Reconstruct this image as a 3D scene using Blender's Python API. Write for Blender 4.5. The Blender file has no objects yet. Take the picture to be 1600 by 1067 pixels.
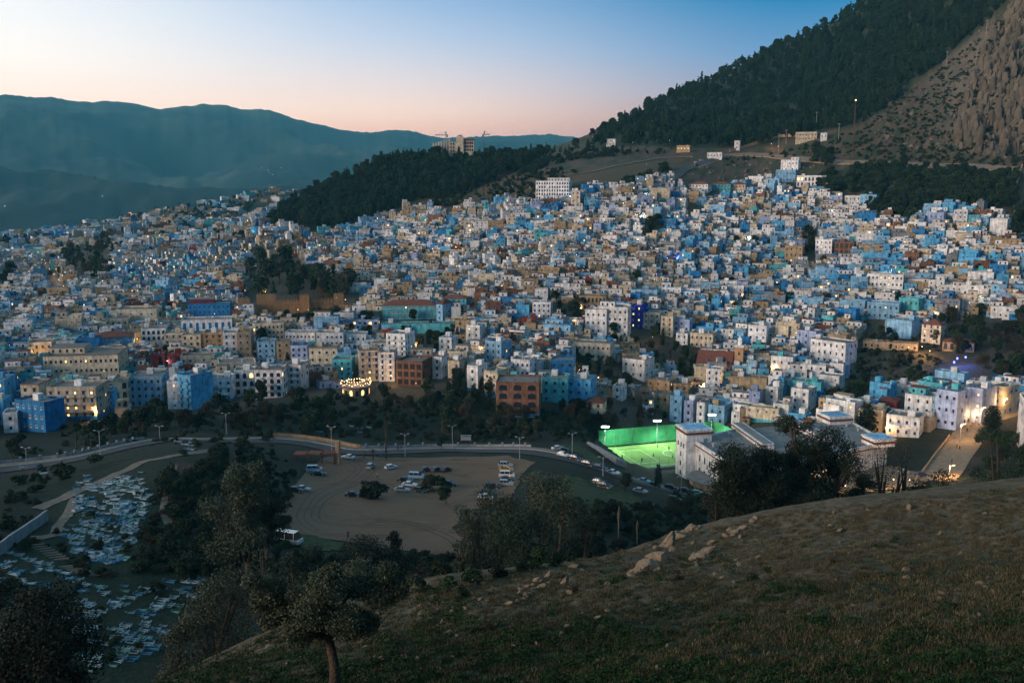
import bpy, math, random
import numpy as np
from mathutils import Vector, Matrix, Euler
R = random.Random(7)
NR = np.random.RandomState(7)
rad = math.radians
sc = bpy.context.scene

# ------------------------------------------------------------------ camera
FPX = 1570.0
PITCH = rad(9.35)
CP, SP = math.cos(PITCH), math.sin(PITCH)
cam_d = bpy.data.cameras.new('camera')
cam = bpy.data.objects.new('camera', cam_d)
sc.collection.objects.link(cam)
cam_d.sensor_width = 36.0
cam_d.lens = 36.0 * FPX / 1600.0
cam_d.clip_start = 0.3
cam_d.clip_end = 60000.0
cam.rotation_euler = (rad(90) - PITCH, 0, 0)
sc.camera = cam

# ------------------------------------------------------------------ world : twilight sky
SUN_AZ = rad(-74)                       # from the viewing direction, to the left
world = bpy.data.worlds.new("World"); sc.world = world
world.use_nodes = True
wn = world.node_tree; wn.nodes.clear()
def _n(t, **k):
    n = wn.nodes.new(t)
    for a, b in k.items(): setattr(n, a, b)
    return n
def ramp(nt, stops, interp='LINEAR'):
    r = nt.nodes.new('ShaderNodeValToRGB'); r.color_ramp.interpolation = interp
    els = r.color_ramp.elements
    while len(els) > 1: els.remove(els[-1])
    els[0].position = stops[0][0]; els[0].color = (*stops[0][1], 1)
    for p, c in stops[1:]:
        e = els.new(p); e.color = (*c, 1)
    return r
def s2l(h):
    h = h.lstrip('#')
    o = []
    for i in (0, 2, 4):
        c = int(h[i:i+2], 16) / 255
        o.append(c / 12.92 if c <= .04045 else ((c + .055) / 1.055) ** 2.4)
    return tuple(o)
tc = _n('ShaderNodeTexCoord')
sep = _n('ShaderNodeSeparateXYZ'); wn.links.new(tc.outputs['Generated'], sep.inputs[0])
# elevation 0..1 -> asin/90
asn = _n('ShaderNodeMath', operation='ARCSINE'); wn.links.new(sep.outputs['Z'], asn.inputs[0])
el = _n('ShaderNodeMath', operation='MULTIPLY'); el.inputs[1].default_value = 2 / math.pi
wn.links.new(asn.outputs[0], el.inputs[0])
# three ramps: west glow, mid, east
# the air (haze box) lies in front of the sky: make up for what it takes away
HAZE_D = 4.6e-5; HAZE_TOP = 820.0; HAZE_I = (.07, .22, .33)
def thru(stops):
    out = []
    for e_, h_ in stops:
        L_ = min(17300.0, HAZE_TOP/max(math.sin(rad(max(e_, .1))), 1e-4)); T_ = math.exp(-HAZE_D*L_); c_ = s2l(h_)
        out.append((e_/90, tuple(max(.02, (c_[i]-HAZE_I[i]*(1-T_))/T_) for i in range(3))))
    return out
WEST = ramp(wn, thru([(0,'F3CDB6'), (3,'F3DACC'), (4.5,'F8EAE0'), (6,'FBF5F0'), (9,'F0F5F9'), (14,'DCEAF5'), (25,'C0D8EA'), (40,'A9C9E0'), (90,'8FB4CC')]))
MID = ramp(wn, thru([(0,'DDB3A6'), (2.5,'DFB9AE'), (3.4,'E5CCC2'), (5,'DAD1D5'), (6.3,'C8CEDC'), (7.4,'B6C8E0'), (9.2,'9ABADE'), (14,'90B7DB'), (25,'8AB5D6'), (90,'8FB4CC')]))
EAST = ramp(wn, thru([(0,'8E7A8A'), (3,'9A8692'), (4.5,'9099B0'), (6.5,'6C98C2'), (9.2,'2A84B8'), (14,'3F86B8'), (25,'4F8FBB'), (40,'6AA0C6'), (90,'8FB4CC')]))
for r_ in (WEST, MID, EAST): wn.links.new(el.outputs[0], r_.inputs[0])
at2 = _n('ShaderNodeMath', operation='ARCTAN2'); wn.links.new(sep.outputs['X'], at2.inputs[0]); wn.links.new(sep.outputs['Y'], at2.inputs[1])
# angular distance from sun azimuth, smooth all the way round
sb = _n('ShaderNodeMath', operation='SUBTRACT'); sb.inputs[1].default_value = SUN_AZ; wn.links.new(at2.outputs[0], sb.inputs[0])
cs = _n('ShaderNodeMath', operation='COSINE'); wn.links.new(sb.outputs[0], cs.inputs[0])
ac = _n('ShaderNodeMath', operation='ARCCOSINE'); wn.links.new(cs.outputs[0], ac.inputs[0])   # 0..pi
def mr(a, b):
    m = _n('ShaderNodeMapRange'); m.interpolation_type = 'SMOOTHSTEP'
    m.inputs['From Min'].default_value = a; m.inputs['From Max'].default_value = b
    wn.links.new(ac.outputs[0], m.inputs['Value']); return m
m1 = mr(rad(44), rad(72)); m2 = mr(rad(66), rad(90))
mx1 = _n('ShaderNodeMixRGB'); wn.links.new(m1.outputs[0], mx1.inputs[0]); wn.links.new(WEST.outputs[0], mx1.inputs[1]); wn.links.new(MID.outputs[0], mx1.inputs[2])
mx2 = _n('ShaderNodeMixRGB'); wn.links.new(m2.outputs[0], mx2.inputs[0]); wn.links.new(mx1.outputs[0], mx2.inputs[1]); wn.links.new(EAST.outputs[0], mx2.inputs[2])
bg = _n('ShaderNodeBackground'); bg.inputs['Strength'].default_value = 1.0
wn.links.new(mx2.outputs[0], bg.inputs[0])
wo = _n('ShaderNodeOutputWorld'); wn.links.new(bg.outputs[0], wo.inputs[0])

# ------------------------------------------------------------------ last glow of the sun, from the left
sl = bpy.data.lights.new('sun', 'SUN'); sl.energy = 3.1; sl.angle = rad(24); sl.color = (1.0, .78, .62)
sun = bpy.data.objects.new('sun', sl); sc.collection.objects.link(sun)
_e = rad(13)
_az = rad(-122)
sun.rotation_euler = Vector((math.sin(_az)*math.cos(_e), math.cos(_az)*math.cos(_e), math.sin(_e))).to_track_quat('Z', 'Y').to_euler()

sc.view_settings.view_transform = 'Standard'; sc.view_settings.look = 'None'
sc.view_settings.gamma = 1; sc.view_settings.use_curve_mapping = False
sc.view_settings.exposure = 0.0
sc.render.engine = 'CYCLES'
cy = sc.cycles
cy.use_denoising = True
cy.max_bounces = 4; cy.diffuse_bounces = 2; cy.glossy_bounces = 1; cy.transmission_bounces = 2
cy.volume_bounces = 0; cy.transparent_max_bounces = 6; cy.sample_clamp_indirect = 4
cy.caustics_reflective = False; cy.caustics_refractive = False

# ------------------------------------------------------------------ object helpers
COL = sc.collection
def link(o, parent=None):
    COL.objects.link(o)
    if parent is not None: o.parent = parent
    return o
def tag(o, label=None, cat=None, group=None, kind=None):
    if label: o['label'] = label
    if cat: o['category'] = cat
    if group: o['group'] = group
    if kind: o['kind'] = kind
    return o
def empty(name, loc, rz=0, **k):
    o = bpy.data.objects.new(name, None); COL.objects.link(o)
    o.location = loc; o.rotation_euler = (0, 0, rz); o.empty_display_size = .5
    return tag(o, **k)
def copy_tree(o, parent=None):
    c = o.copy(); COL.objects.link(c); c.parent = parent
    for ch in KIDS.get(o.name, ()):
        d = ch.copy(); COL.objects.link(d); d.parent = c
        KIDS.setdefault(c.name, []).append(d)
        for g in KIDS.get(ch.name, ()):
            e = g.copy(); COL.objects.link(e); e.parent = d
    return c
KIDS = {}

class MB:
    def __init__(s): s.v = []; s.f = []; s.m = []
    def box(s, x0, x1, y0, y1, z0, z1, m=0):
        b = len(s.v)
        s.v += [(x0,y0,z0),(x1,y0,z0),(x1,y1,z0),(x0,y1,z0),(x0,y0,z1),(x1,y0,z1),(x1,y1,z1),(x0,y1,z1)]
        s.f += [(b,b+3,b+2,b+1),(b+4,b+5,b+6,b+7),(b,b+1,b+5,b+4),(b+1,b+2,b+6,b+5),(b+2,b+3,b+7,b+6),(b+3,b,b+4,b+7)]
        s.m += [m]*6; return s
    def prism(s, poly, z0, z1, m=0, top=True):
        """poly: list of (x,y) counter-clockwise"""
        b = len(s.v); n = len(poly)
        s.v += [(x,y,z0) for x,y in poly] + [(x,y,z1) for x,y in poly]
        for i in range(n):
            j = (i+1) % n
            s.f.append((b+i, b+j, b+n+j, b+n+i)); s.m.append(m)
        s.f.append(tuple(b+n+i for i in range(n))); s.m.append(m)
        s.f.append(tuple(b+n-1-i for i in range(n))); s.m.append(m)
        return s
    def cyl(s, x, y, z0, z1, r0, r1=None, n=8, m=0):
        r1 = r0 if r1 is None else r1
        b = len(s.v)
        for z, r in ((z0, r0), (z1, r1)):
            for i in range(n):
                a = 2*math.pi*i/n; s.v.append((x+r*math.cos(a), y+r*math.sin(a), z))
        for i in range(n):
            j = (i+1) % n; s.f.append((b+i, b+j, b+n+j, b+n+i)); s.m.append(m)
        s.f.append(tuple(b+n+i for i in range(n))); s.m.append(m)
        s.f.append(tuple(b+n-1-i for i in range(n))); s.m.append(m)
        return s
    def tube(s, pts, rr, n=6, m=0):
        b = len(s.v); pts = [Vector(p) for p in pts]
        for k, p in enumerate(pts):
            t = (pts[min(k+1, len(pts)-1)] - pts[max(k-1, 0)]).normalized()
            u = t.cross(Vector((0.3, .9, .1))).normalized()
            if u.length < .1: u = t.cross(Vector((1, 0, 0))).normalized()
            w = t.cross(u)
            r = rr[k] if hasattr(rr, '__len__') else rr
            for i in range(n):
                a = 2*math.pi*i/n
                s.v.append(tuple(p + (u*math.cos(a) + w*math.sin(a))*r))
        for k in range(len(pts)-1):
            for i in range(n):
                j = (i+1) % n
                s.f.append((b+k*n+i, b+k*n+j, b+(k+1)*n+j, b+(k+1)*n+i)); s.m.append(m)
        s.f.append(tuple(b+(len(pts)-1)*n+i for i in range(n))); s.m.append(m)
        s.f.append(tuple(b+n-1-i for i in range(n))); s.m.append(m)
        return s
    def face(s, vs, m=0):
        b = len(s.v); s.v += [tuple(v) for v in vs]; s.f.append(tuple(range(b, b+len(vs)))); s.m.append(m); return s
    def mesh(s, name, mats, smooth=False):
        me = bpy.data.meshes.new(name); me.from_pydata(s.v, [], s.f)
        for m in mats: me.materials.append(m)
        if len(mats) > 1: me.polygons.foreach_set('material_index', s.m)
        if smooth: me.polygons.foreach_set('use_smooth', [True]*len(me.polygons))
        me.update(); return me
    def build(s, name, mats, parent=None, smooth=False, **k):
        if not isinstance(mats, (list, tuple)): mats = [mats]
        o = bpy.data.objects.new(name, s.mesh(name, mats, smooth)); link(o, parent)
        if parent is not None: KIDS.setdefault(parent.name, []).append(o)
        return tag(o, **k)
def inst(name, me, parent=None, loc=(0,0,0), rz=0, scale=(1,1,1), **k):
    o = bpy.data.objects.new(name, me); link(o, parent)
    o.location = loc; o.rotation_euler = (0,0,rz); o.scale = scale
    if parent is not None: KIDS.setdefault(parent.name, []).append(o)
    return tag(o, **k)

# ------------------------------------------------------------------ materials
def mat(name, col, rough=.9, nscale=.6, nvar=.25, var=.12, stain=0.0, bump=0.0, bscale=2.0, emit=None, estr=0, col2=None, metal=0, attr=None, spec=.2):
    m = bpy.data.materials.new(name); m.use_nodes = True
    nt = m.node_tree; p = nt.nodes['Principled BSDF']; L = nt.links
    p.inputs['Roughness'].default_value = rough; p.inputs['Metallic'].default_value = metal
    p.inputs['Specular IOR Level'].default_value = spec
    if emit is not None:
        p.inputs['Emission Color'].default_value = (*emit, 1); p.inputs['Emission Strength'].default_value = estr
    tcn = nt.nodes.new('ShaderNodeTexCoord')
    nz = nt.nodes.new('ShaderNodeTexNoise'); nz.inputs['Scale'].default_value = nscale; nz.inputs['Detail'].default_value = 5
    L.new(tcn.outputs['Object'], nz.inputs['Vector'])
    if attr:
        a = nt.nodes.new('ShaderNodeAttribute'); a.attribute_name = attr; base = a.outputs['Color']
    else:
        rgb = nt.nodes.new('ShaderNodeRGB'); rgb.outputs[0].default_value = (*col, 1); base = rgb.outputs[0]
    if col2 is not None:
        mrr = nt.nodes.new('ShaderNodeMapRange'); mrr.inputs['From Min'].default_value = .42; mrr.inputs['From Max'].default_value = .6
        L.new(nz.outputs[0], mrr.inputs[0])
        mm = nt.nodes.new('ShaderNodeMixRGB'); L.new(mrr.outputs[0], mm.inputs[0]); L.new(base, mm.inputs[1]); mm.inputs[2].default_value = (*col2, 1)
        base = mm.outputs[0]
    # value variation = noise * per-object random
    mr1 = nt.nodes.new('ShaderNodeMapRange'); mr1.inputs['From Min'].default_value = .3; mr1.inputs['From Max'].default_value = .7
    mr1.inputs['To Min'].default_value = 1-nvar; mr1.inputs['To Max'].default_value = 1+nvar*.6
    L.new(nz.outputs[0], mr1.inputs[0])
    oi = nt.nodes.new('ShaderNodeObjectInfo')
    mr2 = nt.nodes.new('ShaderNodeMapRange'); mr2.inputs['To Min'].default_value = 1-var; mr2.inputs['To Max'].default_value = 1+var
    L.new(oi.outputs['Random'], mr2.inputs[0])
    mu = nt.nodes.new('ShaderNodeMath'); mu.operation = 'MULTIPLY'; L.new(mr1.outputs[0], mu.inputs[0]); L.new(mr2.outputs[0], mu.inputs[1])
    val = mu.outputs[0]
    if stain > 0:
        mp = nt.nodes.new('ShaderNodeMapping'); mp.inputs['Scale'].default_value = (1.6, 1.6, .16)
        L.new(tcn.outputs['Object'], mp.inputs[0])
        n2 = nt.nodes.new('ShaderNodeTexNoise'); n2.inputs['Scale'].default_value = .8; n2.inputs['Detail'].default_value = 4
        L.new(mp.outputs[0], n2.inputs['Vector'])
        mr3 = nt.nodes.new('ShaderNodeMapRange'); mr3.inputs['From Min'].default_value = .48; mr3.inputs['From Max'].default_value = .68
        mr3.inputs['To Min'].default_value = 1; mr3.inputs['To Max'].default_value = 1-stain
        L.new(n2.outputs[0], mr3.inputs[0])
        m3 = nt.nodes.new('ShaderNodeMath'); m3.operation = 'MULTIPLY'; L.new(val, m3.inputs[0]); L.new(mr3.outputs[0], m3.inputs[1]); val = m3.outputs[0]
    vm = nt.nodes.new('ShaderNodeVectorMath'); vm.operation = 'SCALE'; L.new(base, vm.inputs[0]); L.new(val, vm.inputs['Scale'])
    L.new(vm.outputs[0], p.inputs['Base Color'])
    if bump > 0:
        n4 = nt.nodes.new('ShaderNodeTexNoise'); n4.inputs['Scale'].default_value = bscale; n4.inputs['Detail'].default_value = 6
        L.new(tcn.outputs['Object'], n4.inputs['Vector'])
        b = nt.nodes.new('ShaderNodeBump'); b.inputs['Strength'].default_value = bump; b.inputs['Distance'].default_value = .5
        L.new(n4.outputs[0], b.inputs['Height']); L.new(b.outputs[0], p.inputs['Normal'])
    return m
PAL = {
 'white': ((.66,.65,.63), 'white'), 'cream': ((.52,.44,.32), 'cream'), 'tan': ((.34,.25,.15), 'tan'),
 'pale_blue': ((.21,.40,.56), 'pale blue'), 'sky_blue': ((.09,.34,.56), 'sky blue'), 'blue': ((.025,.17,.38), 'deep blue'),
 'cobalt': ((.022,.04,.36), 'cobalt blue'), 'teal': ((.09,.38,.42), 'turquoise'), 'lilac': ((.33,.40,.58), 'lilac blue'),
 'brick': ((.17,.085,.055), 'brown brick'), 'grey': ((.20,.22,.24), 'grey rendered'), 'red': ((.22,.03,.03), 'dark red'),
}
WM = {k: mat('plaster_'+k, v[0], nvar=.36, var=.2, stain=.42, nscale=.45) for k, v in PAL.items()}
M = dict(
 roof=mat('roof_screed', (.17,.15,.135), nvar=.35, nscale=.5),
 tile=mat('roof_tile', (.15,.055,.038), nvar=.35, nscale=1.2),
 pane=mat('window_glass_dark', (.018,.022,.03), rough=.25, spec=.5, nvar=.1),
 pane_lit=mat('window_lit', (.3,.2,.1), emit=(1,.62,.25), estr=2.2),
 fr_brown=mat('frame_brown', (.07,.035,.02)), fr_white=mat('frame_white', (.6,.6,.6)), fr_blue=mat('frame_blue', (.03,.12,.38)),
 metal=mat('pole_metal', (.22,.23,.24), rough=.5, metal=.3), metal_w=mat('painted_metal', (.3,.31,.32), rough=.5),
 rust=mat('rusty_metal', (.10,.04,.025), rough=.7),
 asphalt=mat('asphalt', (.062,.062,.064), nvar=.3, nscale=.3, bump=.1, bscale=6),
 pave=mat('paving', (.17,.13,.095), nvar=.3, nscale=.5),
 dirt=mat('packed_dirt', (.20,.125,.075), nvar=.5, nscale=.13, col2=(.125,.082,.052), bump=.35, bscale=.7),
 kerb=mat('kerb_stone', (.3,.29,.27)), wallw=mat('whitewashed_wall', (.24,.26,.28), stain=.3), walltan=mat('tan_wall', (.33,.21,.12), stain=.25),
 bulb=mat('lamp_bulb', (.9,.8,.6), emit=(1,.62,.26), estr=5), bulbw=mat('lamp_bulb_white', (.9,.9,.9), emit=(.8,.95,1), estr=5),
 bulbflood=mat('flood_bulb', (.9,.9,.9), emit=(.85,1,.9), estr=14), neon=mat('neon_blue', (.1,.1,.9), emit=(.08,.12,1), estr=9),
 bark=mat('bark', (.07,.048,.034), nvar=.4, nscale=3, bump=.5, bscale=8), barklight=mat('bark_pale', (.22,.16,.11), nvar=.4, nscale=3, bump=.5, bscale=8),
 leaf_olive=mat('leaf_olive', (.034,.044,.022), var=.3, nvar=.5, nscale=1.2, spec=.3, rough=.6),
 leaf_dark=mat('leaf_dark', (.012,.022,.012), var=.35, nvar=.5, nscale=.6, rough=.7),
 leaf_green=mat('leaf_green', (.020,.036,.014), var=.35, nvar=.5, nscale=.8, rough=.7),
 leaf_pine=mat('needles', (.022,.046,.024), var=.55, nvar=.5, nscale=.5, rough=.8),
 leaf_brown=mat('twigs_brown', (.040,.031,.019), var=.35, nvar=.5, nscale=.8),
 rock=mat('rock_ochre', (.30,.21,.13), nvar=.5, nscale=1.5, bump=.7, bscale=3, col2=(.15,.11,.08)),
 rock2=mat('rock_grey', (.112,.092,.07), nvar=.5, nscale=.5, bump=.4, bscale=1.5, var=.25),
 grass=mat('dry_grass', (.085,.070,.036), var=.4, nvar=.4), grass_g=mat('green_grass', (.016,.04,.010), var=.4, nvar=.4),
 turf=mat('turf', (.19,.34,.08), nvar=.3, nscale=.18, col2=(.15,.30,.07)), net=mat('green_net', (.06,.33,.13), nvar=.25, nscale=.5),
 line=mat('line_white', (.7,.72,.65)), grave_w=mat('grave_white', (.34,.42,.44), stain=.3, nvar=.3), grave_b=mat('grave_blue', (.06,.18,.28), nvar=.3),
 grave_g=mat('grave_green', (.13,.25,.21), nvar=.3),
 skin=mat('skin', (.32,.18,.11)), hair=mat('hair', (.02,.014,.01)), tyre=mat('tyre', (.015,.015,.015)), rim=mat('rim', (.4,.4,.4), metal=.7, rough=.35),
 carglass=mat('car_glass', (.02,.025,.03), rough=.08, spec=.6), headl=mat('headlight_glass', (.6,.6,.62), rough=.2), redl=mat('tail_light', (.3,.01,.01), rough=.3),
)
# ------------------------------------------------------------------ terrain as a polar height field (az, ln r) -> tan(elevation)
def ray(px, py):
    x = (px-800)/FPX; y = -(py-533.5)/FPX
    X = x; Y = CP + SP*y; Z = -SP + CP*y
    h = math.hypot(X, Y)
    return math.atan2(X, Y), Z/h
def project(X, Y, Z):
    dep = Y*CP - Z*SP
    up = Y*SP + Z*CP
    return 800 + FPX*X/dep, 533.5 - FPX*up/dep
H = 'h'
cols = {
 0: [(1250,30),(1120,60),(H,85,-55),(H,115,-71),(1040,150),(950,175),(860,205),(800,235),(760,275),(740,300),(700,345),(680,385),(640,430),(600,490),(550,580),(500,700),(440,950),(400,1250),(372,1650),(H,2300,-190),(H,3500,-260)],
 150: [(1250,30),(1100,58),(H,85,-55),(H,115,-71),(1040,150),(950,175),(860,205),(790,235),(740,270),(708,312),(690,345),(660,395),(640,430),(600,485),(550,570),(500,670),(440,860),(400,1100),(360,1650),(H,2300,-190),(H,3500,-260)],
 300: [(1200,32),(1045,60),(H,85,-52),(H,115,-68),(1000,160),(950,178),(860,205),(770,240),(720,272),(700,300),(690,325),(660,385),(640,425),(600,480),(550,560),(500,640),(440,780),(400,950),(350,1350),(330,1800),(H,2500,-190),(H,3500,-260)],
 450: [(1150,35),(972,70),(H,95,-52),(H,125,-68),(900,185),(860,205),(800,245),(750,285),(700,330),(685,350),(660,380),(640,400),(610,440),(560,510),(500,600),(440,730),(400,850),(370,930),(350,980),(324,1040),(H,1250,-75),(300,2000),(H,2600,-200),(H,3500,-260)],
 600: [(1130,38),(930,78),(H,105,-53),(H,135,-70),(880,200),(800,245),(750,285),(705,330),(692,350),(660,378),(640,400),(600,440),(560,500),(500,580),(440,700),(400,800),(370,880),(350,930),(300,1000),(254,1080),(H,1300,-20),(H,1700,-130),(H,2600,-220),(H,3500,-260)],
 750: [(1100,40),(905,82),(H,110,-56),(H,140,-73),(870,205),(800,245),(750,285),(705,330),(692,350),(665,375),(640,400),(600,430),(560,490),(500,570),(440,670),(400,740),(350,830),(325,880),(290,960),(248,1100),(H,1400,0),(H,2000,-120),(H,3500,-260)],
 900: [(1100,38),(885,86),(H,110,-54),(H,150,-77),(840,195),(780,245),(730,290),(708,325),(690,352),(665,385),(640,405),(600,440),(560,490),(500,560),(440,630),(400,690),(330,790),(290,850),(260,940),(240,1080),(232,1200),(H,1600,-20),(H,2200,-120),(H,3500,-260)],
 960: [(225,1130),(200,1300),(H,1700,20)],
 1050: [(1080,36),(832,92),(H,115,-54),(H,160,-86),(790,280),(768,322),(752,340),(735,361),(715,379),(695,397),(680,412),(650,442),(600,490),(550,530),(500,580),(440,650),(400,700),(330,800),(290,860),(260,930),(240,1000),(205,1150),(150,1450),(H,1700,80),(H,3500,-200)],
 1200: [(1067,35),(950,55),(850,80),(800,100),(H,140,-66),(H,200,-97),(770,318),(735,365),(700,400),(650,430),(600,480),(550,540),(500,600),(440,680),(400,730),(330,830),(290,900),(240,1000),(215,1050),(150,1250),(87,1500),(H,1800,150),(H,3500,-200)],
 1350: [(1067,33),(950,52),(850,76),(787,105),(H,145,-67),(H,200,-98),(760,335),(720,375),(690,400),(650,430),(600,490),(550,545),(500,600),(440,670),(400,720),(345,800),(300,860),(256,920),(200,1010),(100,1250),(12,1550),(H,1900,300),(H,3500,0)],
 1500: [(1067,31),(900,60),(820,82),(774,108),(H,150,-69),(H,200,-98),(745,350),(700,390),(650,430),(600,490),(540,560),(500,600),(440,660),(400,710),(340,780),(300,840),(260,900),(200,970),(100,1090),(0,1250),(-120,1500),(H,2000,500)],
 1600: [(1067,30),(900,58),(762,110),(H,150,-69),(H,200,-98),(740,350),(700,390),(650,430),(600,490),(540,560),(500,600),(440,655),(400,700),(350,770),(300,840),(264,890),(200,950),(100,1030),(0,1120),(-200,1400),(H,2000,600)],
}
cols[-450] = cols[0]; cols[2150] = cols[1600]
pts = []
for cx, lst in cols.items():
    caz = ray(cx, 600)[0]
    for e in lst:
        if e[0] == H: pts.append((caz, math.log(e[1]), e[2]/e[1]))
        else:
            a, te = ray(cx, e[0]); pts.append((a, math.log(e[1]), te))
    for r_, z_ in ((2.5,-2.4),(6,-4.1),(14,-8.3),(22,-12.3)):
        pts.append((caz, math.log(r_), z_/r_))
P = np.array(pts)
def _k(d2): return np.sqrt(d2 + .035**2)
D2 = (P[:,None,0]-P[None,:,0])**2 + (P[:,None,1]-P[None,:,1])**2
A = np.zeros((len(P)+3, len(P)+3))
A[:-3,:-3] = _k(D2); A[:-3,-3] = 1; A[:-3,-2:] = P[:,:2]; A[-3,:-3] = 1; A[-2:,:-3] = P[:,:2].T
W = np.linalg.solve(A, np.concatenate([P[:,2], [0,0,0]]))
AZ = np.concatenate([np.radians(np.arange(-75,-30,2.0)), np.radians(np.arange(-30,30.01,.16)), np.radians(np.arange(32,76,2.0))])
RR = np.exp(np.arange(math.log(2.2), math.log(17000), .0125))
LR = np.log(RR)
def vnoise(x, y, seed=0):
    xi = np.floor(x).astype(np.int64); yi = np.floor(y).astype(np.int64); fx = x-xi; fy = y-yi
    fx = fx*fx*(3-2*fx); fy = fy*fy*(3-2*fy)
    def h(a, b):
        n = (a*374761393 + b*668265263 + seed*1442695041) & 0xffffffff
        n = ((n ^ (n >> 13)) * 1274126177) & 0xffffffff
        return ((n ^ (n >> 16)) & 0xffff) / 65535.0
    return (h(xi,yi)*(1-fx)+h(xi+1,yi)*fx)*(1-fy) + (h(xi,yi+1)*(1-fx)+h(xi+1,yi+1)*fx)*fy
def fbm(x, y, o=4, seed=0):
    s = 0; a = 1; t = 0
    for i in range(o):
        s = s + a*vnoise(x*2**i+i*17.3, y*2**i-i*9.1, seed+i); t += a; a *= .5
    return s/t - .5
TE = np.zeros((len(AZ), len(RR)))
azc = np.clip(AZ, ray(-450,600)[0], ray(2150,600)[0])
near = RR < 3800
for i in range(len(AZ)):
    d2 = (azc[i]-P[:,0])[:,None]**2 + (LR[near][None,:]-P[:,1][:,None])**2
    TE[i, near] = W[:-3] @ _k(d2) + W[-3] + W[-2]*azc[i] + W[-1]*LR[near]
# far range
rpx = [-900,-400,0,80,130,180,215,255,300,350,385,410,440,470,500,530,570,600,620,650,680,710,740,790,850,900,960,1100,1400,2000]
rpy = [170,140,147,152,160,156,162,170,164,161,172,168,178,188,194,202,206,205,201,206,213,216,214,212,209,213,219,225,225,215]
raz = np.array([ray(a,b)[0] for a,b in zip(rpx,rpy)]); rte = np.array([ray(a,b)[1] for a,b in zip(rpx,rpy)])
azf = np.radians(np.arange(-80,80,.16)); rsm = np.convolve(np.interp(azf, raz, rte), np.ones(7)/7, 'same')
ridge = np.interp(AZ, azf, rsm) + .0035*fbm(AZ*140, AZ*0+3.3, 4, 91) + .0015*fbm(AZ*600, AZ*0+1.3, 3, 92)
f0, f1 = math.log(2500), math.log(9000)
sfar = np.clip((LR-f0)/(f1-f0), 0, 1)
XX = np.sin(AZ)[:,None]*RR[None,:]; YY = np.cos(AZ)[:,None]*RR[None,:]
for i in range(len(AZ)):
    tf = -.075 + (ridge[i]+.075)*sfar**1.25
    tb = ridge[i]*np.where(RR > 9000, np.maximum(1-(LR-f1)*2.5, -.3), 1)
    tf = np.where(RR > 9000, tb, tf)
    w = np.clip((LR-f0)/(math.log(3700)-f0), 0, 1); w = w*w*(3-2*w)
    base = np.where(near, TE[i], 0)
    TE[i] = base*(1-w) + tf*w
zz = TE*RR[None,:]
rb = np.broadcast_to(RR[None,:], zz.shape)
PX, PY = project(XX, YY, zz)
far_n = (1-np.abs(fbm(XX/1500+YY/5000, YY/2600, 6, 3)*2.2))*1.0
zz += np.where((rb > 2600) & (rb < 8600), (far_n-.75)*430*np.clip((rb-2600)/1500,0,1)*np.clip((9000-rb)/1500,.12,1), 0)
# mid noise for the hills, little in the town and valley
hill = np.clip((PX-1250)/120,0,1)*np.clip((262-PY)/30,0,1)
hillL = np.clip((rb-800)/200,0,1)*np.clip((2400-rb)/300,0,1)
zz += hillL*fbm(XX/45, YY/45, 4, 9)*6*np.clip((335-PY)/20,0,1)
cliff_line = 1600-(PY)*.45      # cliffs in the right corner
cl = np.clip((PX-(1500-PY*.35+20))/60,0,1)*np.clip((250-PY)/30,0,1)*np.clip((rb-850)/60,0,1)*np.clip((1700-rb)/200,0,1)
rid = 1-np.abs(fbm((XX+YY*.35)/26, YY/70, 4, 21)*2.4)
zz += cl*(rid-.55)*42
zz += hill*np.clip((rb-850)/60,0,1)*(fbm(XX/9, YY/9, 3, 31))*4.5*np.clip((1800-rb)/200,0,1)
near_s = np.clip((125-rb)/20,0,1)
zz += near_s*(fbm(XX/7, YY/7, 4, 5)*1.1*np.clip(rb/40,0,1) + fbm(XX/1.2, YY/1.2, 3, 6)*.28*np.clip(rb/20,0,1))
cemc = 0
cem = np.clip((rb-130)/20,0,1)*np.clip((300-rb)/30,0,1)*np.clip((430-PX)/40,0,1)
zz += cem*fbm(XX/9,YY/9,3,8)*1.2
# level the football ground
ZP = -107.6
def _pp(px_, py_, z):
    a_, t_ = ray(px_, py_); r_ = z/t_; return np.array((math.sin(a_)*r_, math.cos(a_)*r_))
_A = _pp(947,699,ZP); _B = _pp(991,734,ZP); _X = _pp(1106,685,ZP)-_A; _lx = np.hypot(*_X); _X = _X/_lx; _Y = np.array((_X[1],-_X[0]))
if _Y @ (_B-_A) < 0: _Y = -_Y
_ly = (_B-_A) @ _Y
u_ = (XX-_A[0])*_X[0]+(YY-_A[1])*_X[1]; v_ = (XX-_A[0])*_Y[0]+(YY-_A[1])*_Y[1]
dd_ = np.maximum(np.maximum(-u_-2, u_-_lx-8), np.maximum(-v_-2, v_-_ly-1.5))
fw = np.clip(1-dd_/9, 0, 1)
zz = zz*(1-fw) + (ZP-.35)*fw
TE = zz/RR[None,:]
iaz0 = np.arange(len(AZ))
def te_at(az, r):
    u = np.interp(az, AZ, iaz0); v = (np.log(r)-LR[0])/.0125
    i = np.clip(np.floor(u).astype(int), 0, len(AZ)-2); j = np.clip(np.floor(v).astype(int), 0, len(RR)-2)
    fu = u-i; fv = v-j
    return (TE[i,j]*(1-fu)+TE[i+1,j]*fu)*(1-fv) + (TE[i,j+1]*(1-fu)+TE[i+1,j+1]*fu)*fv
def gz(X, Y):
    r = np.hypot(X, Y); return te_at(np.arctan2(X, Y), r)*r
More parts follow.
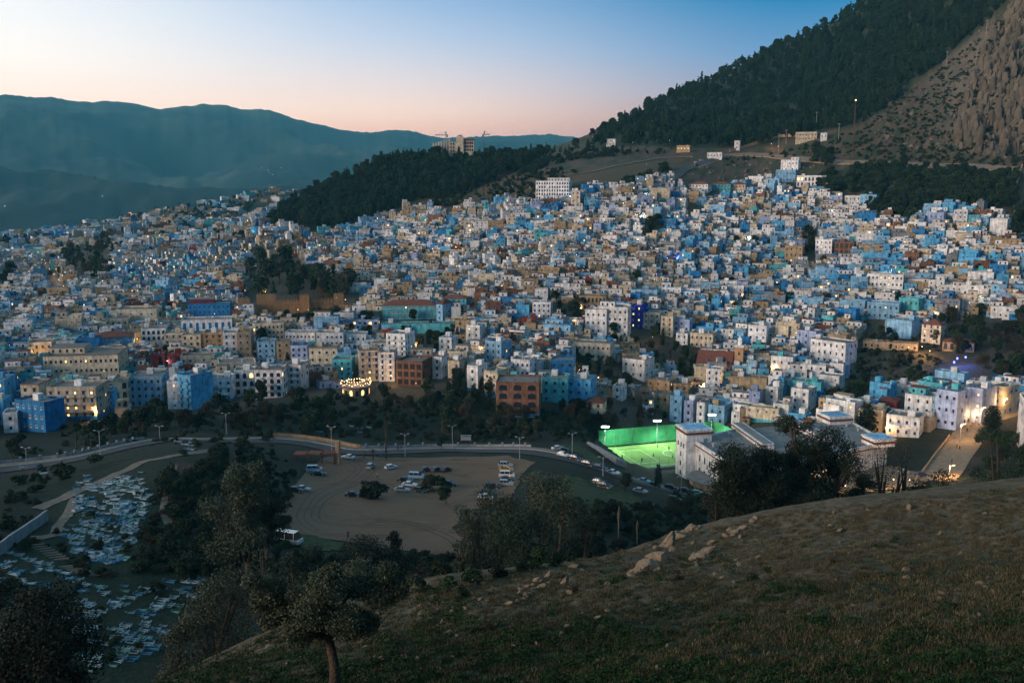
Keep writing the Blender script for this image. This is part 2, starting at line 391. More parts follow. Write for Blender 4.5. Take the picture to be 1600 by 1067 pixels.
def hit(px, py, rmin=3.0):
    az, te = ray(px, py)
    u = float(np.interp(az, AZ, iaz0)); i = min(int(u), len(AZ)-2); fu = u-i
    col = TE[i]*(1-fu) + TE[i+1]*fu
    ok = np.nonzero((col >= te) & (RR > rmin))[0]
    if len(ok) == 0: return None
    j = ok[0]
    if j > 0 and RR[j-1] > rmin:
        a, b = col[j-1]-te, col[j]-te
        t = a/(a-b) if a != b else 1
        r = RR[j-1] + (RR[j]-RR[j-1])*t
    else: r = RR[j]
    return Vector((math.sin(az)*r, math.cos(az)*r, r*te))
def at_r(px, r, py=600):
    """ground point on image column px at horizontal distance r"""
    az = ray(px, py)[0]
    for _ in range(3):
        z = float(te_at(az, r))*r
        X, Y = math.sin(az)*r, math.cos(az)*r
        q = project(X, Y, z)[0]
        az += (px-q)/FPX*.95
    z = float(te_at(az, r))*r
    return Vector((math.sin(az)*r, math.cos(az)*r, z))
def plane_pt(px, py, z):
    az, te = ray(px, py); r = z/te
    return Vector((math.sin(az)*r, math.cos(az)*r, z))
def inpoly(px, py, poly):
    px = np.asarray(px, float); py = np.asarray(py, float)
    c = np.zeros(px.shape, bool); n = len(poly)
    for i in range(n):
        x1, y1 = poly[i]; x2, y2 = poly[(i+1) % n]
        if y1 == y2: continue
        cond = ((y1 > py) != (y2 > py)) & (px < (x2-x1)*(py-y1)/(y2-y1)+x1)
        c ^= cond
    return c
def sample_poly(poly, n, rng=R):
    xs = [p[0] for p in poly]; ys = [p[1] for p in poly]; out = []
    k = 0
    while len(out) < n and k < n*60:
        k += 1
        x = rng.uniform(min(xs), max(xs)); y = rng.uniform(min(ys), max(ys))
        if bool(inpoly(x, y, poly)): out.append((x, y))
    return out

FOREST = [(925,215),(1000,165),(1140,118),(1250,55),(1362,-15),(1600,-15),(1570,8),(1520,55),(1470,100),(1430,125),(1395,160),(1345,195),(1290,205),(1215,222),(1150,232),(1080,232),(990,228),(930,232)]
HILLF = [(425,340),(470,310),(520,287),(570,262),(620,240),(700,232),(800,236),(850,245),(820,262),(770,285),(735,300),(680,312),(640,318),(600,335),(560,350),(500,362),(450,355),(415,350)]
# ground colours (what grows or lies there; far land also haze tinted)
def lerp3(a, b, t): return a + (b-a)*t[...,None]
px, py = project(XX, YY, zz)
n1 = fbm(XX/12, YY/12, 4, 41)+.5; n2 = fbm(XX/3, YY/3, 4, 42)+.5; n3 = fbm(XX/60, YY/60, 4, 43)+.5
C = np.zeros(zz.shape+(3,))
C[:] = (.03,.034,.018)
brown = np.array((.100,.075,.042)); green = np.array((.013,.026,.009))
gs = np.clip((n1*.6+n2*.4-.47)*6 + np.clip((py-880)/200,-.8,1.0)*1.0, 0, 1)
Cs = brown + (green-brown)*gs[...,None]
bare = np.clip((fbm(XX/5+9, YY/5, 4, 71)-.08)*7,0,1)*np.clip((1000-py)/120,0,1); Cs = Cs*(1-bare[...,None])+np.array((.12,.085,.055))*bare[...,None]
wn_ = np.clip((128-rb)/14,0,1)
C = C*(1-wn_[...,None]) + Cs*wn_[...,None]
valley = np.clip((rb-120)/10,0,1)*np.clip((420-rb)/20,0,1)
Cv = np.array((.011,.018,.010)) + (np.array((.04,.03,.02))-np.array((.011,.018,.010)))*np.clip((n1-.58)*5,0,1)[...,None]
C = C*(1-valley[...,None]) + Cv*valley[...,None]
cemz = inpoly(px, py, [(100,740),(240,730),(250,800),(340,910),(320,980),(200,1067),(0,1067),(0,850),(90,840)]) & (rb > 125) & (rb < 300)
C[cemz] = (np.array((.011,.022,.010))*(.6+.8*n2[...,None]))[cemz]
town = np.clip((rb-400)/25,0,1)*np.clip((2600-rb)/300,0,1)
Ct = np.array((.065,.055,.04))*(.7+.6*n2[...,None])
C = C*(1-town[...,None]) + Ct*town[...,None]
up = np.clip((340-py)/15,0,1)*np.clip((rb-780)/50,0,1)*np.clip((3000-rb)/300,0,1)
scrub = np.array((.035,.042,.02)); earth = np.array((.095,.062,.04)); rocky = np.array((.13,.105,.08))
Cu = earth + (scrub-earth)*np.clip((n1*.5+n2*.5-.44)*7,0,1)[...,None]
rk = np.clip((px-1440+(250-py)*.15)/90,0,1)*np.clip((250-py)/25,0,1)
Cu = Cu*(1-rk[...,None]) + (rocky*(.55+.9*n2[...,None]))*rk[...,None]
C = C*(1-up[...,None]) + Cu*up[...,None]
fo = (inpoly(px, py, FOREST) | inpoly(px, py, HILLF)) & (rb > 700)
C[fo] = (.03,.034,.02)
fld = inpoly(px, py, [(880,272),(960,258),(1075,246),(1060,262),(1000,268),(960,288),(930,292)]) & (rb > 700)
C[fld] = (.085,.065,.035)
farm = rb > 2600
fcol = np.array((.012,.03,.032)) + (np.array((.065,.08,.06))-np.array((.012,.03,.032)))*np.clip((fbm(XX/500,YY/500,5,77)+.02)*3,0,1)[...,None]  # blue-green tint puts part of the haze into the far land's colour
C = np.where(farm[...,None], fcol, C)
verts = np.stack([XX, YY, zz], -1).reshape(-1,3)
na, nr = len(AZ), len(RR)
idx = np.arange(na*nr).reshape(na, nr)
quads = np.stack([idx[:-1,:-1], idx[1:,:-1], idx[1:,1:], idx[:-1,1:]], -1).reshape(-1,4)[:, ::1]
def np_mesh(name, v, q, mats, colors=None, mi=None, smooth=False):
    me = bpy.data.meshes.new(name)
    me.vertices.add(len(v)); me.vertices.foreach_set('co', np.ascontiguousarray(v, dtype=np.float32).ravel())
    k = q.shape[1]
    me.loops.add(q.size); me.loops.foreach_set('vertex_index', np.ascontiguousarray(q, dtype=np.int32).ravel())
    me.polygons.add(len(q)); me.polygons.foreach_set('loop_start', np.arange(0, q.size, k, dtype=np.int32))
    try: me.polygons.foreach_set('loop_total', np.full(len(q), k, dtype=np.int32))
    except Exception: pass
    for m in mats: me.materials.append(m)
    if mi is not None: me.polygons.foreach_set('material_index', np.ascontiguousarray(mi, dtype=np.int32))
    me.polygons.foreach_set('use_smooth', np.full(len(q), smooth))
    me.update(calc_edges=True)
    if colors is not None:
        a = me.color_attributes.new('Col', 'FLOAT_COLOR', 'POINT')
        c4 = np.ones((len(v),4), np.float32); c4[:,:3] = colors; a.data.foreach_set('color', c4.ravel())
    return me
Mground = mat('ground', (0,0,0), attr='Col', nscale=1.2, nvar=.45, var=0, bump=.9, bscale=1.6)
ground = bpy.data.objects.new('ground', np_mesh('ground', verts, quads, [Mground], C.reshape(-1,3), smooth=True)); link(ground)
tag(ground, kind='structure')

# ------------------------------------------------------------------ draped strips and patches
def polyw(pl, step=2.0):
    """pixel polyline -> dense ground polyline (XY), arc spacing step"""
    P_ = [hit(*p) if len(p) == 2 else at_r(p[0], p[2]) for p in pl]
    P_ = [p for p in P_ if p is not None]
    out = []
    n = len(P_)
    for i in range(n-1):
        p0 = P_[max(i-1,0)]; p1 = P_[i]; p2 = P_[i+1]; p3 = P_[min(i+2,n-1)]
        m = max(1, int((p2-p1).length/step))
        for k in range(m):
            t = k/m
            q = .5*((2*p1)+(p2-p0)*t+(2*p0-5*p1+4*p2-p3)*t*t+(3*p1-p0-3*p2+p3)*t**3)
            out.append(Vector((q.x, q.y)))
    out.append(Vector((P_[-1].x, P_[-1].y)))
    return out
def tangents(L):
    T = []
    for i in range(len(L)):
        t = L[min(i+1,len(L)-1)] - L[max(i-1,0)]
        T.append(t.normalized() if t.length > 1e-6 else Vector((1,0)))
    return T
def strip(name, L, o0, o1, dz, m, nx=5, **k):
    """flat band between lateral offsets o0..o1 (right positive) draped on the ground"""
    T = tangents(L); v = []; f = []
    for i, (p, t) in enumerate(zip(L, T)):
        nrm = Vector((t.y, -t.x))
        for j in range(nx):
            q = p + nrm*(o0+(o1-o0)*j/(nx-1))
            v.append((q.x, q.y, float(gz(q.x, q.y))+dz))
    for i in range(len(L)-1):
        for j in range(nx-1):
            a = i*nx+j; f.append((a, a+1, a+nx+1, a+nx))
    mb = MB(); mb.v = v; mb.f = f; mb.m = [0]*len(f)
    return mb.build(name, m, **k)
def wall_mb(L, off, th, h, depth=1.2, mb=None):
    T = tangents(L); mb = mb or MB(); b = len(mb.v)
    for i, (p, t) in enumerate(zip(L, T)):
        nrm = Vector((t.y, -t.x)); z = None
        for s in (-1, 1):
            q = p + nrm*(off+s*th/2); z = float(gz(q.x, q.y)) if z is None else z
            mb.v += [(q.x, q.y, z-depth), (q.x, q.y, z+h)]
    n = len(L)
    for i in range(n-1):
        a = b+i*4; c = a+4
        mb.f += [(a, c, c+1, a+1), (a+2, a+3, c+3, c+2), (a+1, c+1, c+3, a+3)]; mb.m += [0]*3
    mb.f += [(b, b+1, b+3, b+2), (b+(n-1)*4, b+(n-1)*4+2, b+(n-1)*4+3, b+(n-1)*4+1)]; mb.m += [0]*2
    return mb
def patch(name, poly, dz, m, step=2.0, jitter=1.0, **k):
    """patch of ground inside a pixel polygon, on a world grid"""
    Wp = [hit(*p) for p in poly]; Wp = [(p.x, p.y) for p in Wp if p is not None]
    x0 = min(p[0] for p in Wp); x1 = max(p[0] for p in Wp); y0 = min(p[1] for p in Wp); y1 = max(p[1] for p in Wp)
    gx = np.arange(x0-step, x1+step, step); gy = np.arange(y0-step, y1+step, step)
    X, Y = np.meshgrid(gx, gy, indexing='ij')
    J = jitter*6*fbm(X/9, Y/9, 3, 55); J2 = jitter*6*fbm(X/9+50, Y/9, 3, 56)
    ins = inpoly(X+J, Y+J2, Wp)
    Z = gz(X, Y)+dz
    id_ = np.arange(X.size).reshape(X.shape)
    q = np.stack([id_[:-1,:-1], id_[1:,:-1], id_[1:,1:], id_[:-1,1:]], -1)
    keep = ins[:-1,:-1] & ins[1:,:-1] & ins[1:,1:] & ins[:-1,1:]
    q = q[keep]
    used, inv = np.unique(q, return_inverse=True)
    v = np.stack([X, Y, Z], -1).reshape(-1,3)[used]
    o = bpy.data.objects.new(name, np_mesh(name, v, inv.reshape(-1,4), [m], smooth=True)); link(o)
    return tag(o, **k)
# ------------------------------------------------------------------ roads, paths, parking ground
ROAD = polyw([(-60,740),(0,735),(60,728),(110,720),(160,709),(220,695),(265,688),(320,689),(380,690),(440,690),(490,696),(540,706),(600,707),(700,704),(790,705),(850,710),(900,722),(950,739),(1000,755),(1060,770),(1120,780)])
strip('road', ROAD, -4, 4, .22, M['asphalt'], kind='structure')
strip('pavement', ROAD, -8.4, -4.0, .38, M['pave'], kind='structure')
kb = wall_mb(ROAD, -4.0, .3, .42, .3); kb.build('kerb', M['kerb'], kind='structure')
def poly_between(L, x0, x1):
    return [p for p in L if x0 <= project(p.x, p.y, float(gz(p.x, p.y)))[0] <= x1]
def parapet(L, off, lab, h=.75, m='wallw', sp=3.4):
    c = L[len(L)//2]; root = empty('road_parapet', (0,0,0), label=lab, cat='parapet wall', group='parapet walls along the road')
    wall_mb(L, off, .3, h+.38, 1).build('wall', M[m], root)
    pm = MB(); pm.box(-.28,.28,-.28,.28,0,h+.75); pm.box(-.36,.36,-.36,.36,h+.75,h+.9); pm.cyl(0,0,h+.9,h+1.15,.2,.05,6)
    me = pm.mesh('pillar', [M['wallw']])
    T = tangents(L); acc = 0
    for i in range(len(L)-1):
        acc += (L[i+1]-L[i]).length
        if acc >= sp:
            acc = 0; q = L[i]+Vector((T[i].y,-T[i].x))*off
            inst('pillar', me, root, (q.x,q.y,float(gz(q.x,q.y))+.05), math.atan2(T[i].y,T[i].x))
    return root
parapet(poly_between(ROAD, -20, 262), -8.6, 'low white parapet with small pillars beside the road left of the knoll')
parapet(poly_between(ROAD, 560, 812), -8.6, 'low white parapet with pillars between road and wooded gully, centre')
# tan retaining wall that curves in front of the gateway canopy
L_ = poly_between(ROAD, 425, 556)
rt = wall_mb(L_, -8.7, .4, 1.5, 2); o = rt.build('retaining_wall', M['walltan'], label='tan curved retaining wall at the road bend behind the gateway canopy', cat='wall')
tag(o)
PATH = polyw([(58,795),(100,778),(140,760),(180,742),(222,722),(258,715),(300,708),(350,702)], 1.5)
strip('path', PATH, -1.6, 1.6, .12, M['pave'], kind='structure')
strip('path', polyw([(118,778),(108,800),(92,820),(84,836),(48,840)],1.5), -1.1, 1.1, .12, M['pave'], kind='structure')
strip('path', polyw([(272,726),(266,745),(262,768),(257,800),(266,822)],1.5), -1.0, 1.0, .14, M['pave'], kind='structure')
STREET = polyw([(1462,752),(1476,735),(1490,714),(1508,690),(1521,670),(1542,655),(1575,645),(1620,640)], 2)
Mstreet = mat('street_paving', (.21,.16,.11), nvar=.3, nscale=.6)
strip('street', STREET, -6, 6, .2, Mstreet, nx=7, kind='structure')
wb = wall_mb(poly_between(STREET, 1440, 1512), -6.3, .5, 1.1, 2); wb.build('street_wall', M['walltan'], label='low curved stone wall on the left edge of the lamplit street', cat='wall')
LOT = [(500,716),(530,711),(600,716),(700,714),(790,712),(835,722),(812,752),(800,778),(745,795),(722,800),(712,826),(738,848),(740,872),(690,868),(640,860),(600,855),(545,848),(500,842),(455,832),(436,806),(450,776),(470,748),(486,728)]
patch('parking_ground', LOT, .14, M['dirt'], .55, .5, kind='structure')
Mlawn = mat('lawn', (.022,.05,.012), nvar=.5, nscale=.5, col2=(.04,.045,.018))
patch('lawn', [(880,740),(930,752),(985,768),(1015,790),(1000,815),(940,822),(885,800),(860,765)], .1, Mlawn, 1.6, .4, kind='structure')
patch('lawn', [(868,694),(905,694),(935,714),(948,728),(930,728),(900,708),(870,702)], .16, Mlawn, 1.2, .1, kind='structure')
patch('lawn', [(425,822),(470,832),(545,848),(540,862),(490,862),(440,850)], .2, Mlawn, 1.6, .3, kind='structure')
patch('boulevard', [(60,405),(70,405),(108,446),(112,458),(84,460)], .8, M['pave'], 5, 0, kind='structure')
Mtrk = mat('tyre_track', (.085,.06,.043), nvar=.5, nscale=1.5)
for pl_ in ([(530,716),(560,730),(545,748),(505,765),(478,788),(470,812),(500,832),(560,838),(640,838)],[(545,715),(580,733),(560,752),(520,772),(495,795),(500,815),(560,822),(650,824),(715,832)],[(535,718),(620,727),(700,725),(770,728)],[(490,800),(530,812),(600,815),(690,822)],[(720,860),(700,840),(640,818),(560,808)],[(560,742),(600,755),(640,775),(700,780)]):
    TL_ = polyw(pl_, 1.5)
    for o_ in (-.9,.9): strip('tyre_track', TL_, o_-.22, o_+.22, .165, Mtrk, nx=2, kind='structure')
# far tracks: hillside road and fields
HR = polyw([(1085,262),(1120,248),(1150,242),(1200,243),(1260,249),(1330,254),(1420,257),(1500,260),(1600,266),(1700,270)], 6)
strip('road', HR, -4, 4, .5, M['pave'], kind='structure')
wall_mb(HR, 5.0, .6, .6, 4.5).build('retaining_wall', M['walltan'], label='long tan retaining wall carrying the hillside road below the cliff', cat='wall')
strip('road', polyw([(1040,292),(1055,278),(1075,264),(1095,256),(1130,246)], 4), -4, 4, .6, M['asphalt'], kind='structure')
strip('track', polyw([(880,275),(930,268),(985,256),(1030,248),(1080,246)], 5), -1.5, 1.5, .6, M['pave'], kind='structure')
strip('path', polyw([(1292,599),(1330,601),(1375,598)], 2), -2, 2, .25, M['pave'], kind='structure')

def prism_world(corners_xy, z0, z1, mb=None, m=0):
    a = sum(corners_xy[i][0]*corners_xy[(i+1)%len(corners_xy)][1]-corners_xy[(i+1)%len(corners_xy)][0]*corners_xy[i][1] for i in range(len(corners_xy)))
    if a < 0: corners_xy = corners_xy[::-1]
    mb = mb or MB(); return mb.prism([(c[0],c[1]) for c in corners_xy], z0, z1, m)
# ------------------------------------------------------------------ football pitch
ZP = -107.6
pA, pB = plane_pt(947,699,ZP), plane_pt(991,734,ZP)
ex = (plane_pt(1106,685,ZP)-pA); ey = (pB-pA)
exn = ex.normalized(); eyn = Vector((exn.y,-exn.x,0)); eyn = eyn if eyn.dot(ey) > 0 else -eyn
Lx, Ly = ex.length, abs(ey.dot(eyn)); skew = 0
pit = empty('football_pitch', pA, math.atan2(exn.y, exn.x), label='green floodlit artificial football pitch in front of the valley trees', cat='football pitch')
MB().box(0,Lx,-Ly,0,-5,0).build('turf', M['turf'], pit)
mb = MB(); w_ = .14; m0 = 2.5
for (a,b,c,d) in ((m0,Lx-m0,-Ly+m0,-Ly+m0+w_),(m0,Lx-m0,-m0-w_,-m0),(m0,m0+w_,-Ly+m0,-m0),(Lx-m0-w_,Lx-m0,-Ly+m0,-m0),(Lx/2-w_/2,Lx/2+w_/2,-Ly+m0,-m0),(m0,m0+9,-Ly/2-9,-Ly/2-9+w_),(m0,m0+9,-Ly/2+9-w_,-Ly/2+9),(m0+9-w_,m0+9,-Ly/2-9,-Ly/2+9)):
    mb.box(a,b,c,d,.004,.02)
for k in range(24):
    a = 2*math.pi*k/24; b2 = 2*math.pi*(k+1)/24; cx_, cy_ = Lx/2, -Ly/2
    mb.face([(cx_+5*math.cos(a),cy_+5*math.sin(a),.02),(cx_+5.2*math.cos(a),cy_+5.2*math.sin(a),.02),(cx_+5.2*math.cos(b2),cy_+5.2*math.sin(b2),.02),(cx_+5*math.cos(b2),cy_+5*math.sin(b2),.02)])
mb.build('markings', M['line'], pit)
for xg in (m0, Lx-m0):
    g = MB(); g.tube([(xg,-Ly/2-2.5,0),(xg,-Ly/2-2.5,2.1),(xg,-Ly/2+2.5,2.1),(xg,-Ly/2+2.5,0)], .07); g.build('goal_frame', M['metal_w'], pit)
# tall green net along the far side and its right return
def net(name_lab, xa, ya, xb, yb_, h, loc, rz):
    t = empty('net_fence', loc, rz, label=name_lab, cat='net fence', group='green nets around the pitch')
    d = Vector((xb-xa, yb_-ya)); n = max(2, int(d.length/7))
    for i in range(n):
        p = Vector((xa,ya))+d*i/n; q = Vector((xa,ya))+d*(i+1)/n
        u = d.normalized(); nn = Vector((u.y,-u.x))*.03
        MB().prism([(p.x+nn.x,p.y+nn.y),(p.x-nn.x,p.y-nn.y),(q.x-nn.x,q.y-nn.y),(q.x+nn.x,q.y+nn.y)][::1], .3, h).build('net_panel', M['net'], t)
        MB().cyl(p.x+nn.x*5,p.y+nn.y*5,0,h+.3,.09,.07,6).build('post', M['metal'], t)
    return t
net('tall green net screen along the far side of the football pitch', -3, .8, Lx+3, .8, 7.0, pA, math.atan2(exn.y,exn.x))
net('tall green net screen closing the right end of the football pitch', Lx+3.5, .8, Lx+3.5, -Ly*.9, 7.0, pA, math.atan2(exn.y,exn.x))
# low wire fence on the near side
t = empty('wire_fence', pA, math.atan2(exn.y,exn.x), label='thin dark wire fence along the near touchline of the pitch', cat='fence')
for i in range(13):
    x = Lx*i/12; MB().cyl(x,-Ly-.5,-1,4.2,.05,.05,5).build('post', M['metal'], t)
mb = MB()
for k in range(4): mb.tube([(0,-Ly-.5,.6+k*1.15),(Lx,-Ly-.5,.6+k*1.15)], .02, 4)
mb.build('wire', M['metal'], t)
MB().box(-1,Lx,-Ly-1.2,-Ly-.8,-4,.5).build('plinth', M['wallw'], t)
def flood(px_, py_, ytop, lab, power):
    b = plane_pt(px_, py_, ZP); s = b.length/FPX; h = (py_-ytop)*s*1.0
    t = empty('floodlight', b, 0, label=lab, cat='floodlight', group='floodlights round the football pitch')
    MB().cyl(0,0,-3,h,.14,.09,8).build('pole', M['metal_w'], t)
    MB().box(-1.7,1.7,-.1,.1,h-.1,h+.05).build('crossbar', M['metal_w'], t)
    for k in (-1.2,-.4,.4,1.2):
        o = MB().box(k-.33,k+.33,-.42,-.1,h-.15,h+.35).build('lamp_head', M['bulbflood'], t)
    ld = bpy.data.lights.new('flood_glow','SPOT'); ld.energy = power*.42; ld.color = (.82,1,.86); ld.spot_size = rad(176); ld.spot_blend = .6; ld.shadow_soft_size = .6
    lo = bpy.data.objects.new('flood_glow', ld); link(lo, t); lo.location = (0,-2.4,h-.2)
    c = pA + exn*Lx*.5 + eyn*Ly*.5
    lo.rotation_euler = (c-Vector((0,0,0)) - (b+Vector((0,0,h)))).to_track_quat('-Z','Y').to_euler()
    lo.rotation_euler = (Vector((c.x,c.y,ZP))*.45+Vector((b.x,b.y,ZP))*.55 - (b+Vector((0,0,h)))).to_track_quat('-Z','Y').to_euler()
flood(945,703,666,'leftmost lit floodlight, at the far left corner of the green pitch',30000)
flood(1026,694,657,'middle lit floodlight, half way along the green net',30000)
flood(1111,687,648,'rightmost lit floodlight, above the green net beside the white school',30000)
# pale concrete stand left of the pitch
s0, s1 = hit(932,700), hit(962,722)
d_ = (s1-s0); a_ = math.atan2(d_.y, d_.x)
t = empty('concrete_stand', (s0+s1)/2, a_, label='pale stepped concrete stand along the left edge of the pitch', cat='stand')
for k in range(4): MB().box(-d_.length/2-4,d_.length/2+4,-2+k*1.0,-1+k*1.0,-3,.5+.5*(3-k)).build('step', M['kerb'], t)

# ------------------------------------------------------------------ houses
def win_mesh(name, fm, lit, hood, arch=False):
    mb = MB()
    if arch:
        pts_ = [(-.5,-.5),(.5,-.5),(.5,.15)] + [(.5*math.cos(a),.15+.35*math.sin(a)) for a in (math.pi*.2,math.pi*.5,math.pi*.8)] + [(-.5,.15)]
        b = len(mb.v)
        for y in (-.03,.05):
            mb.v += [(x,y,z) for x,z in pts_]
        n = len(pts_)
        mb.f.append(tuple(b+i for i in range(n))); mb.m.append(1)
        for i in range(n):
            j = (i+1)%n; mb.f.append((b+i,b+n+i,b+n+j,b+j)); mb.m.append(0)
        mb.box(-.6,.6,-.1,.02,-.6,-.5,0)
    else:
        mb.box(-.5,-.4,-.06,.02,-.5,.5,0); mb.box(.4,.5,-.06,.02,-.5,.5,0)
        mb.box(-.4,.4,-.06,.02,.42,.5,0); mb.box(-.4,.4,-.06,.02,-.5,-.42,0)
        mb.box(-.4,.4,-.02,.015,-.42,.42,1); mb.box(-.03,.03,-.05,-.02,-.42,.42,0)
        mb.box(-.6,.6,-.14,.02,-.58,-.5,0)
        if hood: 
            b = len(mb.v); mb.v += [(-.7,.02,.72),(.7,.02,.72),(.7,-.42,.56),(-.7,-.42,.56),(-.7,.02,.62),(.7,.02,.62)]
            mb.f += [(b,b+3,b+2,b+1),(b+4,b+5,b+2,b+3),(b,b+4,b+3),(b+1,b+2,b+5)]; mb.m += [2]*4
    return mb.mesh('window', [fm, M['pane_lit'] if lit else M['pane'], M['tile']])
WMESH = {}
for fk in ('fr_brown','fr_white','fr_blue'):
    for lit in (0,1):
        for hood in (0,1): WMESH[(fk,lit,hood)] = win_mesh('window', M[fk], lit, hood)
        WMESH[(fk,lit,2)] = win_mesh('window', M[fk], lit, 0, True)
DOOR = {}
for k, fm in (('b','fr_blue'),('w','fr_brown')):
    d = MB(); d.box(-.5,.5,-.06,.02,0,1,0); d.box(-.38,.38,-.08,-.06,.06,.94,1); DOOR[k] = d.mesh('door', [M['kerb'], M[fm]])
TANK = MB().cyl(0,0,0,1.1,.5,.5,8).cyl(0,0,1.1,1.25,.5,.15,8).mesh('water_tank', [mat('tank_plastic',(.3,.4,.5))])
DISH = MB().cyl(0,0,0,.7,.04,.04,4).mesh('satellite_dish', [M['metal_w']])
_d = MB(); _d.cyl(0,0,0,.6,.04,.04,4); b = len(_d.v)
_d.v += [(0,-.1,.7)] + [(.42*math.cos(a),-.25-.05,.7+.42*math.sin(a)) for a in [2*math.pi*i/8 for i in range(8)]]
for i in range(8): _d.f.append((b, b+1+(i+1)%8, b+1+i)); _d.m.append(0)
DISH = _d.mesh('satellite_dish', [M['metal_w']])

def plan_house(rng, w, d, fl, fh, col, roof='flat', hut=None, setback=None, hood=0, arch=False, balc=0, blank=False, dense=1.0, base=None, litp=.03, voids=False, depth_below=4, clutter=False):
    """returns boxes [(part, (x0,x1,y0,y1,z0,z1), matkey)], windows [(x,y,z,rot,w,h,lit,kind)], extras"""
    Hh = fl*fh; B = []; Wn = []; X = []
    wx, dy = w/2, d/2
    B.append(('wall', (-wx,wx,-dy,dy,-depth_below,Hh), 'wall'))
    if base: B.append(('painted_base', (-wx-.03,wx+.03,-dy-.03,dy-.1,-depth_below,min(1.4,fh*.45)), base))
    if roof in ('flat','coped'):
        ph = rng.uniform(.5,1.0); th = .22
        B.append(('roof', (-wx+th,wx-th,-dy+th,dy-th,Hh+.01,Hh+.05), 'roof'))
        par = [(-wx,wx,-dy,-dy+th,Hh,Hh+ph),(-wx,wx,dy-th,dy,Hh,Hh+ph),(-wx,-wx+th,-dy+th,dy-th,Hh,Hh+ph),(wx-th,wx,-dy+th,dy-th,Hh,Hh+ph)]
        for b_ in par: B.append(('parapet', b_, 'wall'))
        if roof == 'coped':
            c = .1
            for b_ in ((-wx-c,wx+c,-dy-c-.12,-dy+th+.02,Hh+ph,Hh+ph+.16),(wx-th-.02,wx+c+.1,-dy+th+.02,dy+c,Hh+ph,Hh+ph+.16),(-wx-c-.1,-wx+th+.02,-dy+th+.02,dy+c,Hh+ph,Hh+ph+.16)):
                B.append(('tile_coping', b_, 'tile'))
        zt = Hh+.05
        if setback:
            sw, sd_ = w*rng.uniform(.4,.7), d*rng.uniform(.45,.7); sx = rng.choice((-1,1))*(wx-sw/2-.3); sy = dy-sd_/2-.3
            B.append(('upper_storey', (sx-sw/2,sx+sw/2,sy-sd_/2,sy+sd_/2,zt,zt+2.7), setback))
            B.append(('upper_roof', (sx-sw/2-.15,sx+sw/2+.15,sy-sd_/2-.15,sy+sd_/2+.15,zt+2.7,zt+2.9), rng.choice(('roof','tile','wall'))))
            for i in range(max(1,int(sw/2.6))):
                Wn.append((sx-sw/2+sw*(i+.5)/max(1,int(sw/2.6)), sy-sd_/2, zt+1.4, 0, .9, 1.2, rng.random()<litp, 0))
        elif hut:
            hx = rng.uniform(-wx+1.6,wx-1.6) if wx > 1.8 else 0; hy = rng.uniform(-dy*.1,dy-1.6)
            B.append(('stair_room', (hx-1.3,hx+1.3,hy-1.3,hy+1.3,zt,zt+2.3), hut))
        if clutter:
            if rng.random() < .6:      # lower terrace built against one side
                aw = rng.uniform(.5,1.0)*w*.6; ad = rng.uniform(2,4); ah = Hh-fh*rng.choice((1,1,.5)) if fl > 1 else Hh*.75; sx = rng.choice((-1,1))*(wx-aw/2)*.9
                B.append(('terrace', (sx-aw/2,sx+aw/2,-dy-ad,-dy+.02,-depth_below,ah), 'wall'))
                B.append(('terrace_roof', (sx-aw/2+.15,sx+aw/2-.15,-dy-ad+.15,-dy-.05,ah+.01,ah+.04), 'roof'))
                B.append(('terrace_parapet', (sx-aw/2,sx+aw/2,-dy-ad,-dy-ad+.15,ah,ah+.7), rng.choice(('wall','wall','tile'))))
                for q_ in range(max(1,int(aw/2.8))): Wn.append((sx-aw/2+aw*(q_+.5)/max(1,int(aw/2.8)), -dy-ad, ah*.5+.2, 0, .8, 1.0, rng.random()<litp, 0))
            for _ in range(rng.choice((0,1,1,2,3))):   # sheds, stacks and drying racks on the roof
                qx = rng.uniform(-wx+.8,wx-.8); qy = rng.uniform(-dy+.8,dy-.8); qw = rng.uniform(.3,1.3)
                B.append(('roof_shed', (qx-qw,qx+qw,qy-.4,qy+.4,zt,zt+rng.uniform(.6,1.8)), rng.choice(('wall','roof','tile','white','sky_blue','blue','tan','red','teal','cream'))))
        if rng.random() < .35: X.append(('water_tank', rng.uniform(-wx+1,wx-1), rng.uniform(-dy+1,dy-1), zt))
        for _ in range(rng.choice((0,1,1,2,3))): X.append(('satellite_dish', rng.uniform(-wx+.6,wx-.6), rng.uniform(-dy+.5,dy-.6), zt))
    if not blank:
        for face in range(3):      # front, left, right
            W_ = w if face == 0 else d
            n = max(1, int(W_/(2.7/dense)))
            for k in range(fl):
                for i in range(n):
                    if rng.random() < ((.04 if face == 0 else .45) if not clutter else (.3 if face == 0 else .55)): continue
                    t = -W_/2 + W_*(i+.5)/n
                    ww, wh = (rng.uniform(.6,1.0), rng.uniform(.7,1.3)) if clutter else (rng.choice((.8,.9,1.0)), rng.choice((1.05,1.25)))
                    if clutter: t += rng.uniform(-.3,.3)
                    if arch: ww, wh = W_/n*.55, fh*.62
                    if voids: ww, wh = W_/n*.72, fh*.66  # open floors: dark panes stand in for the shade inside
                    z = k*fh + fh*.55
                    lit = rng.random() < litp
                    kd = 2 if arch else hood
                    if face == 0: Wn.append((t,-dy,z,0,ww,wh,lit,kd))
                    elif face == 1: Wn.append((-wx,-t,z,-math.pi/2,ww,wh,lit,kd))
                    else: Wn.append((wx,t,z,math.pi/2,ww,wh,lit,kd))
    if balc:
        for k in range(1, fl):
            for i in range(balc):
                x = -wx+w*(i+.5)/balc; bw = w/balc*.36
                B.append(('balcony', (x-bw,x+bw,-dy-1.0,-dy+.02,k*fh-.12,k*fh), 'wall'))
                B.append(('balcony', (x-bw,x+bw,-dy-1.0,-dy-.9,k*fh,k*fh+.85), 'wall'))
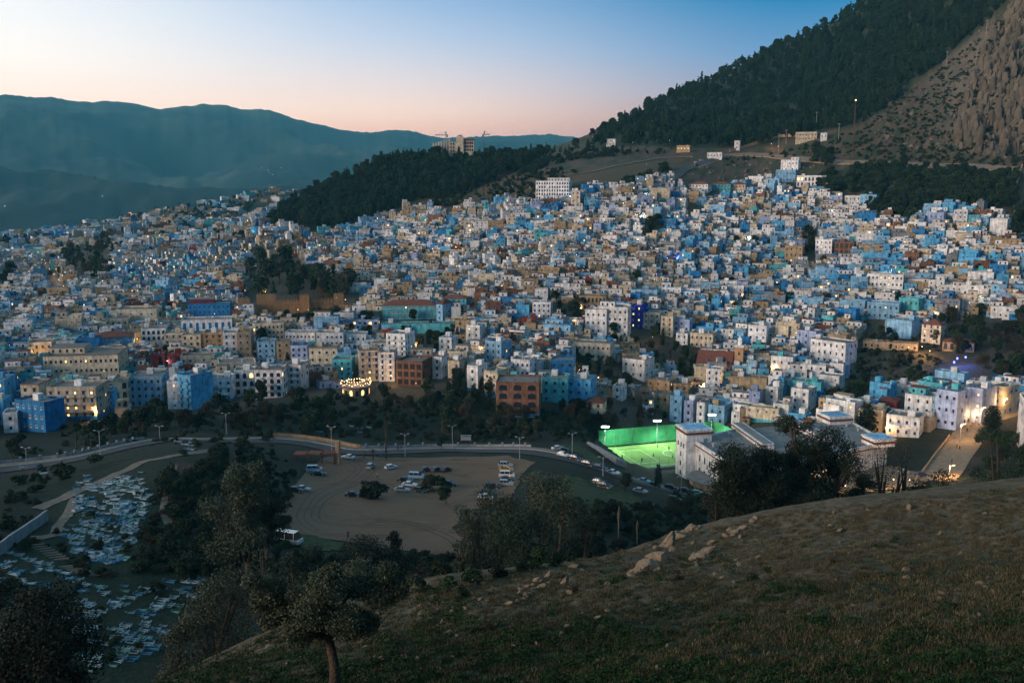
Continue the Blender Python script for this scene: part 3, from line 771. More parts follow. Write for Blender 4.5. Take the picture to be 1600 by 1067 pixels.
    return B, Wn, X, Hh
MATOF = lambda key, col: WM[col] if key == 'wall' else (M[key] if key in M else WM[key])
HOUSES = []
MS = {}
def build_house(loc, yaw, plan, col, fr, hip=None, name='house', door=True, wallm=None):
    B, Wn, X, Hh = plan
    root = empty(name, loc, yaw)
    groups = {}
    for part, b_, key in B:
        if part in ('balcony',): groups.setdefault((part, key, len(groups)//1 if False else round(b_[0],2), round(b_[4]//1,0) if False else (round(b_[4]-.12 if b_[5]-b_[4]>.5 else b_[4],0))), []).append(b_)
        else: groups.setdefault((part, key, 0, 0), []).append(b_)
    roof_o = None
    for (part, key, *_), bl in sorted(groups.items(), key=lambda t_: 0 if t_[0][0] == 'roof' else 1):
        mb = MB()
        for b_ in bl: mb.box(*b_)
        o_ = mb.build(part, (wallm if (wallm and key == 'wall') else MATOF(key, col)), roof_o if (roof_o and part in ('parapet','tile_coping','stair_room')) else root)
        if part == 'roof': roof_o = o_
    for (x,y,z,rz,ww,wh,lit,kd) in Wn:
        inst('window', WMESH[(fr, 1 if lit else 0, int(kd))], root, (x,y,z), rz, (ww,1,wh))
    for (nm,x,y,z) in X: inst(nm, TANK if nm == 'water_tank' else DISH, roof_o or root, (x,y,z), R.uniform(-1,1))
    if hip:
        w, d, oh, rh = hip
        mb = MB(); a, b2 = w/2+oh, d/2+oh; z = Hh
        rdg = max(0.01, a-b2) if a > b2 else 0.01
        mb.v = [(-a,-b2,z),(a,-b2,z),(a,b2,z),(-a,b2,z),(-rdg,0,z+rh),(rdg,0,z+rh),(-a,-b2,z-.15),(a,-b2,z-.15),(a,b2,z-.15),(-a,b2,z-.15)]
        mb.f = [(0,1,5,4),(1,2,5),(2,3,4,5),(3,0,4),(6,7,1,0),(7,8,2,1),(8,9,3,2),(9,6,0,3),(9,8,7,6)]; mb.m = [0]*9
        mb.build('tiled_roof', M['tile'], root)
    return root

# hand-placed buildings: x0,x1,ytop,ybase,floors,colour,yaw,depth, options, look, category
LM = []
HB = []
def HBd(*a, **k): HB.append((a, k))
# ---- left front
HBd(30,101,628,676,3,'blue',-48,9,look='deep blue cube-like house with a wide windowless right side', fr='fr_white', sideblank=1)
HBd(8,34,643,676,2,'white',-10,8,look='small white house with dark windows left of the deep blue cube-like house')
HBd(-14,26,592,640,3,'sky_blue',-20,12,look='bright blue terrace house cut by the left edge, upper one')
HBd(-20,20,626,664,2,'sky_blue',-20,9,look='bright blue low house cut by the left edge, lower one')
HBd(38,84,600,650,4,'cream',-25,12,hood=1,roof='coped',look='cream apartment house with hooded windows left of the long cream block')
HBd(80,172,606,657,4,'cream',-22,14,hood=1,balc=5,base='blue',litp=.12,look='long cream apartment block with balconies and a blue painted foot')
HBd(76,202,556,602,3,'cream',-14,22,roof='coped',dense=1.3,look='big cream hotel with a long row of small windows and lit terrace', setb='cream')
HBd(92,160,548,566,1,'white',-12,12,roof='hip',look='brown tile roofed top floor of the hotel complex')
HBd(180,208,592,638,3,'cream',-8,12,arch=1,look='cream house with stacked dark arches beside the pale blue block')
HBd(206,266,588,636,4,'pale_blue',-14,14,dense=1.2,look='pale blue block with rows of small windows right of the arched cream house')
HBd(281,334,586,640,5,'sky_blue',-48,12,balc=2,look='tall bright blue apartment tower with balconies and a blank right side', sideblank=1)
HBd(328,370,590,628,3,'white',-10,10,balc=2,look='white house with blue lower walls beside the tall blue tower', base='blue')
HBd(368,402,578,618,3,'white',-5,10,arch=1,look='white house with arched windows at the foot of the row left of the gully')
HBd(146,210,520,548,3,'sky_blue',-6,14,fr='fr_white',dense=1.2,roof='hip',hipx=1,look='blue and white school with a red roof edge and white window bands')
HBd(165,208,498,520,2,'cream',-10,16,look='cream flat roofed hall, lower left half')
HBd(184,254,484,510,2,'cream',-12,18,look='large plain cream hall with few windows on the left', dense=.5)
HBd(286,366,500,528,3,'white',-6,14,stripe=1,look='white hotel front with tall blue vertical window bands')
HBd(296,363,474,500,3,'blue',-6,14,look='deep blue and dark red stepped hotel with a lit roof sign', setb='red')
HBd(223,263,513,542,3,'white',-6,12,arch=1,dense=1.2,look='white building with rows of arches left of the cream windowed row')
HBd(258,290,520,548,3,'cream',-6,12,hood=1,look='cream house with hooded windows, left in the row of three')
HBd(286,320,522,552,3,'cream',-10,12,hood=1,look='cream house with hooded windows, middle of the row of three')
HBd(320,352,520,552,4,'tan',-6,12,hood=1,look='beige four storey house right in the row below the white hotel')
HBd(350,374,520,560,4,'white',-4,12,hood=1,look='white narrow four storey house between beige houses')
HBd(372,398,518,560,4,'tan',-8,12,litp=.1,look='yellow beige four storey house with a blue side at the row end')
HBd(47,88,535,566,3,'cream',-10,12,look='cream three storey house left of the big hotel')
HBd(86,122,532,556,2,'white',-10,12,look='white long low house behind the big hotel')
HBd(238,262,552,574,1,'red',-8,10,blank=1,look='dark red roofed block with blank walls')
HBd(264,300,552,576,2,'red',-10,11,look='dark red house with a cream right side', setb=None)
HBd(284,338,556,580,2,'cream',-6,11,look='cream two storey house in front of the dark red house')
HBd(342,400,566,588,2,'cream',4,11,look='cream low house with wide front near the blue balcony house')
# ---- centre left
HBd(400,447,505,532,3,'cream',-6,12,arch=0,dense=1.3,look='long cream three storey row with many dark windows below the castle wall')
HBd(446,498,520,541,2,'white',-12,10,dense=1.4,look='white two storey row with small close windows, left half')
HBd(495,542,520,552,3,'white',-10,10,dense=1.2,look='white three storey house with teal ground floor', base='teal')
HBd(541,576,522,548,2,'white',-8,10,dense=1.3,look='white two storey row with small close windows, right half')
HBd(403,433,534,568,4,'pale_blue',-4,11,look='pale blue four storey house at the left of the middle row')
HBd(433,456,533,568,4,'tan',-4,10,look='brown and blue four storey narrow house in the middle row')
HBd(455,485,540,568,3,'lilac',-8,10,look='lilac three storey house in the middle row')
HBd(484,532,543,580,3,'cream',-8,10,look='cream house with blue roof terrace in the middle row', roof='coped')
HBd(400,452,578,622,4,'white',-14,12,balc=3,roof='coped',arch=1,look='white apartment block with tiled ledges and arches, lower left of the lit round terrace')
HBd(442,487,570,612,4,'white',-22,12,balc=2,roof='coped',look='white apartment block with a tall blank right side')
HBd(520,556,562,596,4,'teal',-10,10,look='turquoise four storey house beside the round lit terrace', litp=.08)
HBd(560,594,546,596,5,'cream',3,11,balc=2,roof='coped',hood=1,litp=.04,look='cream apartment house with blue shutters, five floors, left half', fr='fr_blue')
HBd(592,622,550,596,5,'white',-8,11,balc=2,hood=1,roof='coped',look='white apartment house with open balconies, right half')
HBd(604,649,522,566,5,'white',-24,12,balc=2,look='tall white apartment house with tiered balconies behind the cream one')
HBd(620,677,565,604,3,'brick',-20,14,voids=1,look='unfinished brown brick building with open dark floors', noroof=1, fr='fr_brown', litp=0)
HBd(686,716,527,556,3,'white',-22,9,look='white cube house standing alone above the garden trees')
HBd(728,758,508,538,3,'white',-18,9,look='white cube house on a bank beside the warm wall lamp')
HBd(598,683,470,500,3,'teal',-3,12,dense=1.5,roof='hip',fr='fr_white',look='long turquoise school with three rows of windows and red tiled roof')
HBd(682,708,468,502,3,'pale_blue',-30,12,roof='hip',look='pale blue end block of the turquoise school with red roof')
HBd(690,736,462,482,2,'teal',-14,12,roof='hip',look='hall with a large dark red hipped roof behind the turquoise school')
HBd(596,712,505,522,1,'teal',-3,8,blank=1,roof='coped',look='turquoise terrace wall in front of the long school')
HBd(551,573,477,504,3,'white',-4,8,roof='coped',look='white turret-like house with tiled top left of the turquoise school')
HBd(550,594,500,516,2,'lilac',-6,10,arch=1,litp=.12,look='lilac arcaded house with lit openings')
HBd(676,702,558,592,3,'white',-22,9,roof='coped',hood=1,look='white row house, uppermost of the row stepping down to the right')
HBd(700,732,564,600,3,'cream',-26,9,roof='coped',look='cream row house in the row stepping down to the right')
HBd(730,762,572,612,3,'white',-28,9,base='blue',look='white and blue row house in the row stepping down to the right')
HBd(756,796,580,622,3,'cream',-30,10,base='sky_blue',fr='fr_blue',look='cream row house with bright blue foot next to the arcaded brick building')
HBd(758,800,534,574,4,'pale_blue',-34,9,look='pale blue house with an orange gable on the steep lane')
HBd(775,846,596,652,4,'brick',-4,15,arch=1,dense=.62,base='pale_blue',look='four storey arcaded brick building under construction with open arches', noroof=1, fr='fr_brown', litp=0)
# ---- centre right
HBd(847,892,590,630,3,'teal',-8,11,look='green turquoise three storey house right of the arcaded brick building', fr='fr_brown', litp=.06)
HBd(886,932,592,634,3,'sky_blue',-14,11,look='bright blue house joined to the turquoise one', base='teal')
HBd(860,900,562,590,2,'blue',-6,10,look='deep blue house with a flat brown roof behind the turquoise one')
HBd(916,948,622,650,2,'cream',-12,9,roof='hip',look='cream house with a red tiled roof standing in the trees', litp=.0)
HBd(957,979,602,626,2,'white',-16,8,look='small white cube house on the lane among trees')
HBd(1010,1062,594,616,2,'tan',-22,13,look='tan brick flat roofed house beside the curving lane', dense=.8)
HBd(1022,1050,616,642,2,'tan',-10,9,look='tan two storey house above the blue terraced row')
HBd(1046,1070,618,660,3,'pale_blue',-12,8,look='pale blue house, first of the blue terraced row above the pitch', fr='fr_blue')
HBd(1068,1090,626,662,3,'lilac',-16,8,look='lilac house, second of the blue terraced row above the pitch', fr='fr_brown')
HBd(1088,1108,628,664,3,'white',-16,8,look='white house, third of the blue terraced row above the pitch', roof='coped')
HBd(1106,1142,634,666,2,'pale_blue',-20,9,look='pale blue wide house at the right end of the blue terraced row', hut='tan')
HBd(972,1022,562,594,2,'white',-26,11,roof='coped',blank=0,dense=.7,look='white modern house with slanted gable in the garden')
HBd(1103,1130,576,606,3,'white',-14,8,look='white tall block joined to the mosque hall')
HBd(1138,1200,590,610,1,'tan',-8,8,blank=1,look='tan fort-like wall block lit by two lamps right of the mosque')
HBd(1052,1082,600,622,2,'tan',-14,9,look='tan house with light roof in front of the mosque', hut='white')
HBd(914,952,484,524,3,'white',-10,9,look='white three storey house with flower pots on the roof', roof='coped')
HBd(933,986,480,528,4,'white',-10,12,look='large white house with roof terraces left of the cobalt blue tower house', setb='white')
HBd(985,1012,476,514,4,'cobalt',-20,10,look='cobalt blue tower house with a lit yellow roof terrace', litp=.2, fr='fr_white')
HBd(1005,1034,488,516,3,'cream',-8,9,look='cream three storey house right of the cobalt blue tower house')
HBd(1032,1056,494,526,4,'cream',-12,9,look='yellow cream four storey narrow house', litp=.05)
HBd(1052,1082,500,526,3,'lilac',-12,9,look='lilac three storey house right of the narrow yellow cream house')
HBd(1056,1080,520,540,2,'white',-14,9,look='white low house left of the long cream row above the garden')
HBd(1078,1120,521,545,2,'cream',-14,10,look='long cream two storey row above the garden palms', dense=1.2)
HBd(1168,1200,508,545,3,'white',-8,10,look='white house with a glowing blue roof edge', litp=.06)
HBd(895,960,536,564,2,'cream',-12,11,look='cream house with a deep blue roof terrace', hut='blue', dense=1.2)
HBd(798,836,562,590,2,'white',-14,10,look='white house with many small windows left of the deep blue one', dense=1.3)
HBd(832,864,472,498,3,'white',-8,10,look='white three storey house beside the blue cube, above the cypress', dense=1.2)
HBd(806,828,476,496,2,'sky_blue',-4,8,blank=1,look='bright blue windowless cube house')
HBd(905,950,462,486,2,'tan',-6,12,roof='coped',arch=1,look='tan hall with a row of arched windows right of the cypress', dense=1.3)
# ---- right
HBd(1266,1336,534,572,3,'white',-30,11,roof='coped',hood=1,look='large white house with a wide blank front on the garden edge', dense=.9)
HBd(1244,1284,518,552,3,'lilac',-24,9,look='lilac blue house behind the large white one', roof='coped')
HBd(1204,1246,558,588,2,'white',-16,10,look='white house with small windows and turquoise roof room', hut='teal')
HBd(1234,1286,596,614,1,'teal',-10,8,blank=1,look='long turquoise windowless house beside the path')
HBd(1235,1274,608,644,3,'white',-22,9,hut='white',look='white three storey house by the winding path, right one')
HBd(1196,1222,604,634,3,'white',-14,9,look='white three storey house left of the winding path')
HBd(1440,1476,500,538,4,'cream',-18,9,roof='hip',hood=1,look='cream tower-like house with a dark red roof')
HBd(1384,1434,500,530,2,'pale_blue',-24,10,blank=1,look='pale blue windowless house above the ruined wall')
HBd(1355,1406,473,500,2,'pale_blue',-8,10,look='long pale blue house with a lit lamp at its foot')
HBd(1404,1442,466,494,2,'teal',-20,9,look='turquoise house next to the deep blue one')
HBd(1474,1522,530,550,1,'tan',-6,9,arch=1,roof='hip',look='arcaded tan terrace restaurant with a dark red roof')
HBd(1350,1432,534,548,1,'tan',-4,6,look='ruined tan wall building with small openings', noroof=1)
HBd(1395,1432,602,620,1,'white',-12,9,look='white small house in the trees above the red roofs')
HBd(1414,1464,618,648,2,'white',-16,10,look='white house with turquoise terrace beside the blue street house', setb='teal')
HBd(1338,1386,640,676,3,'cream',-14,10,look='cream three storey house behind the cypress right of the school')
HBd(1385,1442,650,684,2,'white',-12,10,look='white villa with balconies between cypress and street', balc=2)
HBd(1462,1512,610,672,3,'lilac',-26,11,look='big lilac blue house at the bottom of the lamplit street', hut='teal')
HBd(1508,1552,606,662,3,'lilac',-30,10,fr='fr_blue',look='lilac house with deep blue windows on the lamplit street', litp=.08)
HBd(1548,1586,604,650,3,'cream',-30,10,look='cream house at the upper end of the lamplit street', litp=.1)
HBd(1588,1622,622,702,5,'white',8,10,balc=1,look='tall white house with balconies cut by the right edge')
HBd(1372,1405,622,642,1,'red',-10,9,roof='hip',look='dark red roofed low house behind the white houses')
# ---- upper part
HBd(837,894,283,312,5,'white',-10,16,arch=1,litp=.04,look='large white hotel with towers at the upper edge of town', setb='white',dense=1.3)
HBd(892,908,298,324,4,'cream',-6,9,look='narrow cream house right below the large white hotel')
HBd(1076,1112,284,300,2,'white',-20,10,roof='hip',look='white gabled school wing with brown roof on the upper slope')
HBd(1110,1144,284,300,2,'teal',-8,12,roof='hip',look='turquoise school wing on the upper slope')
HBd(1142,1166,284,302,2,'cream',-6,10,roof='hip',look='cream school wing at the right on the upper slope')
HBd(1547,1577,342,368,3,'white',-14,10,blank=1,look='big blank white house at the right end of town')
HBd(1444,1476,333,352,2,'lilac',-10,9,look='lilac house at the upper right edge of town')
HBd(1220,1250,250,270,2,'white',-14,9,look='white house on the hill spur, topmost of the cluster', setb='white')
HBd(1212,1246,266,286,2,'pale_blue',-14,9,look='pale blue and white house on the hill spur below the topmost one')
HBd(1245,1292,275,292,2,'white',-10,9,arch=1,look='white arcaded house lit warm at its right end on the hill spur')
HBd(1320,1346,306,322,2,'white',-10,8,look='white house in front of the dark wood on the upper right')
HBd(1344,1372,304,322,2,'pale_blue',-14,8,look='pale blue house in front of the dark wood on the upper right')
HBd(1490,1512,328,350,3,'white',-6,9,look='white house among the upper right roofs')
HBd(1226,1256,384,412,3,'tan',-8,11,look='white and tan three storey house left of the tall white block', hut='white')
HBd(1274,1304,374,398,3,'white',-14,10,look='tall white block left of the open brown terrace')
HBd(1304,1336,378,400,2,'brick',-10,9,voids=1,look='brown open terrace house right of the tall white block', fr='fr_brown')
HBd(1355,1410,428,460,3,'white',-4,11,look='white restaurant house with an awning terrace and string of lamps', litp=.25, hut='sky_blue',dense=1.3)
rects = []
def overlaps(px0, px1, py0, py1, r):
    for (a, b, c, d, rr) in rects:
        ix = min(b, px1)-max(a, px0); iy = min(d, py1)-max(c, py0)
        if ix > 1.5 and iy > 2 and r < rr+6: 
            if ix*iy > .12*(b-a)*(d-c) or ix*iy > .3*(px1-px0)*(py1-py0): return True
    return False
foot = []
for a, k in HB:
    x0,x1,yt,yb,fl,col,yaw,dep = a
    b = hit((x0+x1)/2, yb, 130)
    if b is None: continue
    r = math.hypot(b.x, b.y); dist = b.y*CP - b.z*SP; s = dist/FPX
    W_ = (x1-x0)*s; ya = rad(yaw); dep = min(dep, W_*.75/max(.2,abs(math.sin(ya)))) if abs(yaw) > 5 else dep
    w = max(W_*.35, (W_-dep*abs(math.sin(ya)))/math.cos(ya))
    Ht = (yb-yt)*s/math.cos(PITCH*.3); roof = k.get('roof','flat')
    rh = 0
    if roof == 'hip': rh = min(2.6, Ht*.25); Ht -= rh
    fh = max(2.2, (Ht-(.7 if roof != 'hip' else 0))/fl)
    az = math.atan2(b.x, b.y); yawt = -az+ya
    push = dep/2*math.cos(ya)+w/2*abs(math.sin(ya))
    u = Vector((math.sin(az), math.cos(az), 0)); c = b+u*push*.95
    rng = random.Random(int(x0*7+yb))
    hut = k.get('hut', rng.choice(('white', col, None)) if not k.get('noroof') else None)
    plan = plan_house(rng, w, dep, fl, fh, col, roof=roof, hut=hut, setback=k.get('setb'), hood=k.get('hood',0), arch=bool(k.get('arch')), balc=k.get('balc',0),
                      blank=bool(k.get('blank')) or bool(k.get('stripe')), dense=k.get('dense',1.0), base=k.get('base'), litp=k.get('litp',.03), voids=bool(k.get('voids')), depth_below=9)
    if k.get('sideblank'): plan = (plan[0], [q for q in plan[1] if q[3] <= 0.01 and q[3] > -1], plan[2], plan[3])
    if k.get('stripe'):
        n = 8
        for i in range(n): plan[0].append(('window_band', (-w/2+w*(i+.3)/n,-w/2+w*(i+.75)/n,-dep/2-.06,-dep/2+.01,fh*.6,fl*fh-.8), 'blue'))
    fr = k.get('fr', rng.choice(('fr_brown','fr_brown','fr_blue')))
    root = build_house((c.x, c.y, b.z), yawt, plan, col, fr, hip=(w, dep, .35, rh) if roof == 'hip' else None)
    HOUSES.append(dict(o=root, px=(x0+x1)/2, py=(yt+yb)/2, area=(x1-x0)*(yb-yt), col=col, fl=fl, look=k['look']))
    rects.append((x0, x1, yt, yb, r)); foot.append((c.x, c.y, max(w, dep)*.46))

TOWN = [[(-60,374),(60,362),(160,340),(250,322),(330,312),(420,300),(470,296),(480,304),(440,322),(412,352),(500,368),(560,354),(600,335),(655,322),(700,333),(760,322),(828,318),(842,300),(900,300),(960,296),(1010,288),(1050,281),(1072,300),(1170,288),(1215,272),(1240,290),(1290,292),(1310,310),(1370,316),(1350,335),(1420,352),(1450,330),(1500,326),(1570,332),(1580,375),(1660,400),(1660,500),(1520,505),(1440,540),(1345,556),(1345,600),(1290,645),(1180,662),(1050,662),(990,635),(940,640),(860,622),(780,635),(700,600),(640,600),(560,598),(480,608),(400,618),(330,635),(180,650),(100,676),(30,684),(-60,690)],
        [(1190,650),(1290,655),(1330,645),(1390,612),(1460,612),(1600,605),(1660,610),(1660,630),(1500,640),(1462,680),(1400,688),(1330,680),(1250,668)]]
HOLES = [[(385,425),(400,402),(470,402),(500,440),(552,452),(575,462),(575,500),(545,500),(500,510),(400,503),(372,490),(372,470)],
 [(92,398),(175,380),(182,422),(125,448)],[(52,400),(76,400),(122,462),(72,466)],[(0,425),(18,425),(20,470),(0,470)],
 [(968,548),(1000,515),(1048,518),(1060,548),(1095,552),(1095,600),(1060,592),(1010,572)],[(898,555),(955,560),(1000,590),(990,640),(930,615),(900,590)],
 [(600,512),(722,512),(722,556),(684,560),(650,552),(640,530),(600,530)],[(860,462),(912,478),(912,510),(868,505)],
 [(1250,368),(1275,358),(1290,420),(1256,424)],[(998,345),(1036,348),(1042,378),(1000,382)],[(1330,550),(1345,500),(1380,505),(1400,545),(1440,540),(1440,640),(1380,612),(1310,606)],
 [(1476,495),(1660,495),(1660,610),(1500,600),(1440,560)],[(700,590),(780,620),(770,660),(690,610)],[(1280,610),(1330,605),(1330,650),(1290,648)],
 [(1060,305),(1072,310),(1105,325),(1090,342),(1060,335)],[(500,410),(512,425),(500,430)]]
cand = []
rng = random.Random(99)
r = 395.0
row = 0
while r < 2300:
    sp_r = 6.6 if r < 850 else 6.6+(r-850)*.024
    sp_t = 7.0 if r < 850 else 7.0+(r-850)*.021
    n = int(rad(62)*r/sp_t)
    for i in range(n):
        az = -rad(31)+rad(62)*(i+.5*(row%2))/n + rng.uniform(-.25,.25)*sp_t/r
        rr = r+rng.uniform(-.3,.3)*sp_r
        cand.append((az, rr))
    r += sp_r; row += 1
cand = np.array(cand)
cz = te_at(cand[:,0], cand[:,1])
cX = np.sin(cand[:,0])*cand[:,1]; cY = np.cos(cand[:,0])*cand[:,1]; cZ = cz*cand[:,1]
cpx, cpy = project(cX, cY, cZ)
ok = np.zeros(len(cand), bool)
for pl in TOWN: ok |= inpoly(cpx, cpy, pl)
for pl in HOLES: ok &= ~inpoly(cpx, cpy, pl)
# running max of te in front
mte = np.maximum.accumulate(TE, axis=1)
ii = np.clip(np.round(np.interp(cand[:,0], AZ, iaz0)).astype(int), 0, len(AZ)-1)
jj = np.clip(((np.log(cand[:,1])-LR[0])/.0125).astype(int), 0, len(RR)-1)
ok &= (cz + 11/cand[:,1] > mte[ii, jj])
ok &= ~(((cpx < 520) & (cpy < 400)) & (NR.rand(len(cand)) < .3))
# keep clear of streets
def near_line(L, X, Y, d):
    m = np.zeros(X.shape, bool)
    for p in L: m |= (X-p.x)**2+(Y-p.y)**2 < d*d
    return m
ok &= ~near_line(STREET, cX, cY, 13) & ~near_line(ROAD, cX, cY, 20)
LANE = polyw([(932,600),(960,596),(985,602),(1010,612),(1030,622)], 2)
strip('lane', LANE, -3.5, 3.5, .25, M['kerb'], kind='structure')
ok &= ~near_line(LANE, cX, cY, 7)
def pickcol(x, y, rng):
    t = float(vn_col(x, y))
    if x < 560: w_ = dict(white=.30,cream=.27,tan=.10,pale_blue=.12,sky_blue=.08,teal=.06,lilac=.02,blue=.06,grey=.08,red=.012,brick=.05)
    elif x < 1080 and y > 395: w_ = dict(white=.30,cream=.28,tan=.20,pale_blue=.06,sky_blue=.04,teal=.03,lilac=.02,blue=.03,grey=.05,brick=.08,red=.008)
    else: w_ = dict(white=.40,cream=.14,tan=.09,pale_blue=.14,sky_blue=.10,teal=.04,lilac=.03,blue=.08,grey=.06,brick=.03,red=.005)
    if t > .62: 
        for q in ('pale_blue','sky_blue','blue','teal'): w_[q] *= 2.3
    if t < .42:
        for q in ('tan','cream'): w_[q] *= 1.6
    ks = list(w_); return rng.choices(ks, [w_[q] for q in ks])[0]
def vn_col(x, y): return vnoise(np.array(x/70.0), np.array(y/32.0), 12)*.6+vnoise(np.array(x/25.0), np.array(y/12.0), 13)*.4
specs = []; lastc = None; lastx = 0
idxs = np.nonzero(ok)[0]
order = idxs[np.argsort(cand[idxs,1])]
for q in order:
    X, Y, Z, r = float(cX[q]), float(cY[q]), float(cZ[q]), float(cand[q,1]); x, y = float(cpx[q]), float(cpy[q])
    big = 1 if r < 900 else 1+(r-900)/900
    w = rng.choice((rng.uniform(4,7),rng.uniform(6,10),rng.uniform(8,15)))*min(big,1.6); d = rng.uniform(5,8)*min(big,1.6)
    fl = rng.choices((1,2,3,4),(.42,.42,.15,.01))[0]
    if x < 420 and y > 470: fl = rng.choices((1,2,3,4),(.25,.42,.27,.06))[0]
    fh = rng.uniform(2.4,2.9)
    if any((X-fx)**2+(Y-fy)**2 < (fr_+w*.42)**2 for fx,fy,fr_ in foot if abs(fx-X) < 40): continue
    s = r*1.02/FPX; hh = fl*fh
    if overlaps(x-w/2/s, x+w/2/s, y-hh/s, y, r): continue
    yaw = -float(cand[q,0]) + (float(vnoise(np.array(X/70), np.array(Y/70), 5))-.58)*1.1 + rng.choice((0,0,0,rng.uniform(-.15,.15)))
    col = lastc if (lastc and rng.random() < .3 and abs(x-lastx) < 40) else pickcol(x, y, rng)
    lastc, lastx = col, x
    sc_h = rng.choice(('white',col,'wall',None,'pale_blue' if rng.random()<.3 else 'white'))
    fh0 = fh
    plan = plan_house(rng, w, d, fl, fh, col, roof=rng.choices(('flat','coped'),(.68,.32))[0], hut=sc_h, setback=rng.choice((None,None,None,'wall','white')),
                      hood=int(rng.random()<.25), balc=0 if rng.random()<.9 else 2, blank=rng.random()<.10, litp=.035, depth_below=5, clutter=True, dense=rng.uniform(.7,.99),
                      base=rng.choice((None,)*6+('blue','sky_blue','teal')))
    ztop = te_at(np.array(cand[q,0]), np.array(max(r-d/2,10)))*(r-d/2)
    specs.append(dict(loc=(X,Y,float(ztop)), yaw=yaw, plan=plan, col=col, fr=rng.choice(('fr_brown','fr_brown','fr_blue','fr_white')), px=x, py=y-hh/s/2, fl=fl, area=w*hh/s/s, r=r, w=w, hh=hh, coped=any(b[0]=='tile_coping' for b in plan[0]),
                      hut=any(b[0]=='stair_room' for b in plan[0]), setb=any(b[0]=='upper_storey' for b in plan[0])))
print('houses', len(HB), len(specs))
specs.sort(key=lambda s_: -s_['area']*(1 if -10 < s_['px'] < 1610 else 0))
NI = 300-len(HOUSES)
for sp_ in specs[:NI]:
    root = build_house(sp_['loc'], sp_['yaw'], sp_['plan'], sp_['col'], sp_['fr'])
    HOUSES.append(dict(o=root, px=sp_['px'], py=sp_['py'], area=sp_['area'], col=sp_['col'], fl=sp_['fl'], look=None, coped=sp_['coped'], hut=sp_['hut'], setb=sp_['setb']))
# the rest of the town: one mass, every wall, parapet, window a real box
keycol = {'roof':(.17,.15,.135),'tile':(.15,.055,.038)}
for k_, v_ in PAL.items(): keycol[k_] = v_[0]
bx = []; bc = []; bm = []
def addb(loc, yaw, b_, rgb, m, keep):
    bx.append((loc[0],loc[1],loc[2],yaw)+tuple(b_)+(keep,)); bc.append(rgb); bm.append(m)
for sp_ in specs[NI:]:
    B, Wn, X, Hh = sp_['plan']; f = rng.uniform(.66,1.1)
    for part, b_, key in B:
        if part == 'balcony' and sp_['r'] > 900: continue
        rgb = keycol[sp_['col'] if key == 'wall' else key]
        addb(sp_['loc'], sp_['yaw'], b_, tuple(c*f for c in rgb), 0, 1)
    th = .06
    for (x,y,z,rz,ww,wh,lit,kd) in Wn:
        if sp_['r'] > 950 and rng.random() < .5: continue
        if sp_['r'] > 780 and rz != 0 and rng.random() < .5: continue
        if rz == 0: b_ = (x-ww/2,x+ww/2,y-th,y+.02,z-wh/2,z+wh/2)
        elif rz < 0: b_ = (x-th,x+.02,y-ww/2,y+ww/2,z-wh/2,z+wh/2)
        else: b_ = (x-.02,x+th,y-ww/2,y+ww/2,z-wh/2,z+wh/2)
        addb(sp_['loc'], sp_['yaw'], b_, (.03,.03,.035), 2 if lit else 1, 2)
        if kd == 1 and rz == 0 and sp_['r'] < 900: addb(sp_['loc'], sp_['yaw'], (x-ww*.65,x+ww*.65,y-.35,y,z+wh/2+.05,z+wh/2+.15), keycol['tile'], 0, 1)
    for (nm,x,y,z) in X:
        if nm == 'water_tank': addb(sp_['loc'], sp_['yaw'], (x-.45,x+.45,y-.45,y+.45,z,z+1.2), (.3,.4,.5), 0, 1)
bx = np.array(bx); n = len(bx)
c, s_ = np.cos(bx[:,3]), np.sin(bx[:,3])
vx = np.stack([bx[:,4],bx[:,5],bx[:,5],bx[:,4]]*2, 1); vy = np.stack([bx[:,6],bx[:,6],bx[:,7],bx[:,7]]*2, 1)
vz = np.concatenate([np.repeat(bx[:,8:9],4,1), np.repeat(bx[:,9:10],4,1)], 1)
Vx = bx[:,0:1]+vx*c[:,None]-vy*s_[:,None]; Vy = bx[:,1:2]+vx*s_[:,None]+vy*c[:,None]; Vz = bx[:,2:3]+vz
V = np.stack([Vx,Vy,Vz], -1).reshape(-1,3)
F = np.array([(4,5,6,7),(0,1,5,4),(1,2,6,5),(2,3,7,6),(3,0,4,7)])
Q = (np.arange(n)[:,None,None]*8 + F[None]).reshape(-1,4)
mi = np.repeat(np.array(bm), 5)
Mtown = mat('town_plaster', (0,0,0), attr='Col', nvar=.34, var=0, stain=.38, nscale=.4)
th_o = bpy.data.objects.new('town_houses', np_mesh('town_houses', V, Q, [Mtown, M['pane'], M['pane_lit']], np.repeat(np.array(bc), 8, 0), mi)); link(th_o)
tag(th_o, 'the rest of the town, hundreds of small white, blue and beige flat roofed houses climbing the slope', 'houses', kind='stuff')
open('/tmp/info.txt','w').write('houses %d %d boxes %d zmax %.0f' % (len(HB), len(specs), n, zz.max()))
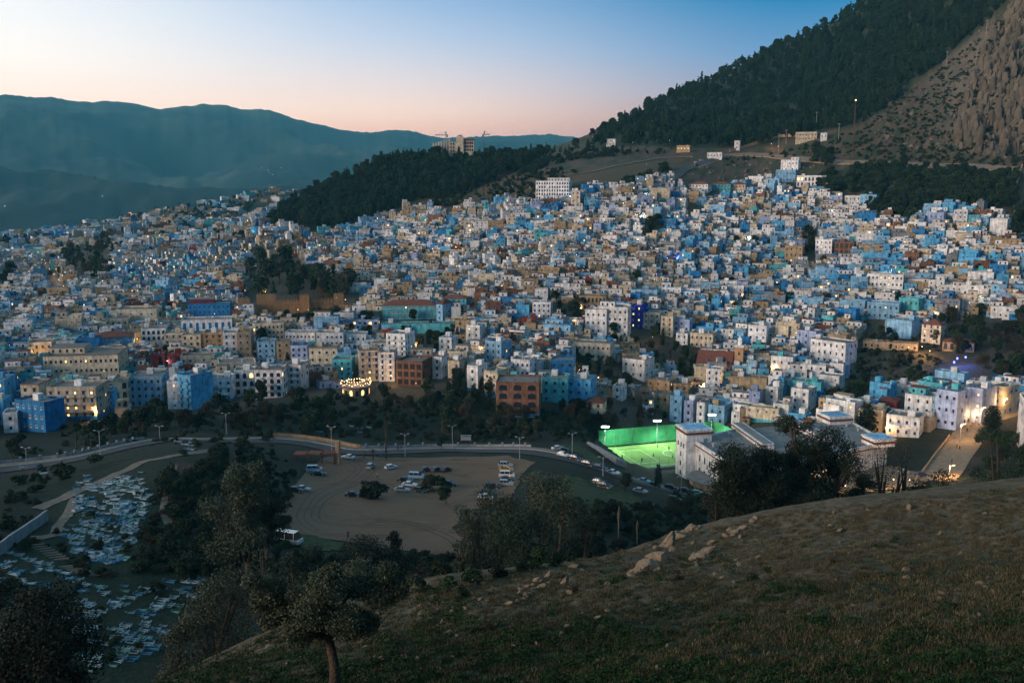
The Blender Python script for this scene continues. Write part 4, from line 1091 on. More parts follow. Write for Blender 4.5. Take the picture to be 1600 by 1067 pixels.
# ------------------------------------------------------------------ white school with flat roofs, right of the pitch
ZR = -93.0
sch = empty('school_building', plane_pt(1085,765,-109), 0, label='big white school with flat grey roofs, brown tile edges and a square corner tower', cat='school')
so = Vector(sch.location)
def S(px_, py_, z=ZR): p = plane_pt(px_, py_, z); return (p.x-so.x, p.y-so.y)
Mroofg = mat('roof_membrane', (.17,.17,.165), nvar=.25, nscale=.4)
rf = [S(1082,688), S(1155,671), S(1250,661), S(1325,658), S(1387,692), S(1331,704), S(1262,742), S(1190,758)]
prism_world(rf, -8, ZR-so.z-.3).build('wall', WM['white'], sch)
def inset(poly, d):
    c = (sum(p[0] for p in poly)/len(poly), sum(p[1] for p in poly)/len(poly))
    return [(p[0]+(c[0]-p[0])*d, p[1]+(c[1]-p[1])*d) for p in poly]
prism_world(inset(rf,.015), ZR-so.z-.3, ZR-so.z).build('roof', Mroofg, sch)
def bar(p0, p1, wid, z0, z1, m, name='roof_rib'):
    a = Vector(p0); b = Vector(p1); d = (b-a).normalized(); n = Vector((d.y,-d.x))*wid/2
    return prism_world([tuple(a+n), tuple(b+n), tuple(b-n), tuple(a-n)], z0, z1).build(name, m, sch)
zr = ZR-so.z
for a_, b_, wd in (((1152,668),(1200,702),4.5), ((1222,655),(1290,690),4.5)):
    bar(S(*a_), S(*b_), wd, zr+.01, zr+2.0, WM['white']); bar(S(*a_), S(*b_), wd+.8, zr+1.2, zr+1.5, M['tile'], 'tile_band'); bar(S(*a_), S(*b_), wd-1.2, zr+2.0, zr+2.05, Mroofg, 'rib_roof')
for a_, b_ in (((1325,658),(1387,692)), ((1331,704),(1387,692)), ((1082,688),(1190,758)), ((1190,758),(1262,742)), ((1262,742),(1331,704)),((1155,671),(1082,688))):
    bar(S(*a_), S(*b_), .5, zr-.6, zr+.7, WM['white'], 'roof_edge'); bar(S(*a_), S(*b_), .9, zr-.95, zr-.62, M['tile'], 'tile_band')
for cx_, cy_, w_, top in ((1084,686,9.5,4.2),(1304,659,9,2.6),(1372,694,8,2.4)):
    p = S(cx_, cy_); q = math.atan2(S(1190,758)[1]-S(1082,688)[1], S(1190,758)[0]-S(1082,688)[0])
    base = [(-w_/2,-w_/2),(w_/2,-w_/2),(w_/2,w_/2),(-w_/2,w_/2)]
    rot = lambda s: [(p[0]+(x*math.cos(q)-y*math.sin(q))*s, p[1]+(x*math.sin(q)+y*math.cos(q))*s) for x, y in base]
    prism_world(rot(1), -8 if top > 4 else zr+.01, zr+top).build('tower', WM['white'], sch)
    prism_world(rot(1.09), zr+top-1.2, zr+top-.5).build('tile_band', M['tile'], sch)
    prism_world(rot(1.06), zr+top, zr+top+.5).build('tower_rim', WM['white'], sch)
    prism_world(rot(.9), zr+top+.5, zr+top+.55).build('tower_roof', WM['pale_blue'], sch)
# facade windows on the long side and tower
fa, fb = Vector(S(1082,688)), Vector(S(1190,758)); fd = (fb-fa).normalized(); fn = Vector((fd.y,-fd.x))
if fn.y > 0: fn = -fn
ang = math.atan2(fn.x, -fn.y)
for i in range(11):
    for k, (z_, w_, h_) in enumerate(((zr-4.2,1.0,2.2),(zr-9,1.4,1.8),(zr-13.5,1.4,1.8))):
        p = fa+fd*(7+i*4.2)+fn*.04
        inst('window', WMESH[('fr_brown',0,2 if k == 0 else 0)], sch, (p.x,p.y,z_), ang, (w_,1,h_))
for k in range(5):
    for t_ in (-2.5,0,2.5) if k in (0,) else (0,):
        p = Vector(S(1084,686)) + fn*4.8 + fd*t_
        inst('window', WMESH[('fr_brown',0,0)], sch, (p.x,p.y,zr-1.5-k*3.4), ang, (.8,1,1.5))
# curved bay
bc_ = fa+fd*17; mb = MB(); poly = []
for k in range(13):
    a = math.pi*k/12; poly.append(tuple(bc_+fd*(-9*math.cos(a))+fn*(7*math.sin(a))))
prism_world(list(poly), -8, zr-9.2).build('curved_bay', WM['tan'], sch)
prism_world([tuple(bc_+(Vector(p)-bc_)*1.05) for p in poly], zr-9.2, zr-8.6).build('bay_roof', Mroofg, sch)
for k in range(2,11,2):
    a = math.pi*(k)/12; p = bc_+fd*(-9*math.cos(a))+fn*(7*math.sin(a)+.06)
    nx_ = (fd*(-7*math.cos(a))+fn*(9*math.sin(a))).normalized()
    inst('window', WMESH[('fr_brown',0,0)], sch, (p.x,p.y,zr-12.5), math.atan2(nx_.x,-nx_.y), (3.2,1,3.6))
for q_ in ((1140,682),(1099,691),(1115,698),(1323,666),(1341,673),(1360,682)):
    p = S(*q_); MB().cyl(p[0],p[1],zr,zr+1.1,.5,.5,8).cyl(p[0],p[1],zr+1.1,zr+1.4,.8,.8,8).build('roof_vent', M['metal_w'], sch)

# ------------------------------------------------------------------ mosque
mb_ = hit(1118, 590); az_ = math.atan2(mb_.x, mb_.y); sc_ = mb_.length/FPX
mq = empty('mosque', mb_+Vector((math.sin(az_),math.cos(az_),0))*8, -az_-rad(8), label='tan mosque hall with a red tiled roof and a square minaret with a white lantern top', cat='mosque')
W2 = 26*sc_; Ht = 20*sc_
MB().box(-W2,W2,-7,7,-8,Ht).build('wall', M['walltan'], mq)
b = MB(); rh = 2.8
b.v = [(-W2-.4,-7.6,Ht),(W2+.4,-7.6,Ht),(W2+.4,7.6,Ht),(-W2-.4,7.6,Ht),(-W2-.4,0,Ht+rh+3),(W2+.4,0,Ht+rh+3)]; b.f = [(0,1,5,4),(2,3,4,5),(1,2,5),(3,0,4),(3,2,1,0)]; b.m = [0]*5
b.build('tiled_roof', M['tile'], mq)
for i in range(14):
    x = -W2-.4+.6*0; t = -7+i; 
for i in range(4): inst('window', WMESH[('fr_brown',0,2)], mq, (W2*.25+i*2.6-1,-7.05,Ht*.5), 0, (1.7,1,3.2))
def P4(z0, z1, w, m, nm, x=W2+3.2, y=-2): MB().box(x-w,x+w,y-w,y+w,z0,z1).build(nm, m, mq)
hmin = 47*sc_
P4(-8,hmin,2.1,M['walltan'],'minaret'); P4(hmin,hmin+.9,2.3,WM['white'],'minaret_rim'); P4(hmin+.9,hmin+4.2,1.0,WM['white'],'lantern')
MB().cyl(W2+3.2,-2,hmin+4.2,hmin+5.6,.9,.1,8).build('finial', WM['white'], mq)
for k in range(3): inst('window', WMESH[('fr_brown',0,2)], mq, (W2+3.2,-4.15,hmin-3-k*4.5), 0, (.8,1,1.5))
rects.append((1092,1160,540,592,0))

# ------------------------------------------------------------------ castle walls with battlements
Mcastle = mat('castle_earth', (.24,.14,.07), stain=.3, nvar=.3, nscale=.8)
MER = MB().box(-.45,.45,-.3,.3,0,1.1).prism([(-.45,-.3),(.45,-.3),(0,.0)],1.1,1.35).mesh('merlon', [Mcastle])
cs0 = hit(445,491); cast = empty('castle_wall', cs0, -math.atan2(cs0.x, cs0.y), label='old earth coloured castle wall with battlements and square towers around the garden', cat='castle')
sca = cs0.length/FPX
def cb(x0_, x1_, yt_, yb_, dy, nm='wall', th=1.6):
    X0 = (x0_-445)*sca; X1 = (x1_-445)*sca; z1 = (491-yt_)*sca; z0 = (491-yb_)*sca-4
    MB().box(X0,X1,dy,dy+th,z0,z1).build(nm, Mcastle, cast)
    n = max(2,int((X1-X0)/1.6))
    for i in range(n):
        inst('merlon', MER, cast, (X0+(X1-X0)*(i+.5)/n, dy+.35, z1))
cb(432,470,472,492,0); cb(482,518,472,492,2)
for a_, b_, c_, d_ in ((404,432,462,0),(469,482,464,-1.5),(520,534,463,-1),(376,394,468,3)): cb(a_,b_,c_,492,d_,'tower',6)
cb(548,560,428,470,60,'tower',6); cb(500,548,446,468,48,'wall',1.5)

# ------------------------------------------------------------------ hotel on the wooded hill, cranes
hb = at_r(708, 1085); sh = hb.length/FPX
hill_h = empty('hilltop_hotel', hb, -math.atan2(hb.x,hb.y), label='pale concrete hotel with upright fins standing on top of the wooded hill', cat='hotel')
zb = hb.z
def hx(x0_, x1_, yt_, col_, dy=0, th=12, nm='block'):
    az, te = ray((x0_+x1_)/2, yt_); z1 = te*math.hypot(hb.x, hb.y)-zb
    MB().box((x0_-708)*sh,(x1_-708)*sh,dy,dy+th,-15,z1).build(nm, WM[col_], hill_h); return z1
for i, xx in enumerate(range(677,702,4)): hx(xx, xx+2.2, 224-i*1.1, 'cream', -2+i*.5, 14, 'fin')
hx(677,702,228,'tan',2); hx(701,715,222,'cream',0); zt_ = hx(713,724,213,'cream',-1); zt2 = hx(722,740,219,'cream',1); hx(716,722,211,'grey',2,6)
MB().box((722-708)*sh-.5,(740-708)*sh+.8,-.5,14,zt2-.2,zt2+1.0).build('roof_edge', M['tile'], hill_h)
for k in range(3):
    for i in range(5): inst('window', WMESH[('fr_brown',0,0)], hill_h, ((724+i*3.4-708)*sh,.97,zt2-3-k*3.6), 0, (1.8,1,2.2))
for xx,i in ((705,0),(709,1)):
    for k in range(3): inst('window', WMESH[('fr_brown',0,0)], hill_h, ((xx-708)*sh,-.05,zt2-4-k*3.6), 0, (1.5,1,2.0))
def crane(px_, r, ytop, jl, jr, lab):
    b = at_r(px_, r); az, te = ray(px_, ytop); h = te*r-b.z
    t = empty('tower_crane', b, -math.atan2(b.x,b.y), label=lab, cat='crane', group='tower cranes on the hill')
    s = r/FPX
    m = MB()
    for sx in (-.7,.7):
        for sy in (-.7,.7): m.box(sx-.14,sx+.14,sy-.14,sy+.14,-3,h)
    k = 0
    while k < h: m.tube([(-.7,-.7,k),(.7,-.7,k+2),(-.7,-.7,k+4)], .1, 4); k += 4
    m.build('mast', M['metal'], t)
    MB().box(jl*s,jr*s,-.35,.35,h,h+.9).build('jib', M['metal'], t)
    MB().tube([(jl*s*.8,0,h+.9),(0,0,h+4),(jr*s*.8,0,h+.9)], .12, 4).build('tie_bar', M['metal'], t)
    MB().box(-.6,.6,-.6,.6,h,h+4).build('tower_head', M['metal'], t)
    MB().box((jr if abs(jr) < abs(jl) else jl)*s*.75-.9,(jr if abs(jr) < abs(jl) else jl)*s*.75+.9,-.8,.8,h-1.8,h).build('counterweight', M['metal'], t)
crane(697,1110,212,-17,3,'thin tower crane left of the hilltop hotel, jib to the left')
crane(757,1100,211,-3,9,'thin tower crane right of the hilltop hotel')

# roadside house row up on the mountain road, small buildings in the fields
def small(x0_,x1_,yt_,yb_,col,lab,cat='house',lit=0,roof='flat'):
    b = hit((x0_+x1_)/2,yb_,700)
    if b is None: return
    s = b.length/FPX; w = (x1_-x0_)*s; h = (yb_-yt_)*s
    rg = random.Random(int(x0_)); pl = plan_house(rg, w, 8, max(1,int(h/3)), h/max(1,int(h/3)), col, roof=roof, hut=None, litp=lit, depth_below=6)
    o = build_house((b.x,b.y,b.z), -math.atan2(b.x,b.y)-.1, pl, col, 'fr_brown', hip=(w,8,.3,1.5) if roof=='hip' else None)
    HOUSES.append(dict(o=o, px=(x0_+x1_)/2, py=(yt_+yb_)/2, area=0, col=col, fl=1, look=lab))
small(1245,1275,209,220,'cream','long cream building lit warm on the mountain road bend')
small(1283,1292,210,218,'white','tiny white hut beside the long cream building on the mountain road')
small(1106,1128,240,247,'white','low white shed on the spur above the upper town road')
small(1058,1078,229,237,'tan','orange lit tan house at the forest edge above the fields',lit=.9)
small(1148,1156,222,234,'white','small white tower hut at the forest edge')
small(948,962,219,228,'white','little white house among the trees on the ridge saddle',lit=.5)
small(668,679,297,308,'brick','small ruined brick watchtower at the lower edge of the hill forest')
L_ = polyw([(1140,238),(1180,226),(1215,216),(1245,214)], 4)
wall_mb(L_, 0, .6, 2.6, 3).build('roadside_wall', M['walltan'], label='pale lamplit wall climbing beside the mountain road', cat='wall')
L_ = polyw([(1597,262),(1590,285),(1583,310),(1587,345)], 4)
wall_mb(L_, 0, 1.0, 2.8, 3).build('stone_wall', M['walltan'], label='old stone wall running down the slope at the far right edge', cat='wall')
L_ = polyw([(-12,872),(14,855),(44,834),(74,812)], 2)
wall_mb(L_, 0, .5, 2.2, 2).build('cemetery_wall', M['wallw'], label='pale blue-white cemetery wall at the far left', cat='wall')
L_ = polyw([(532,790),(560,789),(600,789),(650,792),(690,797),(722,803)], 2)

# round lamplit terrace
tb = hit(553, 622); s_ = tb.length/FPX
ter = empty('round_terrace', tb+Vector((0,6,0)), 0, label='round restaurant terrace ringed with strings of warm lamps at the gully edge', cat='terrace')
MB().cyl(0,0,-6,15*s_,5.6,5.6,20).build('drum', WM['tan'], ter)
MB().cyl(0,0,15*s_,15*s_+.3,6.6,6.6,20).build('deck', M['roof'], ter)
for k in range(8):
    a = -math.pi+math.pi*k/7; inst('window', WMESH[('fr_brown',1 if k%2 else 0,2)], ter, (5.65*math.cos(a),5.65*math.sin(a),2.0), a+math.pi/2, (1.3,1,2.4))
BULB = MB().cyl(0,0,-.13,.13,.13,.13,6).mesh('bulb', [M['bulb']])
BULBW = MB().cyl(0,0,-.16,.16,.16,.16,6).mesh('bulb', [M['bulbw']])
for k in range(34):
    a = 2*math.pi*k/34; inst('bulb', BULB, ter, (6.4*math.cos(a),6.4*math.sin(a),15*s_+1.5+.5*math.sin(k*1.7)), 0)
for k in range(20):
    a = 2*math.pi*k/20; inst('bulb', BULB, ter, (3.8*math.cos(a),3.8*math.sin(a),15*s_+2.2), 0)
def glow(parent, loc, e, col, rad_=.3):
    ld = bpy.data.lights.new('lamp_glow','POINT'); ld.energy = e; ld.color = col; ld.shadow_soft_size = rad_
    lo = bpy.data.objects.new('lamp_glow', ld); link(lo, parent); lo.location = loc; return lo
WARM = (1,.54,.2); COOL = (.75,.92,1)
glow(ter, (0,0,15*s_+2.5), 1500, WARM)

# gateway canopy by the road bend
gc = hit(505,722); t = empty('gate_canopy', gc, -.1, label='small brown gateway canopy on posts at the car park entrance', cat='canopy')
for k in range(3): MB().box(-9+k*4.6,-5+k*4.6,-2,2,2.6+.3*k,2.9+.3*k).build('roof_panel', M['tile'], t)
for x in (-8.5,-4,0,4): MB().box(x-.2,x+.2,-1.6,-1.2,-2,2.7).build('post', M['rust'], t)
MB().box(4.2,5.4,-1,1,-1,7).build('tile_pillar', M['walltan'], t)
g_ = hit(728,690); t = empty('bus_shelter', g_, 0, label='small open metal shelter standing beyond the road parapet', cat='shelter')
for x in (-1.8,1.8): MB().box(x-.08,x+.08,-.5,-.35,0,2.3).build('post', M['metal'], t)
MB().box(-2,2,-.7,.7,2.3,2.4).build('roof', M['metal'], t); MB().box(-1.8,1.8,.5,.55,.4,2.2).build('back_panel', M['metal_w'], t)

# ------------------------------------------------------------------ street lamps and masts
def lamp_post(px_, pyb, pyt, lab, arms=2, lit=None, rmin=130, grp='street lamps along the road', e=900, warm=True, name='street_lamp', m='metal_w'):
    b = hit(px_, pyb, rmin)
    if b is None: return
    h = (pyb-pyt)*b.length/FPX
    t = empty(name, b, R.uniform(-.4,.4), label=lab, cat='street lamp' if name=='street_lamp' else 'mast', group=grp)
    MB().cyl(0,0,-.5,h,.14,.07,7).build('pole', M[m], t)
    for sx in ((-1,1) if arms == 2 else (1,)):
        arm_ = MB().tube([(0,0,h*.88),(sx*.5,0,h*.97),(sx*1.2,0,h)], .05, 5).build('arm', M[m], t)
        MB().box(sx*1.2-.35,sx*1.2+.35,-.16,.16,h-.06,h+.1).build('lantern', (M['bulb'] if warm else M['bulbw']) if lit else M['metal_w'], arm_)
    if lit: glow(t, (0,-.5,h-.5), e, WARM if warm else COOL)
    return t
for px_, b_, t_, w_ in ((42,727,701,'at the far left end of the road'),(157,712,674,'beside the left road bend, second from the left edge'),(250,686,666,'small, where the left road passes behind the knoll'),(354,678,646,'above the knoll, beside the wooded slope'),
  (519,722,666,'tallest, standing by the gateway canopy'),(633,713,677,'double armed, near the car park entrance'),(707,702,664,'above the middle of the road parapet'),(812,718,682,'at the right end of the parapet'),
  (894,708,676,'beside the row of cars left of the lawn'),(942,744,713,'beside the cars below the pitch'),(1064,770,744,'in front of the school tower')):
    lamp_post(px_, b_, t_, 'pale unlit street lamp, '+w_)
for px_, b_, t_, w_ in ((1531,678,640,'lit warm, on the right side of the lamplit street'),(1500,690,664,'lit warm, at the left kerb of the lamplit street'),(1567,652,626,'lit warm, at the upper end of the lamplit street'),(1483,745,728,'lit, low, at the foot of the lamplit street')):
    lamp_post(px_, b_, t_, 'street lamp '+w_, arms=1, lit=True, grp='lit lamps along the right hand street', e=3200)
for px_, b_, t_, l_, mm in ((1332,251,166,'tall rusty mast with a small light on top, below the cliff','rust'),(1310,222,196,'thin pole on the slope left of the tall mast','metal_w'),(1216,244,212,'pole by the mountain road wall','metal_w'),(1228,225,205,'pole behind the mountain road wall','metal_w'),(1479,102,84,'pylon high on the slope between forest and cliff','metal_w'),(1541,55,36,'pylon near the top of the slope','metal_w'),(1275,205,178,'thin antenna pole at the forest edge','metal_w')):
    b = hit(px_, b_, 600)
    if b is None: continue
    h = (b_-t_)*b.length/FPX; rw = .45 if mm == 'rust' else .22
    t = empty('mast', b, 0, label=l_, cat='mast')
    MB().cyl(0,0,-2,h,rw,rw*.7,6).build('pole', M[mm], t); MB().box(-1.2,1.2,-.3,.3,h-.4,h).build('crossarm', M[mm], t)
    if mm == 'rust': inst('bulb', BULB, t, (0,0,h+.3), 0, (4,4,4))

# little lamps all over town (the brighter ones throw light, some added at random just for glow)
TL = [(715,428,'w',900),(640,455,'w',1400),(760,468,'w',1200),(556,402,'w',500),(452,487,'w',500),(466,494,'w',500),(440,488,'w',500),(482,494,'w',400),(612,452,'w',900),(590,430,'w',1100),(606,432,'w',900),(575,438,'w',900),
 (690,470,'w',700),(770,515,'w',900),(648,546,'w',1200),(935,752-150,'w',1200),(1012,616,'w',900),(1098,612,'w',900),(1155,600,'w',1800),(1172,606,'w',1800),(542,590,'c',700),(176,636,'w',2500),(262,556,'w',600),(60,568,'w',1200),(72,572,'w',900),
 (32,530,'c',700),(1187,592,'w',600),(1300,580,'c',900),(1440,553,'w',2500),(1452,560,'w',1500),(1388,492,'c',1200),(1512,362,'c',1600),(1495,385,'c',900),(1462,343,'c',700),(1545,342,'c',700),(1010,312,'c',700),(985,313,'c',600),(965,312,'c',500),(890,315,'c',700),
 (1003,345,'c',400),(1252,407,'c',600),(1290,291,'w',900),(1082,285,'w',0),(1255,683,'w',900),(1518,640,'w',800),(1560,632,'w',900),(1575,628,'w',800),(1510,655,'w',700),(1383,682,'w',900),(370,606,'g',700),(180,430,'w',1800),(62,405,'w',500),(812,455,'w',300),(835,460,'w',300),(1060,410,'b',500),(1042,413,'b',500),
 (1495,572,'b',900),(1508,570,'b',900),(1490,578,'b',700),(1195,508,'b',400),(735,440,'b',300),(700,436,'b',300),(1368,455,'c',500),(415,465,'w',600),(330,505,'w',300),(548,548,'w',0),(805,600,'w',200),(1600-60,463,'c',500),(1160,470,'w',300),(1300,340,'c',300),(1125,262,'c',0),(1080,258,'w',0),(1010,270,'w',0),(1205,232,'w',700),(1216,236,'w',500),(1000,590,'w',0)]
TL += [(575,447,'w',1500),(590,440,'w',1200),(560,440,'w',900),(600,436,'w',900),(540,478,'w',900),(527,478,'w',900),(1533,655,'w',900),(1520,660,'w',800),(118,632,'w',900),(150,655,'w',900),(1210,585,'w',600),(1150,606,'w',1500),(985,560,'w',400),(1490,640,'c',600),(612,600,'w',900),(650,612,'w',300),(320,470,'c',400),(215,540,'w',500),(905,590,'w',400),(750,560,'w',600)]
for bx_, by_ in ((100,455),(92,445),(85,436),(78,427),(110,450),(72,418),(66,412),(98,438),(88,428),(78,417),(104,462),(60,400),(50,398)): TL.append((bx_,by_,'w',900))
rg = random.Random(5)
for pl_, n_, prob in (([(0,375),(250,330),(470,300),(470,340),(380,400),(0,440)],70,.8),([(0,440),(560,400),(560,560),(0,620)],24,.8),([(500,370),(830,330),(1560,345),(1600,500),(1300,600),(700,560)],36,.7),([(1020,235),(925,235),(900,220),(960,215),(1100,238)],7,.8)):
    for q in sample_poly(pl_, n_, rg): TL.append((q[0], q[1], 'w' if rg.random() < prob else 'c', 0))
for pl_, n_ in (([(560,400),(1000,330),(1560,350),(1600,480),(1200,600),(800,560),(600,480)],26),([(0,400),(400,350),(520,400),(540,560),(20,620)],20)):  # extra lamps at random spots, added for warm glow in the gaps
    for q in sample_poly(pl_, n_, rg): TL.append((q[0], q[1], 'w' if rg.random() < .8 else 'c', 420))
nl = 0
BB_ = MB().cyl(0,0,-.15,.15,.15,.15,6).mesh('bulb', [M['neon']])
FARL = [(R.uniform(408,445),R.uniform(264,288)) for _ in range(5)]+[(8,325),(160,309)]
for (x_, y_) in FARL:
    b = hit(x_, y_, 2400)
    if b is not None: inst('far_light', BULBW, None, b+Vector((0,0,6)), 0, (4,4,4), label='tiny distant light in the far valley under the mountains', cat='light', group='lights of the far valley')
for (x_, y_, c_, e_) in TL:
    b = hit(x_, y_, 350)
    if b is None: continue
    dd = b.length; u = Vector((b.x, b.y, 0)).normalized()
    p = b - u*2.5 + Vector((0,0,4.2 if e_ else 7.0))
    sz = ((1.4 if e_ > 450 else .7) if e_ else .7)*max(1, dd/900)**.8
    if c_ == 'b': sz *= 2.0
    me = {'w':BULB,'c':BULBW,'g':BULBW,'b':BB_}[c_]
    side = 'left' if x_ < 540 else ('middle' if x_ < 1080 else 'right')
    wordc = {'w':'warm yellow','c':'cool white','g':'greenish','b':'blue neon'}[c_]
    if e_: 
        o = inst('wall_lamp', me, None, p, 0, (sz,sz,sz), label='bright %s lamp lighting the walls around it in the %s part of town, %s' % (wordc, side, 'upper slope' if y_ < 440 else ('middle slope' if y_ < 540 else 'lower edge')), cat='lamp', group='bright %s lamps in the %s part of town' % (wordc, side))
        glow(o, (0,0,-.4), e_*(1.9 if c_ != 'b' else 3.5), {'w':WARM,'c':COOL,'g':(.6,1,.3),'b':(.1,.15,1)}[c_], .35/sz)
    else:
        inst('wall_lamp', me, None, p, 0, (sz,sz,sz), label='small %s lamp glowing among the houses, %s part of town' % (wordc, side), cat='lamp', group='small %s lamps in the %s part of town' % (wordc, side))
# courtyard behind the trees right of the school, warm lit
for x_, y_, e_ in ((1300,755,5000),(1320,768,5000),(1395,738,4500),(1420,742,3000),(1205,762,1800),(1262,765,2500),(1345,745,2500)):
    b = at_r(x_, 318 if x_ < 1350 else 330); 
    o = inst('yard_lamp', BULB, None, b+Vector((0,0,4.0)), 0, (1.3,1.3,1.3), label='warm yard lamp behind the dark trees beside the school', cat='lamp', group='yard lamps behind the trees')
    glow(o, (0,0,-.2), e_, WARM, .2)
patch('school_yard', [(1180,772),(1260,745),(1330,722),(1400,728),(1450,742),(1450,760),(1330,772),(1230,785)], .3, Mstreet, 2, 0, kind='structure')

# ------------------------------------------------------------------ cars
CARCOL = {'white':(.55,.56,.56),'black':(.012,.012,.015),'dark grey':(.05,.055,.06),'silver':(.28,.29,.30),'yellow':(.45,.22,.02),'pale blue':(.25,.38,.48),'teal':(.06,.25,.22),'dark blue':(.015,.025,.07)}
CMAT = {k: mat('car_paint_'+k.replace(' ','_'), v, rough=.35, spec=.5, nvar=.05, var=.03) for k, v in CARCOL.items()}
def prof(pts_, hw, mb, m=0, taper=0):
    b = len(mb.v); n = len(pts_)
    for s in (-1, 1):
        for (x, z, tz) in pts_: mb.v.append((x, s*(hw-tz), z))
    mb.f.append(tuple(b+i for i in range(n))); mb.m.append(m); mb.f.append(tuple(b+2*n-1-i for i in range(n))); mb.m.append(m)
    for i in range(n):
        j = (i+1)%n; mb.f.append((b+j, b+i, b+n+i, b+n+j)); mb.m.append(m)
CARM = {}
def car_parts(kind, colr):
    if (kind, colr) in CARM: return CARM[(kind, colr)]
    L_ = {'sedan':4.4,'hatch':4.0,'suv':4.5,'van':4.7,'minibus':6.2}[kind]; h = {'sedan':1.42,'hatch':1.48,'suv':1.7,'van':1.95,'minibus':2.7}[kind]; a = L_/2; hw = .88 if kind != 'minibus' else 1.05
    k = h/1.45; bl = .85*k if kind != 'minibus' else 1.15
    body = MB(); prof([(-a,.35,.05),(-a+.05,.3,.05),(a-.1,.3,.05),(a,.4,.08),(a-.02,.62*k,.08),(a*.62,bl,.04) if kind in('sedan','hatch','suv') else (a*.86,bl,.04),(-a*.9,bl+.05,.04),(-a,.7*k,.06)], hw, body)
    f0, f1, r1, r0 = {'sedan':(.42,.12,-.42,-.72),'hatch':(.45,.15,-.62,-.9),'suv':(.45,.2,-.72,-.92),'van':(.72,.38,-.86,-.93),'minibus':(.86,.66,-.9,-.95)}[kind]
    gl = MB(); prof([(a*f0*1.02,bl,.05),(a*f1,h-.06,.2),(a*r1,h-.06,.2),(a*r0,bl+.04,.06)], hw-.02, gl)
    rf_ = MB(); prof([(a*f1+.05,h-.08,.2),(a*f1,h,.24),(a*r1,h,.24),(a*r1-.06,h-.08,.2)], hw+.0, rf_)
    for xx in (a*f1*.9, (a*f1+a*r1)/2, a*r1*.95):
        rf_.v += []; rf_.box(xx-.05,xx+.05,-hw+.06,-hw+.14,bl,h-.05); rf_.box(xx-.05,xx+.05,hw-.14,hw-.06,bl,h-.05)
    def wheel():
        m = MB(); n = 12
        b = len(m.v)
        for y in (-.11,.11):
            for i in range(n): m.v.append((.32*math.cos(2*math.pi*i/n), y, .32*math.sin(2*math.pi*i/n)))
        for i in range(n): m.f.append((b+i, b+(i+1)%n, b+n+(i+1)%n, b+n+i)); m.m.append(0)
        m.f.append(tuple(b+i for i in range(n))[::-1]); m.m.append(1); m.f.append(tuple(b+n+i for i in range(n))); m.m.append(1)
        return m.mesh('wheel', [M['tyre'], M['rim']])
    CARM.setdefault('wheel', wheel())
    if 'rim' not in CARM:
        m_ = MB(); m_.box(-.17,.17,-.01,.01,-.04,.04); m_.box(-.04,.04,-.011,.011,-.17,.17); CARM['rim'] = m_.mesh('rim', [M['rim']])
    hl = MB().box(-.06,.03,-.2,.2,-.08,.08).mesh('headlight', [M['headl']]); tl = MB().box(-.03,.05,-.17,.17,-.1,.1).mesh('tail_light', [M['redl']])
    CARM[(kind,colr)] = (body.mesh('body',[CMAT[colr]]), gl.mesh('glasshouse',[M['carglass']]), rf_.mesh('roof',[CMAT[colr]]), hl, tl, a, hw, k)
    return CARM[(kind,colr)]
def car(px_, py_, kind, colr, yaw, lab, rmin=130):
    b = hit(px_, py_, rmin)
    if b is None: return
    bo, gl, rf_, hl, tl, a, hw, k = car_parts(kind, colr)
    t = empty('parked_car' if kind != 'minibus' else 'minibus', b+Vector((0,0,.18)), rad(yaw), label=lab, cat='car' if kind != 'minibus' else 'van', group='parked cars')
    inst('body', bo, t); inst('glasshouse', gl, t); inst('roof', rf_, t)
    for sx in (-.6,.6):
        for sy in (-1,1):
            wh_ = inst('wheel', CARM['wheel'], t, (a*sx*1.05, sy*(hw-.08), .32)); inst('rim', CARM['rim'], wh_, (0, sy*.12, 0))
    for sy in (-1,1): inst('headlight', hl, t, (a, sy*(hw-.32), .62*k-.04)); inst('tail_light', tl, t, (-a, sy*(hw-.3), .62*k+.05))
    return t
